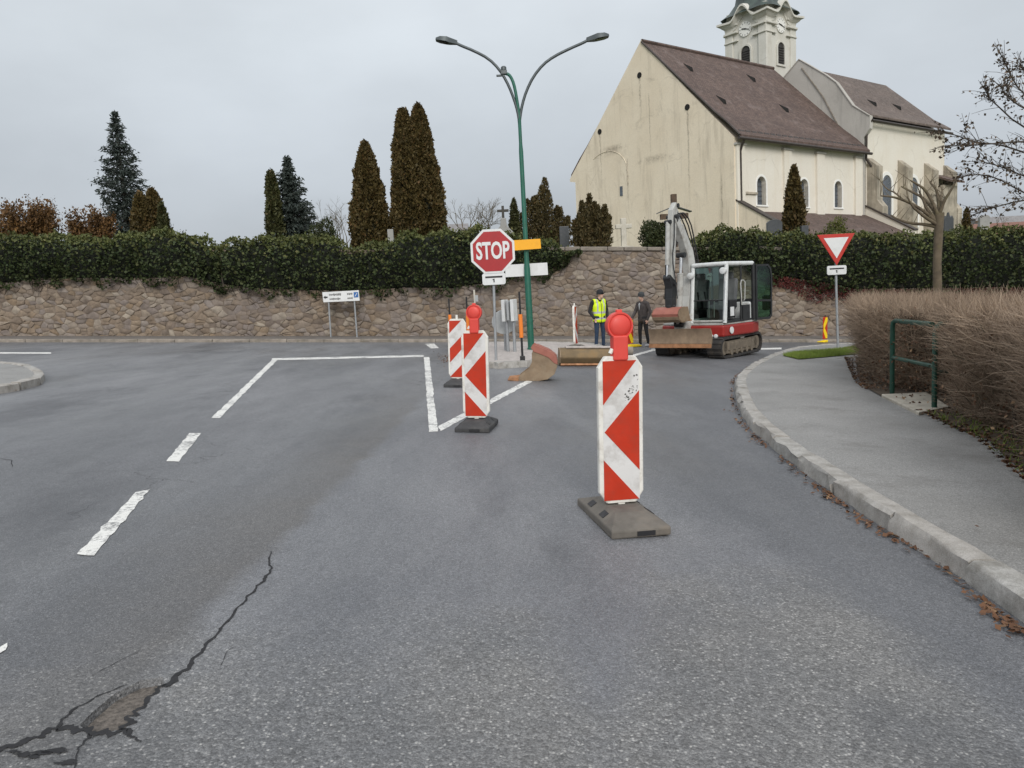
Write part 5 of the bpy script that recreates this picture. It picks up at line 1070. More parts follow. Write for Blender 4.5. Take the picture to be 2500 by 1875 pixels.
def beacon(label, px, py, rz, pattern, lamp, basem, h0=0.0, scribble=False, lean=0.0, bl=0.84):
    root = thing('traffic_beacon', label, 'traffic beacon', G(px, py, h0), rz, 'red and white beacons', tilt=ROLL * 0.5 + lean)
    ft = MB(); hw, hl = 0.2, bl / 2; z1, z2 = 0.055, 0.115
    ring = lambda a, b, z: [(-a, -b, z), (a, -b, z), (a, b, z), (-a, b, z)]
    ft.add(ring(hw, hl, 0) + ring(hw, hl, z1) + ring(hw * .55, hl * .52, z2), [(3, 2, 1, 0)] + [(a * 4 + i, a * 4 + (i + 1) % 4, a * 4 + 4 + (i + 1) % 4, a * 4 + 4 + i) for a in (0, 1) for i in range(4)] + [(8, 9, 10, 11)]); foot = ft.build('foot', basem, root, bevel=0.012)
    for sx in (-1, 1):
        for yy in (-.12, .16): MB().box((sx * .155, yy, .078), (.05, .09, .02), M.Rotation(sx * R(33), 3, 'Y')).build('socket_hole', 'black_paint', foot)
    MB().box((0.03, -hl + .003, .028), (.12, .02, .03)).build('handle_slot', 'black_paint', foot)
    zA, zB = 0.125, 1.135
    mb = MB(); mb.prism(octo(.315, zA, zB, .05, .075), XZ, -.028, .028); body = mb.build('housing', 'white_plastic', root, bevel=0.012, seg=3)
    zp0, zp1, hp = zA + .022, zB - .03, .127; pz = lambda t: zp1 - (zp1 - zp0) * t; pu = lambda f: -hp + 2 * hp * f
    MB().prism([(pu(0), pz(0)), (pu(1), pz(0)), (pu(1), pz(1)), (pu(0), pz(1))], XZ, -.0305, -.027).build('white_field', 'reflect_white', body)
    pol = {'chevron': [[(0, 0), (.93, 0), (0, .31)], [(1, .215), (.03, .505), (1, .79)], [(0, .705), (.985, 1), (0, 1)]], 'stripe': [[(0, 0), (.8, 0), (0, .22)], [(1, .22), (1, .45), (0, .74), (0, .49)], [(1, .72), (1, .96), (.85, 1), (0, 1), (0, .99)]]}[pattern]
    for q in pol: MB().prism([(pu(a), pz(b)) for a, b in q], XZ, -.0325, -.0295).build('red_field', 'reflect_red', body)
    MB().box((0, 0, .13), (.05, .045, .09)).build('stem', 'white_plastic', root, bevel=.005)
    if scribble:
        mb = MB(); rr = random.Random(2)
        for i in range(30):
            f = rr.random(); u = .55 + .42 * f + rr.gauss(0, .03); t = .255 - .17 * f + rr.gauss(0, .03) + .05
            if not (.3 < u < .99): continue
            mb.box((pu(u), -.0312, pz(t)), (rr.uniform(.002, .014), .0008, rr.uniform(.002, .012)), M.Rotation(rr.uniform(-1, 1), 3, 'Y'))
        mb.build('scuff_marks', 'ink', body, kind='stuff')
    if lamp:
        lm = MB().box((0, 0, zB + .055), (.105, .085, .17)).build('lamp_box', 'lamp_red', root, bevel=.012)
        c = (0, 0, zB + .205); rt = M.Rotation(R(90), 3, 'X')
        MB().lathe([(.01, -.040), (.045, -.037), (.068, -.031), (.073, -.026), (.076, -.024), (.078, -.033), (.089, -.033), (.091, -.024), (.091, .024), (.089, .033), (.078, .033), (.076, .024), (.068, .034), (.045, .043), (.01, .046)], 40, c, rot=rt).build('lens', 'lamp_red', lm, smooth=32)
        MB().box((0, 0, zB + .3), (.04, .035, .024)).build('lamp_cap', 'lamp_red', lm, bevel=.006)
        MB().tube([(-.07, -.02, zB + .02), (-.055, -.02, zB + .05)], .014, 8).build('lock_bolt', 'white_plastic', lm)
    else: MB().box((.0, 0, zB + .03), (.035, .03, .07)).build('lamp_socket', 'white_plastic', root, bevel=.004)
    return root
beacon('nearest red and white beacon with red lamp and scuffed panel on a grey foot', 1516, 1268, R(10), 'chevron', True, 'rubber_base', scribble=True)
beacon('clean middle red and white beacon with red lamp left of centre', 1165, 1045, R(-9), 'chevron', True, 'rubber_dark', lean=R(.3), bl=.62)
beacon('farther striped red and white beacon half hidden behind the middle one', 1119, 941, R(-6), 'stripe', False, 'rubber_dark', bl=.62, lean=R(.6))
beacon('white-edged beacon seen edge-on, standing on the traffic island', 1406, 852, R(72), 'chevron', False, 'rubber_base', h0=.12, bl=.5)
def yellow_beacon(label, px, py, rz):
    root = thing('yellow_beacon', label, 'traffic beacon', G(px, py), rz, 'yellow folding beacons', tilt=ROLL * .6)
    MB().prism([(-.36, 0), (.36, 0), (.38, .03), (.2, .075), (-.2, .075), (-.38, .03)], XZ, -.16, .16).build('foot', 'beacon_yellow', root, bevel=.02); z = lambda t: .1 + .72 * t; hw = .125
    body = MB().prism([(-hw, z(0)), (hw, z(0)), (hw, z(.97)), (hw * .6, z(1)), (-hw * .6, z(1)), (-hw, z(.97))], XZ, -.012, .012).build('panel', 'reflect_red', root, bevel=.004)
    for a, b in ((1.0, .54), (.46, .0)):
        pass
    for sgn in (-1, 1):
        t0 = -.0145 if sgn < 0 else .0145
        for poly in ([(hw * .95, .97), (hw * .1, .97), (-hw * .95, .66), (-hw * .95, .5), (-hw * .3, .5), (hw * .95, .8)], [(hw * .95, .03), (hw * .1, .03), (-hw * .95, .34), (-hw * .95, .49), (-hw * .3, .49), (hw * .95, .2)]): MB().prism([(u, z(q)) for u, q in poly], XZ, min(t0, sgn * .011), max(t0, sgn * .011)).build('chevron', 'beacon_yellow', body)
    MB().tube([(0, 0, z(1)), (0, 0, z(1) + .05)], .02, 8).build('grip', 'black_paint', root); return root
yellow_beacon('yellow and red beacon held upright by the man in grey', 1540, 847, R(48))
yellow_beacon('yellow and red beacon standing by the yield sign post', 2014, 835, R(38))
def text_mesh(txt, size, ext, m, parent, loc, sx=1.0, name='lettering', off=0.0, rot=(R(90), 0, 0)):
    cu = bpy.data.curves.new(name, 'FONT'); cu.body = txt; cu.size = size; cu.extrude = ext; cu.align_x = 'CENTER'; cu.align_y = 'CENTER'; cu.offset = off; cu.resolution_u = 3
    ob = bpy.data.objects.new(name, cu); COL.objects.link(ob); dg = bpy.context.evaluated_depsgraph_get(); me = bpy.data.meshes.new_from_object(ob.evaluated_get(dg)); bpy.data.objects.remove(ob); bpy.data.curves.remove(cu)
    me.materials.clear(); me.materials.append(MATS[m]); o = link(name, me, parent); o.location = loc; o.rotation_euler = rot; o.scale = (sx, 1, 1); return o
def px_local(px, py, base): p = at(px, py, base.y); return p - base
# stop sign
b = G(1211, 879, .12); st = thing('stop_sign', 'red octagonal stop sign on a grey post with a small white plate', 'road sign', b); c = px_local(1203, 614, b); Rr = .49
MB().tube([(0, 0, -.1), (c.x * .5, 0.04, c.z * .5), (c.x, .04, c.z + .3)], .03, 12).build('post', 'galvanised', st, smooth=60)
oct_ = lambda r: [(c.x + r * math.cos(PI / 8 + i * PI / 4), c.z + r * math.sin(PI / 8 + i * PI / 4)) for i in range(8)]
pl = MB().prism(oct_(Rr * 1.04), XZ, -.03, 0.0).build('plate', 'sign_white', st, bevel=.004); MB().prism(oct_(Rr * .93), XZ, -.036, -.029).build('red_field', 'sign_red', pl)
text_mesh('STOP', .5, .003, 'sign_white', pl, (c.x, -.041, c.z + .0), .60, off=.014)
def priority_plate(root, c, w_, h_, t=-.03):
    p = MB().prism(octo(w_, c.z - h_ / 2, c.z + h_ / 2, .03, .03), lambda u, q, d: V((u + c.x, d, q)), t, t + .025).build('additional_plate', 'sign_white', root, bevel=.003)
    MB().box((c.x, t - .003, c.z + h_ * .17), (w_ * .74, .004, h_ * .15)).build('priority_bar', 'black_paint', p); MB().box((c.x, t - .003, c.z - h_ * .14), (w_ * .05, .004, h_ * .3)).box((c.x - w_ * .03, t - .003, c.z - h_ * .06), (w_ * .06, .004, h_ * .07)).build('side_road_mark', 'black_paint', p)
priority_plate(st, px_local(1206, 681, b), .5, .25)
# yield sign
b = G(2046, 848, .12); st = thing('yield_sign', 'red and white yield triangle on a grey post in the grass verge', 'road sign', b); A, B_, C_ = (px_local(*p, b) for p in ((1994, 574), (2086, 569), (2042, 648)))
MB().tube([(0, 0, -.1), (C_.x * .6, .05, C_.z * .7), (C_.x, .05, A.z - .1)], .032, 12).build('post', 'galvanised', st, smooth=60); cc = (A + B_ + C_) / 3
def tri(f): return [((cc + (p - cc) * f).x, (cc + (p - cc) * f).z) for p in (A, B_, C_)]
pl = MB().prism(tri(1.0), XZ, -.03, 0).build('plate', 'give_red', st, bevel=.006); MB().prism(tri(.66), XZ, -.035, -.028).build('white_field', 'sign_white', pl); priority_plate(st, px_local(2042, 659.5, b), .52, .24)
# street lamp
b = G(1297, 853, .12); LY = b.y; sl = thing('street_lamp', 'tall green street lamp with two curved arms on the traffic island', 'street lamp', b)
L = lambda px, py: at(px, py, LY) - b
zt = L(1268, 290).z; dx = L(1268, 290).x; zf = lambda py: L(1280, py).z
pole = MB(); zs = [(-.1, .085), (zf(655), .08), (zf(640), .062), (zf(370), .055), (zf(350), .043), (zt, .043)]; pole.tube([(dx * max(0, z) / zt, 0, z) for z, r in zs], [r for z, r in zs], 16); pole.build('pole', 'green_paint', sl, smooth=40)
MB().lathe([(.1, 0), (.1, .04), (.088, .06)], 16).build('base_collar', 'green_paint', sl); MB().box((0.0, -.083, zf(760)), (.07, .012, .3)).build('service_door', 'green_paint', sl)
arms = {'L': [(1268, 305), (1266, 284), (1260, 258), (1249, 226), (1236, 197), (1218, 168), (1193, 143), (1157, 124), (1122, 110), (1112, 104)], 'R': [(1268, 305), (1270, 284), (1275, 255), (1285, 222), (1302, 187), (1326, 157), (1352, 138), (1390, 119), (1425, 104), (1436, 97)]}
for k_, A_ in arms.items():
    arm = MB().tube(smooth_path([L(*p) for p in A_], 1), .036, 10).build('arm', 'lamp_arm', sl, smooth=60); s_ = -1 if k_ == 'L' else 1
    e0 = L(*A_[-1]); e1 = L(1064, 97) if s_ < 0 else L(1486, 88); d = (e1 - e0).normalized(); up = V((0, 1, 0)).cross(d) * -1
    if up.z < 0: up = -up
    mb = MB(); f = lambda a, w_, h_: e0 + d * a + V((0, w_, 0)) + up * h_; Lh = (e1 - e0).length; vs = []
    for a, hw, h0, h1 in ((-.04, .05, -.04, .05), (.15, .11, -.045, .075), (Lh * .45, .15, -.035, .085), (Lh * .8, .14, -.03, .07), (Lh, .09, -.02, .03)): vs += [f(a, -hw, h0), f(a, hw, h0), f(a, hw * .8, h1), f(a, -hw * .8, h1)]
    mb.add(vs, [(i * 4 + j, i * 4 + (j + 1) % 4, i * 4 + 4 + (j + 1) % 4, i * 4 + 4 + j) for i in range(4) for j in range(4)] + [(0, 1, 2, 3), (16, 17, 18, 19)]); hd = mb.build('lamp_head', 'lamp_arm', sl, smooth=40)
    MB().add([f(.18, -.09, -.05), f(.18, .09, -.05), f(Lh * .8, .1, -.037), f(Lh * .8, -.1, -.037)], [(0, 1, 2, 3)]).build('diffuser', 'dark_glass', hd)
arm = MB().tube(smooth_path([L(*p) for p in [(1269, 290), (1263, 250), (1257, 215), (1251, 195), (1243, 182), (1232, 179)]], 1), .04, 10).build('short_arm', 'green_paint', sl, smooth=60)
p = L(1230, 177); MB().box(p, (.16, .12, .1)).box(p + V((-.12, 0, -.07)), (.14, .08, .04)).lathe([(.05, 0), (.07, .03), (.07, .1), (.05, .13)], 10, p + V((.0, 0, .02))).build('sensor', 'lamp_arm', sl, bevel=.01)
# plates hung on the lamp post
def plate(name, label, quad, Y, th, m, cat='sign plate'):
    P = [at(x, y, Y) for x, y in quad]; c = sum(P, V()) / 4; root = MB().prism([((p - c).x, (p - c).z) for p in P], XZ, -th, th).build(name, m, bevel=.008); root.location = c; tag(root, label, cat); return root
plate('yellow_sign', 'plain yellow plate on the lamp post right of the stop sign', [(1252, 587), (1319, 583), (1321, 607), (1253, 612)], LY - .13, .03, 'sign_yellow')
pw = plate('white_sign', 'white name plate behind the lamp post below the yellow plate', [(1233, 647), (1336, 641), (1338, 671), (1234, 677)], LY + .13, .03, 'sign_white')
# direction sign by the wall
b1, b2 = G(806, 820, .1), G(870, 817, .1); b1.y = b2.y = 26.2; b1 = gp(at(805, 800, 26.2).x, 26.2, .1); ds = thing('direction_sign', 'white direction sign on two posts by the stone wall', 'road sign', b1)
D = lambda px, py: at(px, py, 26.2) - b1
for a, t_ in ((807, 802), (871, 865)): p, q = D(a, 818), D(t_, 738); MB().tube([(p.x, .03, -.05 - S * p.x), (q.x, .03, q.z + .1)], .03, 10).build('post', 'galvanised', ds, smooth=60)
Q = [D(787, 713.5), D(876, 708.5), D(878.5, 734), D(790, 738)]; bd = MB().prism([(p.x, p.z) for p in Q], XZ, -.03, .01).build('board', 'sign_white', ds, bevel=.006)
cb = lambda u, v: Q[0].lerp(Q[1], u).lerp(Q[3].lerp(Q[2], u), v)
ax = math.atan2(Q[1].z - Q[0].z, Q[1].x - Q[0].x)
mb = MB()
for row, (u0, u1, seed) in enumerate([(.19, .50, 1), (.19, .47, 2), (.68, .82, 3), (.68, .82, 4)]):
    rr = random.Random(seed); v0 = .3 if row in (0, 2) else .72; u = u0
    while u < u1:
        wd = rr.uniform(.012, .02); hgt = rr.choice((.05, .05, .08)); p = cb(u, v0); mb.box((p.x, -.032, p.z), (wd, .004, hgt), M.Rotation(-ax + rr.uniform(-.2, .2), 3, 'Y')); u += wd / 1.28 * 1.5
mb.build('lettering', 'sign_text', bd)
p = cb(.075, .52); MB().prism([(-.07, 0), (.0, .06), (.0, .025), (.07, .025), (.07, -.025), (.0, -.025), (.0, -.06)], lambda u, q, t: V((p.x + u, t, p.z + q)), -.035, -.029).build('arrow', 'black_paint', bd)
p2 = cb(.915, .42); bl_ = MB().prism([(-.075, -.09), (.075, -.09), (.075, .09), (-.075, .09)], lambda u, q, t: V((p2.x + u, t, p2.z + q)), -.035, -.029).build('blue_symbol', 'sign_blue', bd); MB().box((p2.x, -.037, p2.z), (.02, .003, .13), M.Rotation(R(35), 3, 'Y')).build('symbol_mark', 'sign_white', bl_)
# snow poles, cabinet, disc sign, stake on the island
def snow_pole(label, px, py, h0, top_py, o0, o1, Y=None):
    b = G(px, py, h0); root = thing('snow_pole', label, 'snow pole', b, group='orange and black snow poles'); zt = at(px, top_py, b.y).z - b.z; za, zb = at(px, o1, b.y).z - b.z, at(px, o0, b.y).z - b.z
    MB().tube([(0, 0, 0), (0, 0, zt)], [.026, .02], 10).build('pole', 'black_paint', root, smooth=60); MB().tube([(0, 0, za), (0, 0, zb)], .045, 12).build('sleeve', 'orange_sleeve', root, smooth=60); MB().box((0, 0, .04), (.11, .11, .12)).build('socket', 'black_paint', root, bevel=.01)
snow_pole('black and orange snow pole left of the lamp post, in front of the cabinet', 1276, 880, .12, 712, 767, 824)
snow_pole('black and orange snow pole at the left tip of the traffic island', 1103, 852, .0, 729, 768, 817)
snow_pole('black and orange snow pole at the wall beyond the yield sign post', 2036, 826, .0, 742, 757, 790)
snow_pole('snow pole mostly hidden behind the middle beacon lamp', 1146, 856, .1, 724, 770, 815)
b = G(1166, 858, .1); sk = thing('marker_stake', 'thin pale wooden stake with a flag behind the middle beacon', 'stake', b); zt = at(1163, 707, b.y).z - b.z; MB().box((0, 0, zt / 2), (.04, .03, zt)).build('stake', 'grave_pale', sk); MB().box((.05, -.01, zt - .22), (.08, .02, .16)).build('flag', 'sign_grey_back', sk)
b = G(1249, 858, .12); cbn = thing('utility_cabinet', 'grey finned utility box on two posts on the traffic island', 'utility box', b, R(-20)); z0, z1 = at(1249, 784, b.y).z - b.z, at(1249, 731, b.y).z - b.z
for sx in (-.09, .09): MB().tube([(sx, 0, -.02), (sx, 0, z0 + .1)], .04, 10).build('post', 'galvanised', cbn, smooth=60)
for sx in (-.12, .0, .115): MB().box((sx, 0, (z0 + z1) / 2), (.085 if sx else .06, .3, z1 - z0 - (.0 if sx else .05))).build('box', 'sign_grey_back' if sx == 0 else 'sign_white', cbn, bevel=.012)
b = G(1234, 856, .12); rd = thing('round_sign', 'back of a round grey sign beside the finned utility box', 'road sign', b); zc = at(1236, 786, b.y).z - b.z; MB().lathe([(.3, -.01), (.31, 0), (.3, .01)], 32, (0, .05, zc), rot=M.Rotation(R(90), 3, 'X')).build('disc', 'sign_grey_back', rd); MB().tube([(0, .08, 0), (0, .08, zc + .2)], .028, 10).build('post', 'galvanised', rd)
# green railing
p1, p2 = G(2178, 961, H + .02), G(2281, 996, H + .02); rl = thing('green_railing', 'dark green tubular railing at the concrete slab in the hedge gap', 'railing', p1); q = p2 - p1; hgt = 1.04; r_ = .033
MB().tube([(0, 0, -.05), (0, 0, hgt - .09), (.005, -.01, hgt - .03), (.02, -.05, hgt), (q.x * .5, q.y * .5, q.z * .5 + hgt), (q.x * .93, q.y * .93, q.z + hgt)], r_, 12).build('post', 'green_rail', rl, smooth=60)
MB().tube([(q.x, q.y, q.z - .05), (q.x, q.y, q.z + hgt - .1), (q.x + .03, q.y + .01, q.z + hgt - .03), (q.x + .08, q.y + .02, q.z + hgt)], r_, 12).build('post', 'green_rail', rl, smooth=60)
MB().tube([(0, 0, hgt * .5), (q.x, q.y, q.z + hgt * .5)], r_ * .8, 12).build('mid_rail', 'green_rail', rl, smooth=60)
MB().tube([(q.x + .06, q.y + .02, q.z + hgt), (q.x + .5, q.y + .3, q.z + hgt - .02), (q.x + 1.3, q.y + .5, q.z + hgt - .02)], r_, 12).build('top_rail', 'green_rail', rl, smooth=60)
MB().tube([(q.x, q.y, q.z + hgt * .42), (q.x + .55, q.y + .25, q.z + hgt * .42)], r_ * .8, 12).build('mid_rail', 'green_rail', rl, smooth=60)

# ------------------------------------------------------------------ buckets on the ground
mat('rust_steel', (0.24, 0.175, 0.115), 0.75, 0.22, 5, (0.33, 0.265, 0.185), 4, 0.7, bump=0.3, bsc=30, metal=0.15)
mat('olive_steel', (0.175, 0.125, 0.07), 0.8, 0.3, 4, (0.22, 0.135, 0.055), 4, 0.7, bump=0.4, bsc=25)
mat('bucket_red', (0.32, 0.115, 0.085), 0.6, 0.2, 6, (0.25, 0.12, 0.08), 6, 0.5)
mat('tooth_steel', (0.34, 0.17, 0.085), 0.6, 0.3, 8, metal=0.3)
mat('steel_bright', (0.75, 0.76, 0.78), 0.15, 0.04, 8, metal=1.0)
b = G(1300, 927); bk = thing('digging_bucket', 'rusty toothed digging bucket with a red upper edge lying on the road', 'excavator bucket', b, R(-4), tilt=ROLL * .8)
back = [(-.30, .0), (.12, .0), (.28, .03), (.40, .12), (.455, .26), (.44, .40), (.36, .50)]; lip = [(.28, .50), (.12, .58), (.04, .60), (.0, .5), (.0, .34), (-.06, .22), (-.22, .10)]
for yy in (-.22, .2): MB().prism(back + [(.34, .50)] + lip, XZ, yy, yy + .02).build('side_plate', 'rust_steel', bk, bevel=.004)
mb = MB(); n = len(back); off = [(u * .97, q) for u, q in back]; vs = [(u, y, q) for y in (-.22, .22) for u, q in back] + [(u - .02, y, q + .02) for y in (-.22, .22) for u, q in back]; mb.add(vs, [(i, i + 1, n + i + 1, n + i) for i in range(n - 1)] + [(2 * n + i, 2 * n + i + 1, 3 * n + i + 1, 3 * n + i) for i in range(n - 1)]); mb.build('shell', 'rust_steel', bk, smooth=40)
for yy in (-.235, .19): MB().prism([(.46, .30), (.44, .44), (.34, .53), (.13, .62), (.03, .66), (-.02, .60), (.03, .53), (.14, .49), (.3, .42), (.40, .32)], XZ, yy, yy + .045).build('ear_plate', 'bucket_red', bk, bevel=.006)
MB().prism([(.46, .34), (.42, .47), (.3, .56), (.1, .645), (.05, .62), (.28, .51), (.38, .42), (.42, .33)], XZ, -.19, .19).build('top_plate', 'bucket_red', bk)
for yy in (-.2, -.07, .07, .19): MB().add([(-.24, yy - .035, 0), (-.24, yy + .035, 0), (-.24, yy + .03, .07), (-.24, yy - .03, .07), (-.44, yy - .025, .015), (-.44, yy + .025, .015), (-.43, yy + .02, .05), (-.43, yy - .02, .05)], [(0, 1, 2, 3), (4, 5, 6, 7), (0, 1, 5, 4), (1, 2, 6, 5), (2, 3, 7, 6), (3, 0, 4, 7)]).build('tooth', 'tooth_steel', bk, bevel=.006)
b = G(1432, 890); wb = thing('ditching_bucket', 'wide olive-brown ditching bucket lying in front of the traffic island', 'excavator bucket', b, R(183), tilt=-ROLL)
prof = [(-.1, .0), (.2, .0), (.36, .06), (.43, .2), (.38, .32), (.25, .38), (.08, .385)]   # (depth, height)
YZ = lambda u, q, t: V((t, u, q)); Wd = .62
mb = MB(); n = len(prof); mb.add([(x, u, q) for x in (-Wd, Wd) for u, q in prof] + [(x, u - .0, q - .02 if q > .1 else q + .015) for x in (-Wd, Wd) for u, q in prof], [(i, i + 1, n + i + 1, n + i) for i in range(n - 1)] + [(2 * n + i, 2 * n + i + 1, 3 * n + i + 1, 3 * n + i) for i in range(n - 1)]); mb.build('shell', 'olive_steel', wb, smooth=45)
for x in (-Wd - .02, Wd): MB().prism(prof, YZ, x, x + .025).build('end_plate', 'rust_steel', wb, bevel=.004)
MB().box((0, .30, .03), (2 * Wd, .12, .05), M.Rotation(R(12), 3, 'X')).build('wear_strip', 'tooth_steel', wb, bevel=.004); MB().box((0, -.14, .012), (2 * Wd, .14, .025)).build('cutting_edge', 'tooth_steel', wb, bevel=.004); MB().box((0, .18, .40), (1.0, .22, .035)).build('mount_plate', 'island_top', wb, bevel=.006); MB().tube([(-Wd - .03, .1, .3), (-Wd - .38, .12, .3)], .1, 14).build('mount_tube', 'coping_stone', wb, smooth=60)

# ------------------------------------------------------------------ excavator
mat('ex_white', (0.64, 0.66, 0.66), 0.45, 0.06, 4, (0.38, 0.35, 0.31), 6, 0.6)
mat('ex_grey', (0.42, 0.42, 0.40), 0.5, 0.1, 4, (0.20, 0.175, 0.145), 5, 0.75)
mat('ex_red', (0.30, 0.022, 0.018), 0.4, 0.08, 4, (0.20, 0.05, 0.04), 4, 0.4)
mat('ex_black', (0.022, 0.023, 0.025), 0.5, 0.2, 6)
mat('track_rubber', (0.035, 0.033, 0.032), 0.85, 0.2, 6, (0.12, 0.095, 0.07), 5, 0.55)
mat('track_mud', (0.175, 0.145, 0.11), 0.9, 0.25, 6, (0.07, 0.06, 0.05), 7, 0.5, bump=0.4, bsc=40)
mat('blade_steel', (0.215, 0.155, 0.105), 0.75, 0.25, 3.5, (0.34, 0.25, 0.165), 3, 0.6, bump=0.3, bsc=30)
mat('seat_grey', (0.16, 0.165, 0.17), 0.8, 0.15, 8)
def glass():
    t = NT('cab_glass'); t.t.nodes.remove(t.b); tr = t.n('ShaderNodeBsdfTransparent'); tr.inputs[0].default_value = (.42, .52, .48, 1); gl = t.n('ShaderNodeBsdfGlossy'); gl.inputs['Roughness'].default_value = .04; fr = t.n('ShaderNodeFresnel'); fr.inputs[0].default_value = 1.5
    mx = t.n('ShaderNodeMixShader'); t.link(fr.outputs[0], mx.inputs[0]); t.link(tr.outputs[0], mx.inputs[1]); t.link(gl.outputs[0], mx.inputs[2]); t.link(mx.outputs[0], t.t.nodes['Material Output'].inputs[0])
    t2 = NT('door_glass'); t2.t.nodes.remove(t2.b); tr = t2.n('ShaderNodeBsdfTransparent'); tr.inputs[0].default_value = (.34, .55, .47, 1); gl = t2.n('ShaderNodeBsdfGlossy'); gl.inputs['Roughness'].default_value = .05; mx = t2.n('ShaderNodeMixShader'); mx.inputs[0].default_value = .06; t2.link(tr.outputs[0], mx.inputs[1]); t2.link(gl.outputs[0], mx.inputs[2]); t2.link(mx.outputs[0], t2.t.nodes['Material Output'].inputs[0])
glass()
ec = V((5.15, 19.8, 0)); ex = thing('excavator', 'white and red compact excavator with raised arm and open cab door', 'excavator', gp(ec.x, ec.y), R(-130))
TL, TH, TWd, TG = 2.5, .5, .38, .70
def stadium(L, h, n=9, z0=0.0):
    r = h / 2; a = L / 2 - r; return [(a + r * math.cos(t), z0 + r + r * math.sin(t)) for t in np.linspace(-PI / 2, PI / 2, n)] + [(-a + r * math.cos(t), z0 + r + r * math.sin(t)) for t in np.linspace(PI / 2, 3 * PI / 2, n)]
for sg in (-1, 1):
    y0, y1 = sg * TG - TWd / 2, sg * TG + TWd / 2; o_ = stadium(TL, TH, 9, .012); i_ = stadium(TL - .1, TH - .1, 9, .062); k = len(o_); mb = MB()
    mb.add([(u, y, q) for y in (y0, y1) for u, q in o_] + [(u, y, q) for y in (y0, y1) for u, q in i_], [f for i in range(k) for f in ((i, (i + 1) % k, k + (i + 1) % k, k + i), (2 * k + i, 2 * k + (i + 1) % k, 3 * k + (i + 1) % k, 3 * k + i), (i, (i + 1) % k, 2 * k + (i + 1) % k, 2 * k + i), (k + i, k + (i + 1) % k, 3 * k + (i + 1) % k, 3 * k + i))]); tk = mb.build('track', 'track_rubber', ex)
    mb = MB(); r = TH / 2; a = TL / 2 - r; per = 4 * a + 2 * PI * r; N = 44
    for i in range(N):
        s = per * i / N
        if s < 2 * a: p, an = (-a + s, .012), 0.0
        elif s < 2 * a + PI * r: t = (s - 2 * a) / r; p, an = (a + r * math.sin(t), .012 + r - r * math.cos(t)), -t
        elif s < 4 * a + PI * r: p, an = (a - (s - 2 * a - PI * r), .012 + TH), PI
        else: t = (s - 4 * a - PI * r) / r; p, an = (-a - r * math.sin(t), .012 + r + r * math.cos(t)), PI - t
        mb.box((p[0], (y0 + y1) / 2, p[1]), (.05, TWd - .02, .04), M.Rotation(an, 3, 'Y'))
    mb.build('tread', 'track_rubber', tk)
    ys = y1 - .05 if sg > 0 else y0 + .05
    MB().box((0, sg * TG, .27), (1.55, TWd - .06, .2)).build('track_frame', 'track_mud', tk, bevel=.02)
    MB().prism(stadium(TL - .5, TH - .2, 9, .11), XZ, min(ys, ys - sg * .02) , max(ys, ys - sg * .02)).build('side_guard', 'track_mud', tk)
    for x in (-.98, .98): MB().lathe([(.05, -.14), (.17, -.14), (.185, -.1), (.185, .1), (.17, .14), (.05, .14)], 20, (x, sg * TG, .262), rot=M.Rotation(R(90), 3, 'X')).build('wheel', 'track_mud', tk, smooth=40)
    for x in (-.6, -.3, 0, .3, .6): MB().lathe([(.03, -.17), (.075, -.17), (.075, .17), (.03, .17)], 14, (x, sg * TG, .135), rot=M.Rotation(R(90), 3, 'X')).build('roller', 'track_mud', tk, smooth=40)
uc = MB().box((0, 0, .38), (1.1, 1.2, .22)).build('undercarriage', 'ex_black', ex, bevel=.02); MB().lathe([(.42, .47), (.42, .6), (.38, .6)], 28).build('slew_ring', 'ex_black', uc)
bld = MB(); pr = [(1.62, .36), (1.66, .42), (1.63, .55), (1.66, .70), (1.70, .78), (1.66, .78), (1.6, .70), (1.57, .55), (1.6, .42)]; bld.prism([(u, q) for u, q in pr], XZ, -.82, .82); blade = bld.build('dozer_blade', 'blade_steel', ex, smooth=30)
MB().prism([(1.64, .32), (1.69, .32), (1.68, .41), (1.63, .41)], XZ, -.82, .82).build('blade_edge', 'tooth_steel', blade)
for sg in (-1, 1): MB().tube([(1.58, sg * .3, .4), (.4, sg * .32, .38)], .055, 8).build('blade_arm', 'ex_black', blade)
MB().tube([(1.55, 0, .58), (.5, 0, .42)], .05, 10).build('blade_ram', 'ex_grey', blade)
# house
hs = [(.78, -.92), (.92, -.6), (.95, .5), (.93, .93), (-.5, .96), (-.98, .86), (-1.22, .45), (-1.28, 0), (-1.22, -.45), (-.98, -.86), (-.5, -.94)]
house_ = MB().prism(hs, lambda u, q, t: V((u, q, t)), .52, .81).build('house', 'ex_red', ex, bevel=.05, seg=3)
MB().prism([(u * .97, q * .97) for u, q in hs], lambda u, q, t: V((u, q, t)), .81, .86).build('deck', 'ex_grey', house_, bevel=.01)
MB().prism([(.25, -.9), (.25, -.12), (-.45, -.12), (-.45, .9), (-.95, .8), (-1.18, .4), (-1.2, -.4), (-.95, -.82), (-.4, -.9)], lambda u, q, t: V((u, q, t)), .861, 1.32).build('engine_cover', 'ex_white', house_, bevel=.05, seg=3)
MB().lathe([(.085, 0), (.085, .02)], 16, (.6, .952, .67), rot=M.Rotation(R(-90), 3, 'X')).build('emblem', 'sign_white', house_)
for i in range(2): MB().lathe([(.03, 0), (.05, .02), (.05, .06), (.03, .07)], 12, (.952, .62 + i * .13, .55), rot=M.Rotation(R(90), 3, 'Y')).build('tow_eye', 'sign_white', house_)
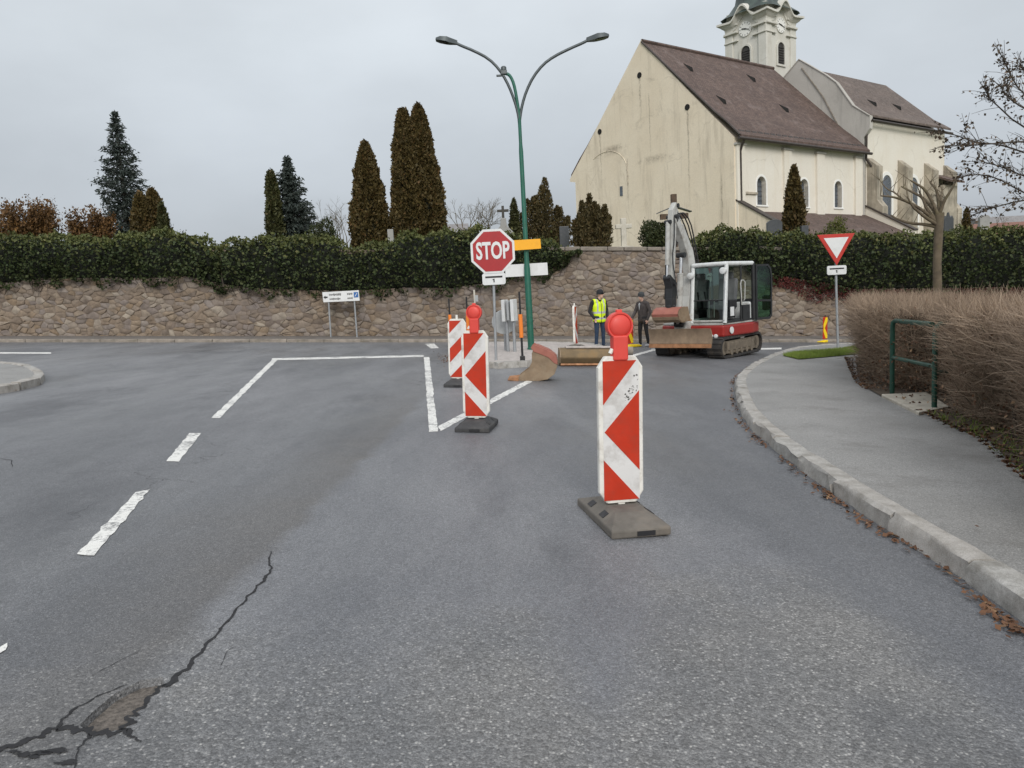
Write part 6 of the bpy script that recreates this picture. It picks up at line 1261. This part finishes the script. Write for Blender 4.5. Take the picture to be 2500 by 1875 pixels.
# cab
cx0, cx1, cy0, cy1, zf_, zr_ = -.58, .80, .02, .93, .862, 2.33
cab = MB().box(((cx0 + cx1) / 2, (cy0 + cy1) / 2, zf_ + .02), (cx1 - cx0, cy1 - cy0, .05)).build('cab_floor', 'ex_black', ex)
rf = MB().prism([(cx0 - .03, cy0 - .03), (cx1 + .02, cy0 - .03), (cx1 + .02, cy1 + .03), (cx0 - .03, cy1 + .03)], lambda u, q, t: V((u, q, t)), zr_ - .1, zr_).build('cab_roof', 'ex_white', ex, bevel=.045, seg=3)
def pil(p, q, r=.045, m='ex_white', nm='cab_pillar'): return MB().tube([p, V(p).lerp(V(q), .5), q], r, 10).build(nm, m, ex, smooth=60)
for y in (cy0, cy1): pil((cx1 + .07, y, zf_), (cx1 - .06, y, zr_ - .06), .05)
pil((cx0, cy1, zf_), (cx0, cy1, zr_ - .05), .05, 'ex_black'); pil((cx0, cy0, zf_), (cx0, cy0, zr_ - .05), .05); pil((.08, cy1, zf_), (.05, cy1, zr_ - .05), .025, 'ex_black')
for x, y0, y1, z in ((cx1 + .06, cy0, cy1, zf_ + .04), (cx1 + .02, cy0, cy1, zf_ + .55)): MB().tube([(x, y0, z), (x, y1, z)], .03 if z < 1.2 else .016, 8).build('cab_rail', 'ex_grey' if z < 1.2 else 'ex_black', ex)
fx_ = lambda z: cx1 + .065 - .13 * (z - zf_) / (zr_ - zf_)
MB().add([(fx_(z), y, z) for z in (zf_ + .05, zr_ - .1) for y in (cy0 + .04, cy1 - .04)], [(0, 1, 3, 2)]).build('windscreen', 'cab_glass', ex)
MB().add([(x, cy0, z) for z in (zf_ + .1, zr_ - .1) for x in (cx0 + .05, cx1 - .02)], [(0, 1, 3, 2)]).build('side_window', 'cab_glass', ex); MB().add([(cx0, y, z) for z in (zf_ + .5, zr_ - .1) for y in (cy0 + .05, cy1 - .05)], [(0, 1, 3, 2)]).build('rear_window', 'cab_glass', ex)
MB().box((cx0 + .02, (cy0 + cy1) / 2, zf_ + .28), (.05, cy1 - cy0 - .08, .5)).build('rear_panel', 'ex_black', ex); MB().box((-.2, cy1 - .01, zf_ + .2), (.36, .03, .38)).build('side_panel', 'ex_black', ex)
MB().box((.05, .42, 1.22), (.5, .5, .14)).box((-.22, .42, 1.58), (.14, .48, .7), M.Rotation(R(-8), 3, 'Y')).box((-.25, .42, 2.0), (.1, .28, .18)).build('seat', 'seat_grey', ex, bevel=.04, seg=3); MB().box((.0, .42, 1.05), (.4, .4, .22)).build('seat_base', 'ex_black', ex)
for y in (.12, .74):
    MB().box((.2, y, 1.3), (.34, .14, .2)).build('console', 'ex_black', ex, bevel=.02); MB().tube([(.36, y, 1.4), (.4, y, 1.62)], [.014, .024], 8).build('joystick', 'ex_black', ex)
for y in (.36, .5): MB().tube([(.62, y, .98), (.6, y, 1.42)], .012, 6).build('travel_lever', 'ex_grey', ex)
MB().tube([(cx1 + .14, cy1 + .02, zf_ + .08), (cx1 + .13, cy1 + .04, zf_ + .3), (cx1 + .06, cy1 + .05, zf_ + .98), (cx1 + .03, cy1 + .02, zf_ + 1.02)], .024, 8).build('grab_rail', 'ex_white', ex, smooth=60)
MB().tube([(.0, cy1 + .04, zf_ + .5), (.0, cy1 + .07, zf_ + .55), (-.02, cy1 + .07, zf_ + .95), (.02, cy1 + .05, zf_ + 1.0), (.12, cy1 + .05, zf_ + 1.0), (.16, cy1 + .05, zf_ + .92), (.12, cy1 + .05, zf_ + .4)], .016, 8).build('grab_rail', 'ex_grey', ex, smooth=60)
for y, z in ((cy0 + .02, zr_ - .3), (cy1 - .0, zr_ - .22)): MB().lathe([(.02, -.05), (.07, -.05), (.08, 0), (.08, .06), (.06, .07)], 14, (cx1 + .08, y, z), rot=M.Rotation(R(90), 3, 'Y')).build('work_light', 'ex_white', ex, smooth=40)
MB().box((.45, cy1 - .03, 1.12), (.16, .02, .22)).build('warning_label', 'sign_white', ex)
# open door folded back beside the engine cover
dr = bpy.data.objects.new('cab_door', None)
hx, hy = cx0 - .02, cy1 + .05; dd = V((-.97, .22, 0)).normalized(); dn = V((-dd.y, dd.x, 0))
DP = lambda u, q, t: V((hx, hy, zf_ - .02)) + dd * u + V((0, 0, q)) + dn * t
o_ = [(0, .0), (.5, .0), (.6, .08), (.62, 1.1), (.58, 1.3), (.46, 1.4), (.0, 1.4)]; i_ = [(.05, .52), (.55, .5), (.565, .6), (.57, 1.08), (.53, 1.26), (.44, 1.35), (.05, 1.35)]
mb = wall_with_holes(o_, [i_, [(.05, .06), (.48, .06), (.55, .12), (.555, .45), (.05, .47)]], DP, -.02, .02); door = mb.build('cab_door', 'ex_black', ex)
MB().prism(i_, DP, -.006, .004).build('pane', 'door_glass', door); MB().prism([(.05, .06), (.48, .06), (.55, .12), (.555, .45), (.05, .47)], DP, -.006, .004).build('pane', 'door_glass', door); MB().box(DP(.5, .42, .08), (.22, .14, .4), M.Rotation(math.atan2(dd.y, dd.x), 3, 'Z')).build('door_latch', 'ex_black', door, bevel=.05); MB().tube([DP(.12, .3, .05), DP(.12, 1.2, .05)], .014, 8).build('door_handle', 'ex_grey', door)
# boom, stick, rams (in the machine's long plane)
by = -.14
def plate_chain(cl, th, hw, name, m, par, y=by):
    up_, dn_ = [], []; cl = [V((a, 0, b)) for a, b in cl]
    for i, p in enumerate(cl):
        d = (cl[min(i + 1, len(cl) - 1)] - cl[max(i - 1, 0)]).normalized(); n = V((-d.z, 0, d.x)); up_.append(p + n * th[i] / 2); dn_.append(p - n * th[i] / 2)
    return MB().prism([(p.x, p.z) for p in up_] + [(p.x, p.z) for p in dn_[::-1]], XZ, y - hw, y + hw).build(name, m, par, bevel=.015)
def ram(a, b, r, f, par, name='ram', y=by):
    a, b = V((a[0], y, a[1])), V((b[0], y, b[1])); c = a.lerp(b, f); o = MB().tube([a, c], r, 12).build(name, 'ex_grey', par, smooth=60); MB().tube([c, b], r * .5, 10).build('rod', 'steel_bright', o, smooth=60); MB().tube([c - V((0, 0, 0)), c + (b - a).normalized() * .03], r * 1.12, 12).build('gland', 'ex_grey', o)
    for q in (a, b): MB().tube([q - V((0, r * 1.5, 0)), q + V((0, r * 1.5, 0))], r * .9, 12).build('pin', 'ex_black', o)
MB().box((1.02, by, .86), (.3, .34, .5)).build('swing_bracket', 'ex_grey', ex, bevel=.03)
boom = plate_chain([(1.0, .9), (.72, 1.5), (.62, 2.05), (.74, 2.6), (1.04, 3.1), (1.36, 3.47)], [.18, .25, .33, .28, .22, .15], .10, 'boom', 'ex_grey', ex)
stick = plate_chain([(1.24, 3.80), (1.34, 3.6), (1.40, 3.2), (1.46, 2.5), (1.52, 1.82)], [.09, .22, .2, .16, .12], .07, 'stick', 'ex_grey', ex)
ram((1.2, .86), (1.02, 2.55), .075, .72, boom, 'boom_ram'); ram((.52, 2.3), (1.22, 3.74), .06, .66, boom, 'stick_ram', by); ram((1.56, 3.34), (1.67, 2.0), .055, .74, stick, 'bucket_ram')
mb = MB()
for k_, yy in enumerate((-.1, -.04, .04, .1)): mb.tube(smooth_path([V((.6, by + yy, 1.2)), V((.42, by + yy, 1.8)), V((.38, by + yy, 2.3)), V((.55, by + yy, 2.9)), V((.88 - .05 * k_, by + yy, 3.4)), V((1.12, by + yy, 3.62)), V((1.32, by + yy, 3.35))], 1), .018, 6)
mb.build('hydraulic_hose', 'ex_black', boom)
mb = MB()
for yy in (-.09, .09): mb.tube(smooth_path([V((1.42, by + yy, 3.45)), V((1.48, by + yy * 1.3, 2.9)), V((1.56, by + yy, 2.5)), V((1.52, by + yy * 1.6, 1.9)), V((1.52, by + yy * 2, 1.5))], 1), .014, 6)
mb.build('hydraulic_hose', 'ex_black', stick)
for k_ in range(3): MB().tube(smooth_path([V((.98, by - .12 + .05 * k_, 3.1)), V((1.12, by - .16, 2.75 - .08 * k_)), V((1.3, by - .13, 2.8)), V((1.4, by - .1 + .04 * k_, 3.15))], 2), .015, 6).build('hydraulic_hose', 'ex_black', boom, smooth=60)
for x_, z_ in ((.66, 1.75), (.64, 2.35), (.9, 2.95)): MB().box((x_, by - .112, z_), (.12, .03, .07)).build('hose_clamp', 'ex_black', boom, bevel=.008)
for x_, z_ in ((1.0, .95), (1.36, 3.47), (1.52, 1.86)): MB().tube([(x_, by - .15, z_), (x_, by + .15, z_)], .05, 14).build('pivot_pin', 'ex_black', boom, smooth=60)
MB().box((1.42, by - .088, 3.05), (.16, .008, .22), M.Rotation(R(18), 3, 'Y')).build('yellow_label', 'sign_yellow', stick); MB().box((.66, by - .105, 2.15), (.05, .008, .45)).build('cover_plate', 'ex_black', boom)
cp = MB(); cp.prism([(1.64, 1.88), (1.86, 2.04), (1.9, 1.96), (1.8, 1.7), (1.82, 1.45), (1.62, 1.45), (1.62, 1.75)], XZ, by - .1, by + .1); cp.box((1.73, by, 1.36), (.2, .2, .2)).lathe([(.12, 0), (.12, .12)], 16, (1.73, by, 1.18)).box((1.73, by, 1.12), (.3, .22, .14)); cp.v = [(x - .19, y, z + .05) for x, y, z in cp.v]; coup = cp.build('coupler', 'ex_black', ex, bevel=.012)
# grading bucket carried crosswise
gp_ = [(1.58, 1.14), (1.82, 1.14), (1.96, 1.08), (2.02, .98), (1.98, .86), (1.86, .79), (1.68, .78), (1.48, .81)]; gp_ = [(u - .2, q + .16) for u, q in gp_]; n = len(gp_); Hw = .38; mb = MB()
mb.add([(u, y, q) for y in (by - Hw, by + Hw) for u, q in gp_] + [(u - .02 if u > 1.6 else u, y, q - .018 if q > 1.13 else q + .018) for y in (by - Hw, by + Hw) for u, q in gp_], [(i, i + 1, n + i + 1, n + i) for i in range(n - 1)] + [(2 * n + i, 2 * n + i + 1, 3 * n + i + 1, 3 * n + i) for i in range(n - 1)]); gb = mb.build('grading_bucket', 'bucket_red', ex, smooth=40)
for y in (by - Hw, by + Hw - .02): MB().prism(gp_, XZ, y, y + .02).build('end_plate', 'rust_steel', gb)
MB().prism([(1.20, .95), (1.36, .945), (1.36, .965), (1.20, .975)], XZ, by - Hw, by + Hw).build('cutting_edge', 'tooth_steel', gb); MB().prism([(1.81, 1.07), (1.78, 1.0), (1.66, .932), (1.5, .925), (1.5, .94), (1.65, .95), (1.76, 1.015), (1.79, 1.08)], XZ, by - Hw + .01, by + Hw - .01).build('wear_plate', 'rust_steel', gb)

for c_ in ex.children:                                   # the upper machine is slewed a little to its right
    if c_.name.split('.')[0] not in ('track', 'undercarriage', 'dozer_blade'): c_.rotation_euler.z = R(-5)

# ------------------------------------------------------------------ people
mat('skin', (0.56, 0.35, 0.27), 0.6, 0.08, 9); mat('cap_black', (0.02, 0.021, 0.025), 0.9, 0.2, 12); mat('jacket_black', (0.02, 0.02, 0.023), 0.85, 0.3, 12); mat('jeans', (0.022, 0.04, 0.075), 0.85, 0.25, 14); mat('shoes', (0.03, 0.024, 0.02), 0.7, 0.2, 12)
mat('jacket_grey', (0.068, 0.058, 0.056), 0.9, 0.25, 12); mat('trouser_black', (0.018, 0.018, 0.02), 0.85, 0.3, 12); mat('beanie', (0.05, 0.055, 0.058), 0.95, 0.25, 14); mat('shirt', (0.42, 0.43, 0.44), 0.85, 0.1, 9); mat('hair', (0.035, 0.022, 0.015), 0.8, 0.2, 20); mat('sneaker', (0.35, 0.35, 0.36), 0.7, 0.15, 12); mat('eye', (0.02, 0.015, 0.012), 0.3)
def vest_mat():
    t = NT('hi_vis'); sx, sy, sz = t.sepxyz(); a = t.math('MULTIPLY', t.rng(sz, 1.045, 1.055), t.rng(sz, 1.115, 1.105)); b_ = t.math('MULTIPLY', t.rng(sz, .875, .885), t.rng(sz, .945, .935)); ax_ = t.math('ABSOLUTE', sx); c = t.math('MULTIPLY', t.math('MULTIPLY', t.rng(ax_, .085, .09), t.rng(ax_, .135, .13)), t.rng(sz, 1.1, 1.11))
    f = t.math('MAXIMUM', t.math('MAXIMUM', a, b_), c); zip_ = t.math('MULTIPLY', t.rng(ax_, .012, .008), t.rng(sy, 0.0, -.02)); col = t.mix(f, (0.66, 0.86, 0.01), (0.46, 0.47, 0.48)); col = t.mix(zip_, col, (.08, .09, .03)); t.col(t.mix(1.0, col, t.rng(t.noise(9, 5), .3, .7, .84, 1.08), 'MULTIPLY')); t.rough(.7)
vest_mat()
def capsule(mb, p, q, r0, r1, n=14):
    p, q = V(p), V(q); d = q - p; L = d.length; d = d.normalized() if L > 1e-6 else V((0, 0, 1)); pts = []; rad = []
    for a in (85, 65, 40, 18): pts.append(p - d * r0 * math.sin(R(a))); rad.append(r0 * math.cos(R(a)))
    pts.append(p); rad.append(r0); pts.append(q + d * 1e-4); rad.append(r1)
    for a in (18, 40, 65, 85): pts.append(q + d * r1 * math.sin(R(a))); rad.append(r1 * math.cos(R(a)))
    mb.tube(pts, rad, n)
def person(label, loc, rz, caps, mats, height=1.0, vest=False, headwear=None, face=None, extra=None):
    root = thing('person', label, 'person', loc, rz); root.scale = (height,) * 3; mb = MB()
    for c in caps: capsule(mb, *c[:4])
    tmp = link('tmp', mb.mesh('tmp', mats)); rm = tmp.modifiers.new('r', 'REMESH'); rm.mode = 'VOXEL'; rm.voxel_size = .0085; sm = tmp.modifiers.new('s', 'SMOOTH'); sm.factor = .5; sm.iterations = 3
    me = bpy.data.meshes.new_from_object(tmp.evaluated_get(bpy.context.evaluated_depsgraph_get())); bpy.data.objects.remove(tmp); me.name = 'body'; me.materials.clear()
    for m in mats: me.materials.append(MATS[m])
    nP = len(me.polygons); ctr = np.empty(nP * 3); me.polygons.foreach_get('center', ctr); ctr = ctr.reshape(-1, 3); best = np.full(nP, 9.); idx = np.zeros(nP, int); grp = np.zeros(nP, int)
    for gi, c in enumerate(caps):
        p, q = np.array(c[0], float), np.array(c[1], float); d = q - p; t = np.clip(((ctr - p) @ d) / max(1e-9, d @ d), 0, 1); dist = np.linalg.norm(ctr - (p + t[:, None] * d), axis=1) - (c[2] + (c[3] - c[2]) * t); w_ = dist < best; best[w_] = dist[w_]; idx[w_] = c[4]; grp[w_] = c[5] if len(c) > 5 else 0
    me.polygons.foreach_set('material_index', idx.astype(np.int32)); me.polygons.foreach_set('use_smooth', np.ones(nP, bool)); body = link('body', me, root)
    if vest:
        sel = np.where((grp == 1) & (ctr[:, 2] > .80) & (ctr[:, 2] < 1.47))[0]; mp = {}; vs = []; fs = []
        for fi in sel:
            f = []
            for vi in me.polygons[fi].vertices:
                if vi not in mp: v = me.vertices[vi]; mp[vi] = len(vs); vs.append(v.co + v.normal * .014)
                f.append(mp[vi])
            fs.append(tuple(f))
        o = MB().add(vs, fs).build('safety_vest', 'hi_vis', root, smooth=80); s2 = o.modifiers.new('t', 'SOLIDIFY'); s2.thickness = .008; s2.offset = 1
    if headwear: headwear(root)
    if extra: extra(root)
    return root
def limbs(hipw, stride, kn=.0):
    out = []
    for s, st_ in ((-1, stride), (1, -stride)):
        hip = (s * .092, 0, .92); knee = (s * (.10 + hipw * .5), -st_ * .55 - .01, .50); ank = (s * (.105 + hipw), st_ * -.9 + .03, .085); out += [(hip, knee, .092, .064, 2), (knee, ank, .062, .048, 2), ((ank[0], ank[1] + .01, .05), (ank[0] + s * .025, ank[1] - .15, .042), .047, .040, 3)]
    return out
def hand(w, d, side, curl=.5, m=0):
    """palm and five fingers from wrist w, pointing along d; side = direction of the thumb"""
    w, d, sd = V(w), V(d).normalized(), V(side).normalized(); nrm = d.cross(sd).normalized(); out = []; pe = w + d * .085
    for k_ in (-.026, -.009, .009, .026): out.append((w + sd * k_ * .7, pe + sd * k_, .019, .014, m))
    for k_, L_ in ((.027, .068), (.009, .078), (-.009, .073), (-.026, .058)):
        a = pe + sd * k_; b_ = a + (d + nrm * curl * .6).normalized() * L_ * .5; c = b_ + (d * (1 - curl) + nrm * curl * 1.4).normalized() * L_ * .5; out += [(a, b_, .0105, .0098, m), (b_, c, .0098, .0082, m)]
    t0 = w + d * .022 + sd * .02; t1 = t0 + (sd * .8 + d * .7 + nrm * .25).normalized() * .042; t2 = t1 + (d + sd * .1 + nrm * .4).normalized() * .032; out += [(t0, t1, .0145, .0115, m), (t1, t2, .0115, .0095, m)]
    return out
def headcaps(tilt=0.0, turn=0.0):
    f = V((math.sin(turn), -math.cos(turn), 0)); c = V((0, -.015, 1.625)) + f * tilt * .06; s = V((f.y * -1, f.x, 0)); dn = V((0, 0, -tilt * .3))
    return c, f, s, [((0, .01, 1.42), c + V((0, .01, -.07)), .062, .052, 0), (c + f * .0 + V((0, 0, .035)) - f * .012, c + V((0, 0, .0)) + f * .012, .088, .08, 0), (c + f * .03 + V((0, 0, -.05)), c + f * .045 + V((0, 0, -.085)), .058, .042, 0), (c + f * .088 + V((0, 0, .0)), c + f * .106 + V((0, 0, -.03)), .009, .013, 0), (c + s * .085 + V((0, 0, -.005)), c + s * .088 + V((0, 0, -.03)), .014, .012, 0), (c - s * .085 + V((0, 0, -.005)), c - s * .088 + V((0, 0, -.03)), .014, .012, 0), (c + f * .088 + V((0, 0, -.062)) - s * .018, c + f * .088 + V((0, 0, -.062)) + s * .018, .009, .009, 0)]
def torso(lean=0.0):
    return [((-.075, 0, .93), (.075, 0, .93), .112, .112, 2, 0), ((-.07, .0, 1.0), (-.085, 0, 1.28), .105, .118, 1, 1), ((.07, .0, 1.0), (.085, 0, 1.28), .105, .118, 1, 1), ((0, -.02, .92), (0, -.02, 1.3), .11, .115, 1, 1), ((-.14, .01, 1.385), (.14, .01, 1.385), .085, .085, 1, 1), ((0, 0, 1.40), (0, 0, 1.475), .085, .066, 1, 2), ((-.07, 0, .87), (.07, 0, .87), .118, .118, 1, 1)]
def knit_cap(c, f, m, brim=False, deep=.0):
    def fn(root):
        hat = MB().lathe([(.101, -.02 - deep), (.104, .02), (.1, .055), (.082, .095), (.05, .12), (.01, .128)], 24, c + V((0, 0, .02)) - f * .008).build('cap', m, root, smooth=60)
        MB().lathe([(.1, -.028 - deep), (.109, -.025 - deep), (.109, .008), (.1, .012)], 24, c + V((0, 0, .018)) - f * .008).build('cap_band', m, hat, smooth=60)
        for s in (-1, 1): sd = V((-f.y, f.x, 0)); MB().lathe([(.004, -.006), (.009, 0), (.004, .006)], 8, c + f * .083 + sd * s * .032 + V((0, 0, .004))).build('eye', 'eye', root)
        if brim: MB().prism([(.09 * math.cos(t), .085 * math.sin(t) + .03) for t in np.linspace(0.1, PI - .1, 10)], lambda u, q, t: c + V((0, 0, .03 + t)) + V((-f.y, f.x, 0)) * u + f * (q + .05), 0, .012).build('peak', m, hat)
    return fn
# man in the vest: hands in the front pockets, looking down to his left
c, f, s, hc = headcaps(.9, .55); caps = torso() + limbs(.03, .02) + hc
for sg in (-1, 1):
    sh, el, wr = (sg * .205, .01, 1.39), (sg * .29, .05, 1.12), (sg * .225, -.10, .93); caps += [(sh, el, .066, .054, 1), (el, wr, .053, .042, 1)] + hand(wr, (-sg * .35, -.25, -1), (-sg * .5, -.8, 0), .45)
person('man in a yellow safety vest, black cap and blue jeans, hands at his pockets', G(1466, 851), R(22), caps, ['skin', 'jacket_black', 'jeans', 'shoes'], .955, True, knit_cap(c, f, 'cap_black', True))
# man in grey: turned to the left, his right hand on the yellow beacon
c, f, s, hc = headcaps(.8, .1); caps = torso() + limbs(.04, .05) + hc; wr = (-.17, -.33, .93)
caps += [((-.2, 0, 1.39), (-.26, -.08, 1.13), .068, .055, 1), ((-.26, -.08, 1.13), wr, .054, .042, 1)] + hand(wr, (.1, -.75, -.75), (.9, -.1, .2), .75)
wr = (.25, -.05, .88); caps += [((.2, 0, 1.39), (.29, .05, 1.12), .068, .055, 1), ((.29, .05, 1.12), wr, .054, .042, 1)] + hand(wr, (-.05, -.15, -1), (-.4, -.9, 0), .45)
def shirt(root): MB().add([(-.045, -.142, 1.38), (.045, -.142, 1.38), (0, -.152, 1.17), (0, -.118, 1.42)], [(0, 2, 1), (0, 1, 3)]).build('shirt_front', 'shirt', root)
person('man in a dark grey jacket and beanie steadying the yellow beacon', G(1572, 846), R(-56), caps, ['skin', 'jacket_grey', 'trouser_black', 'sneaker'], .92, False, knit_cap(c, f, 'beanie', False, .012), extra=shirt)
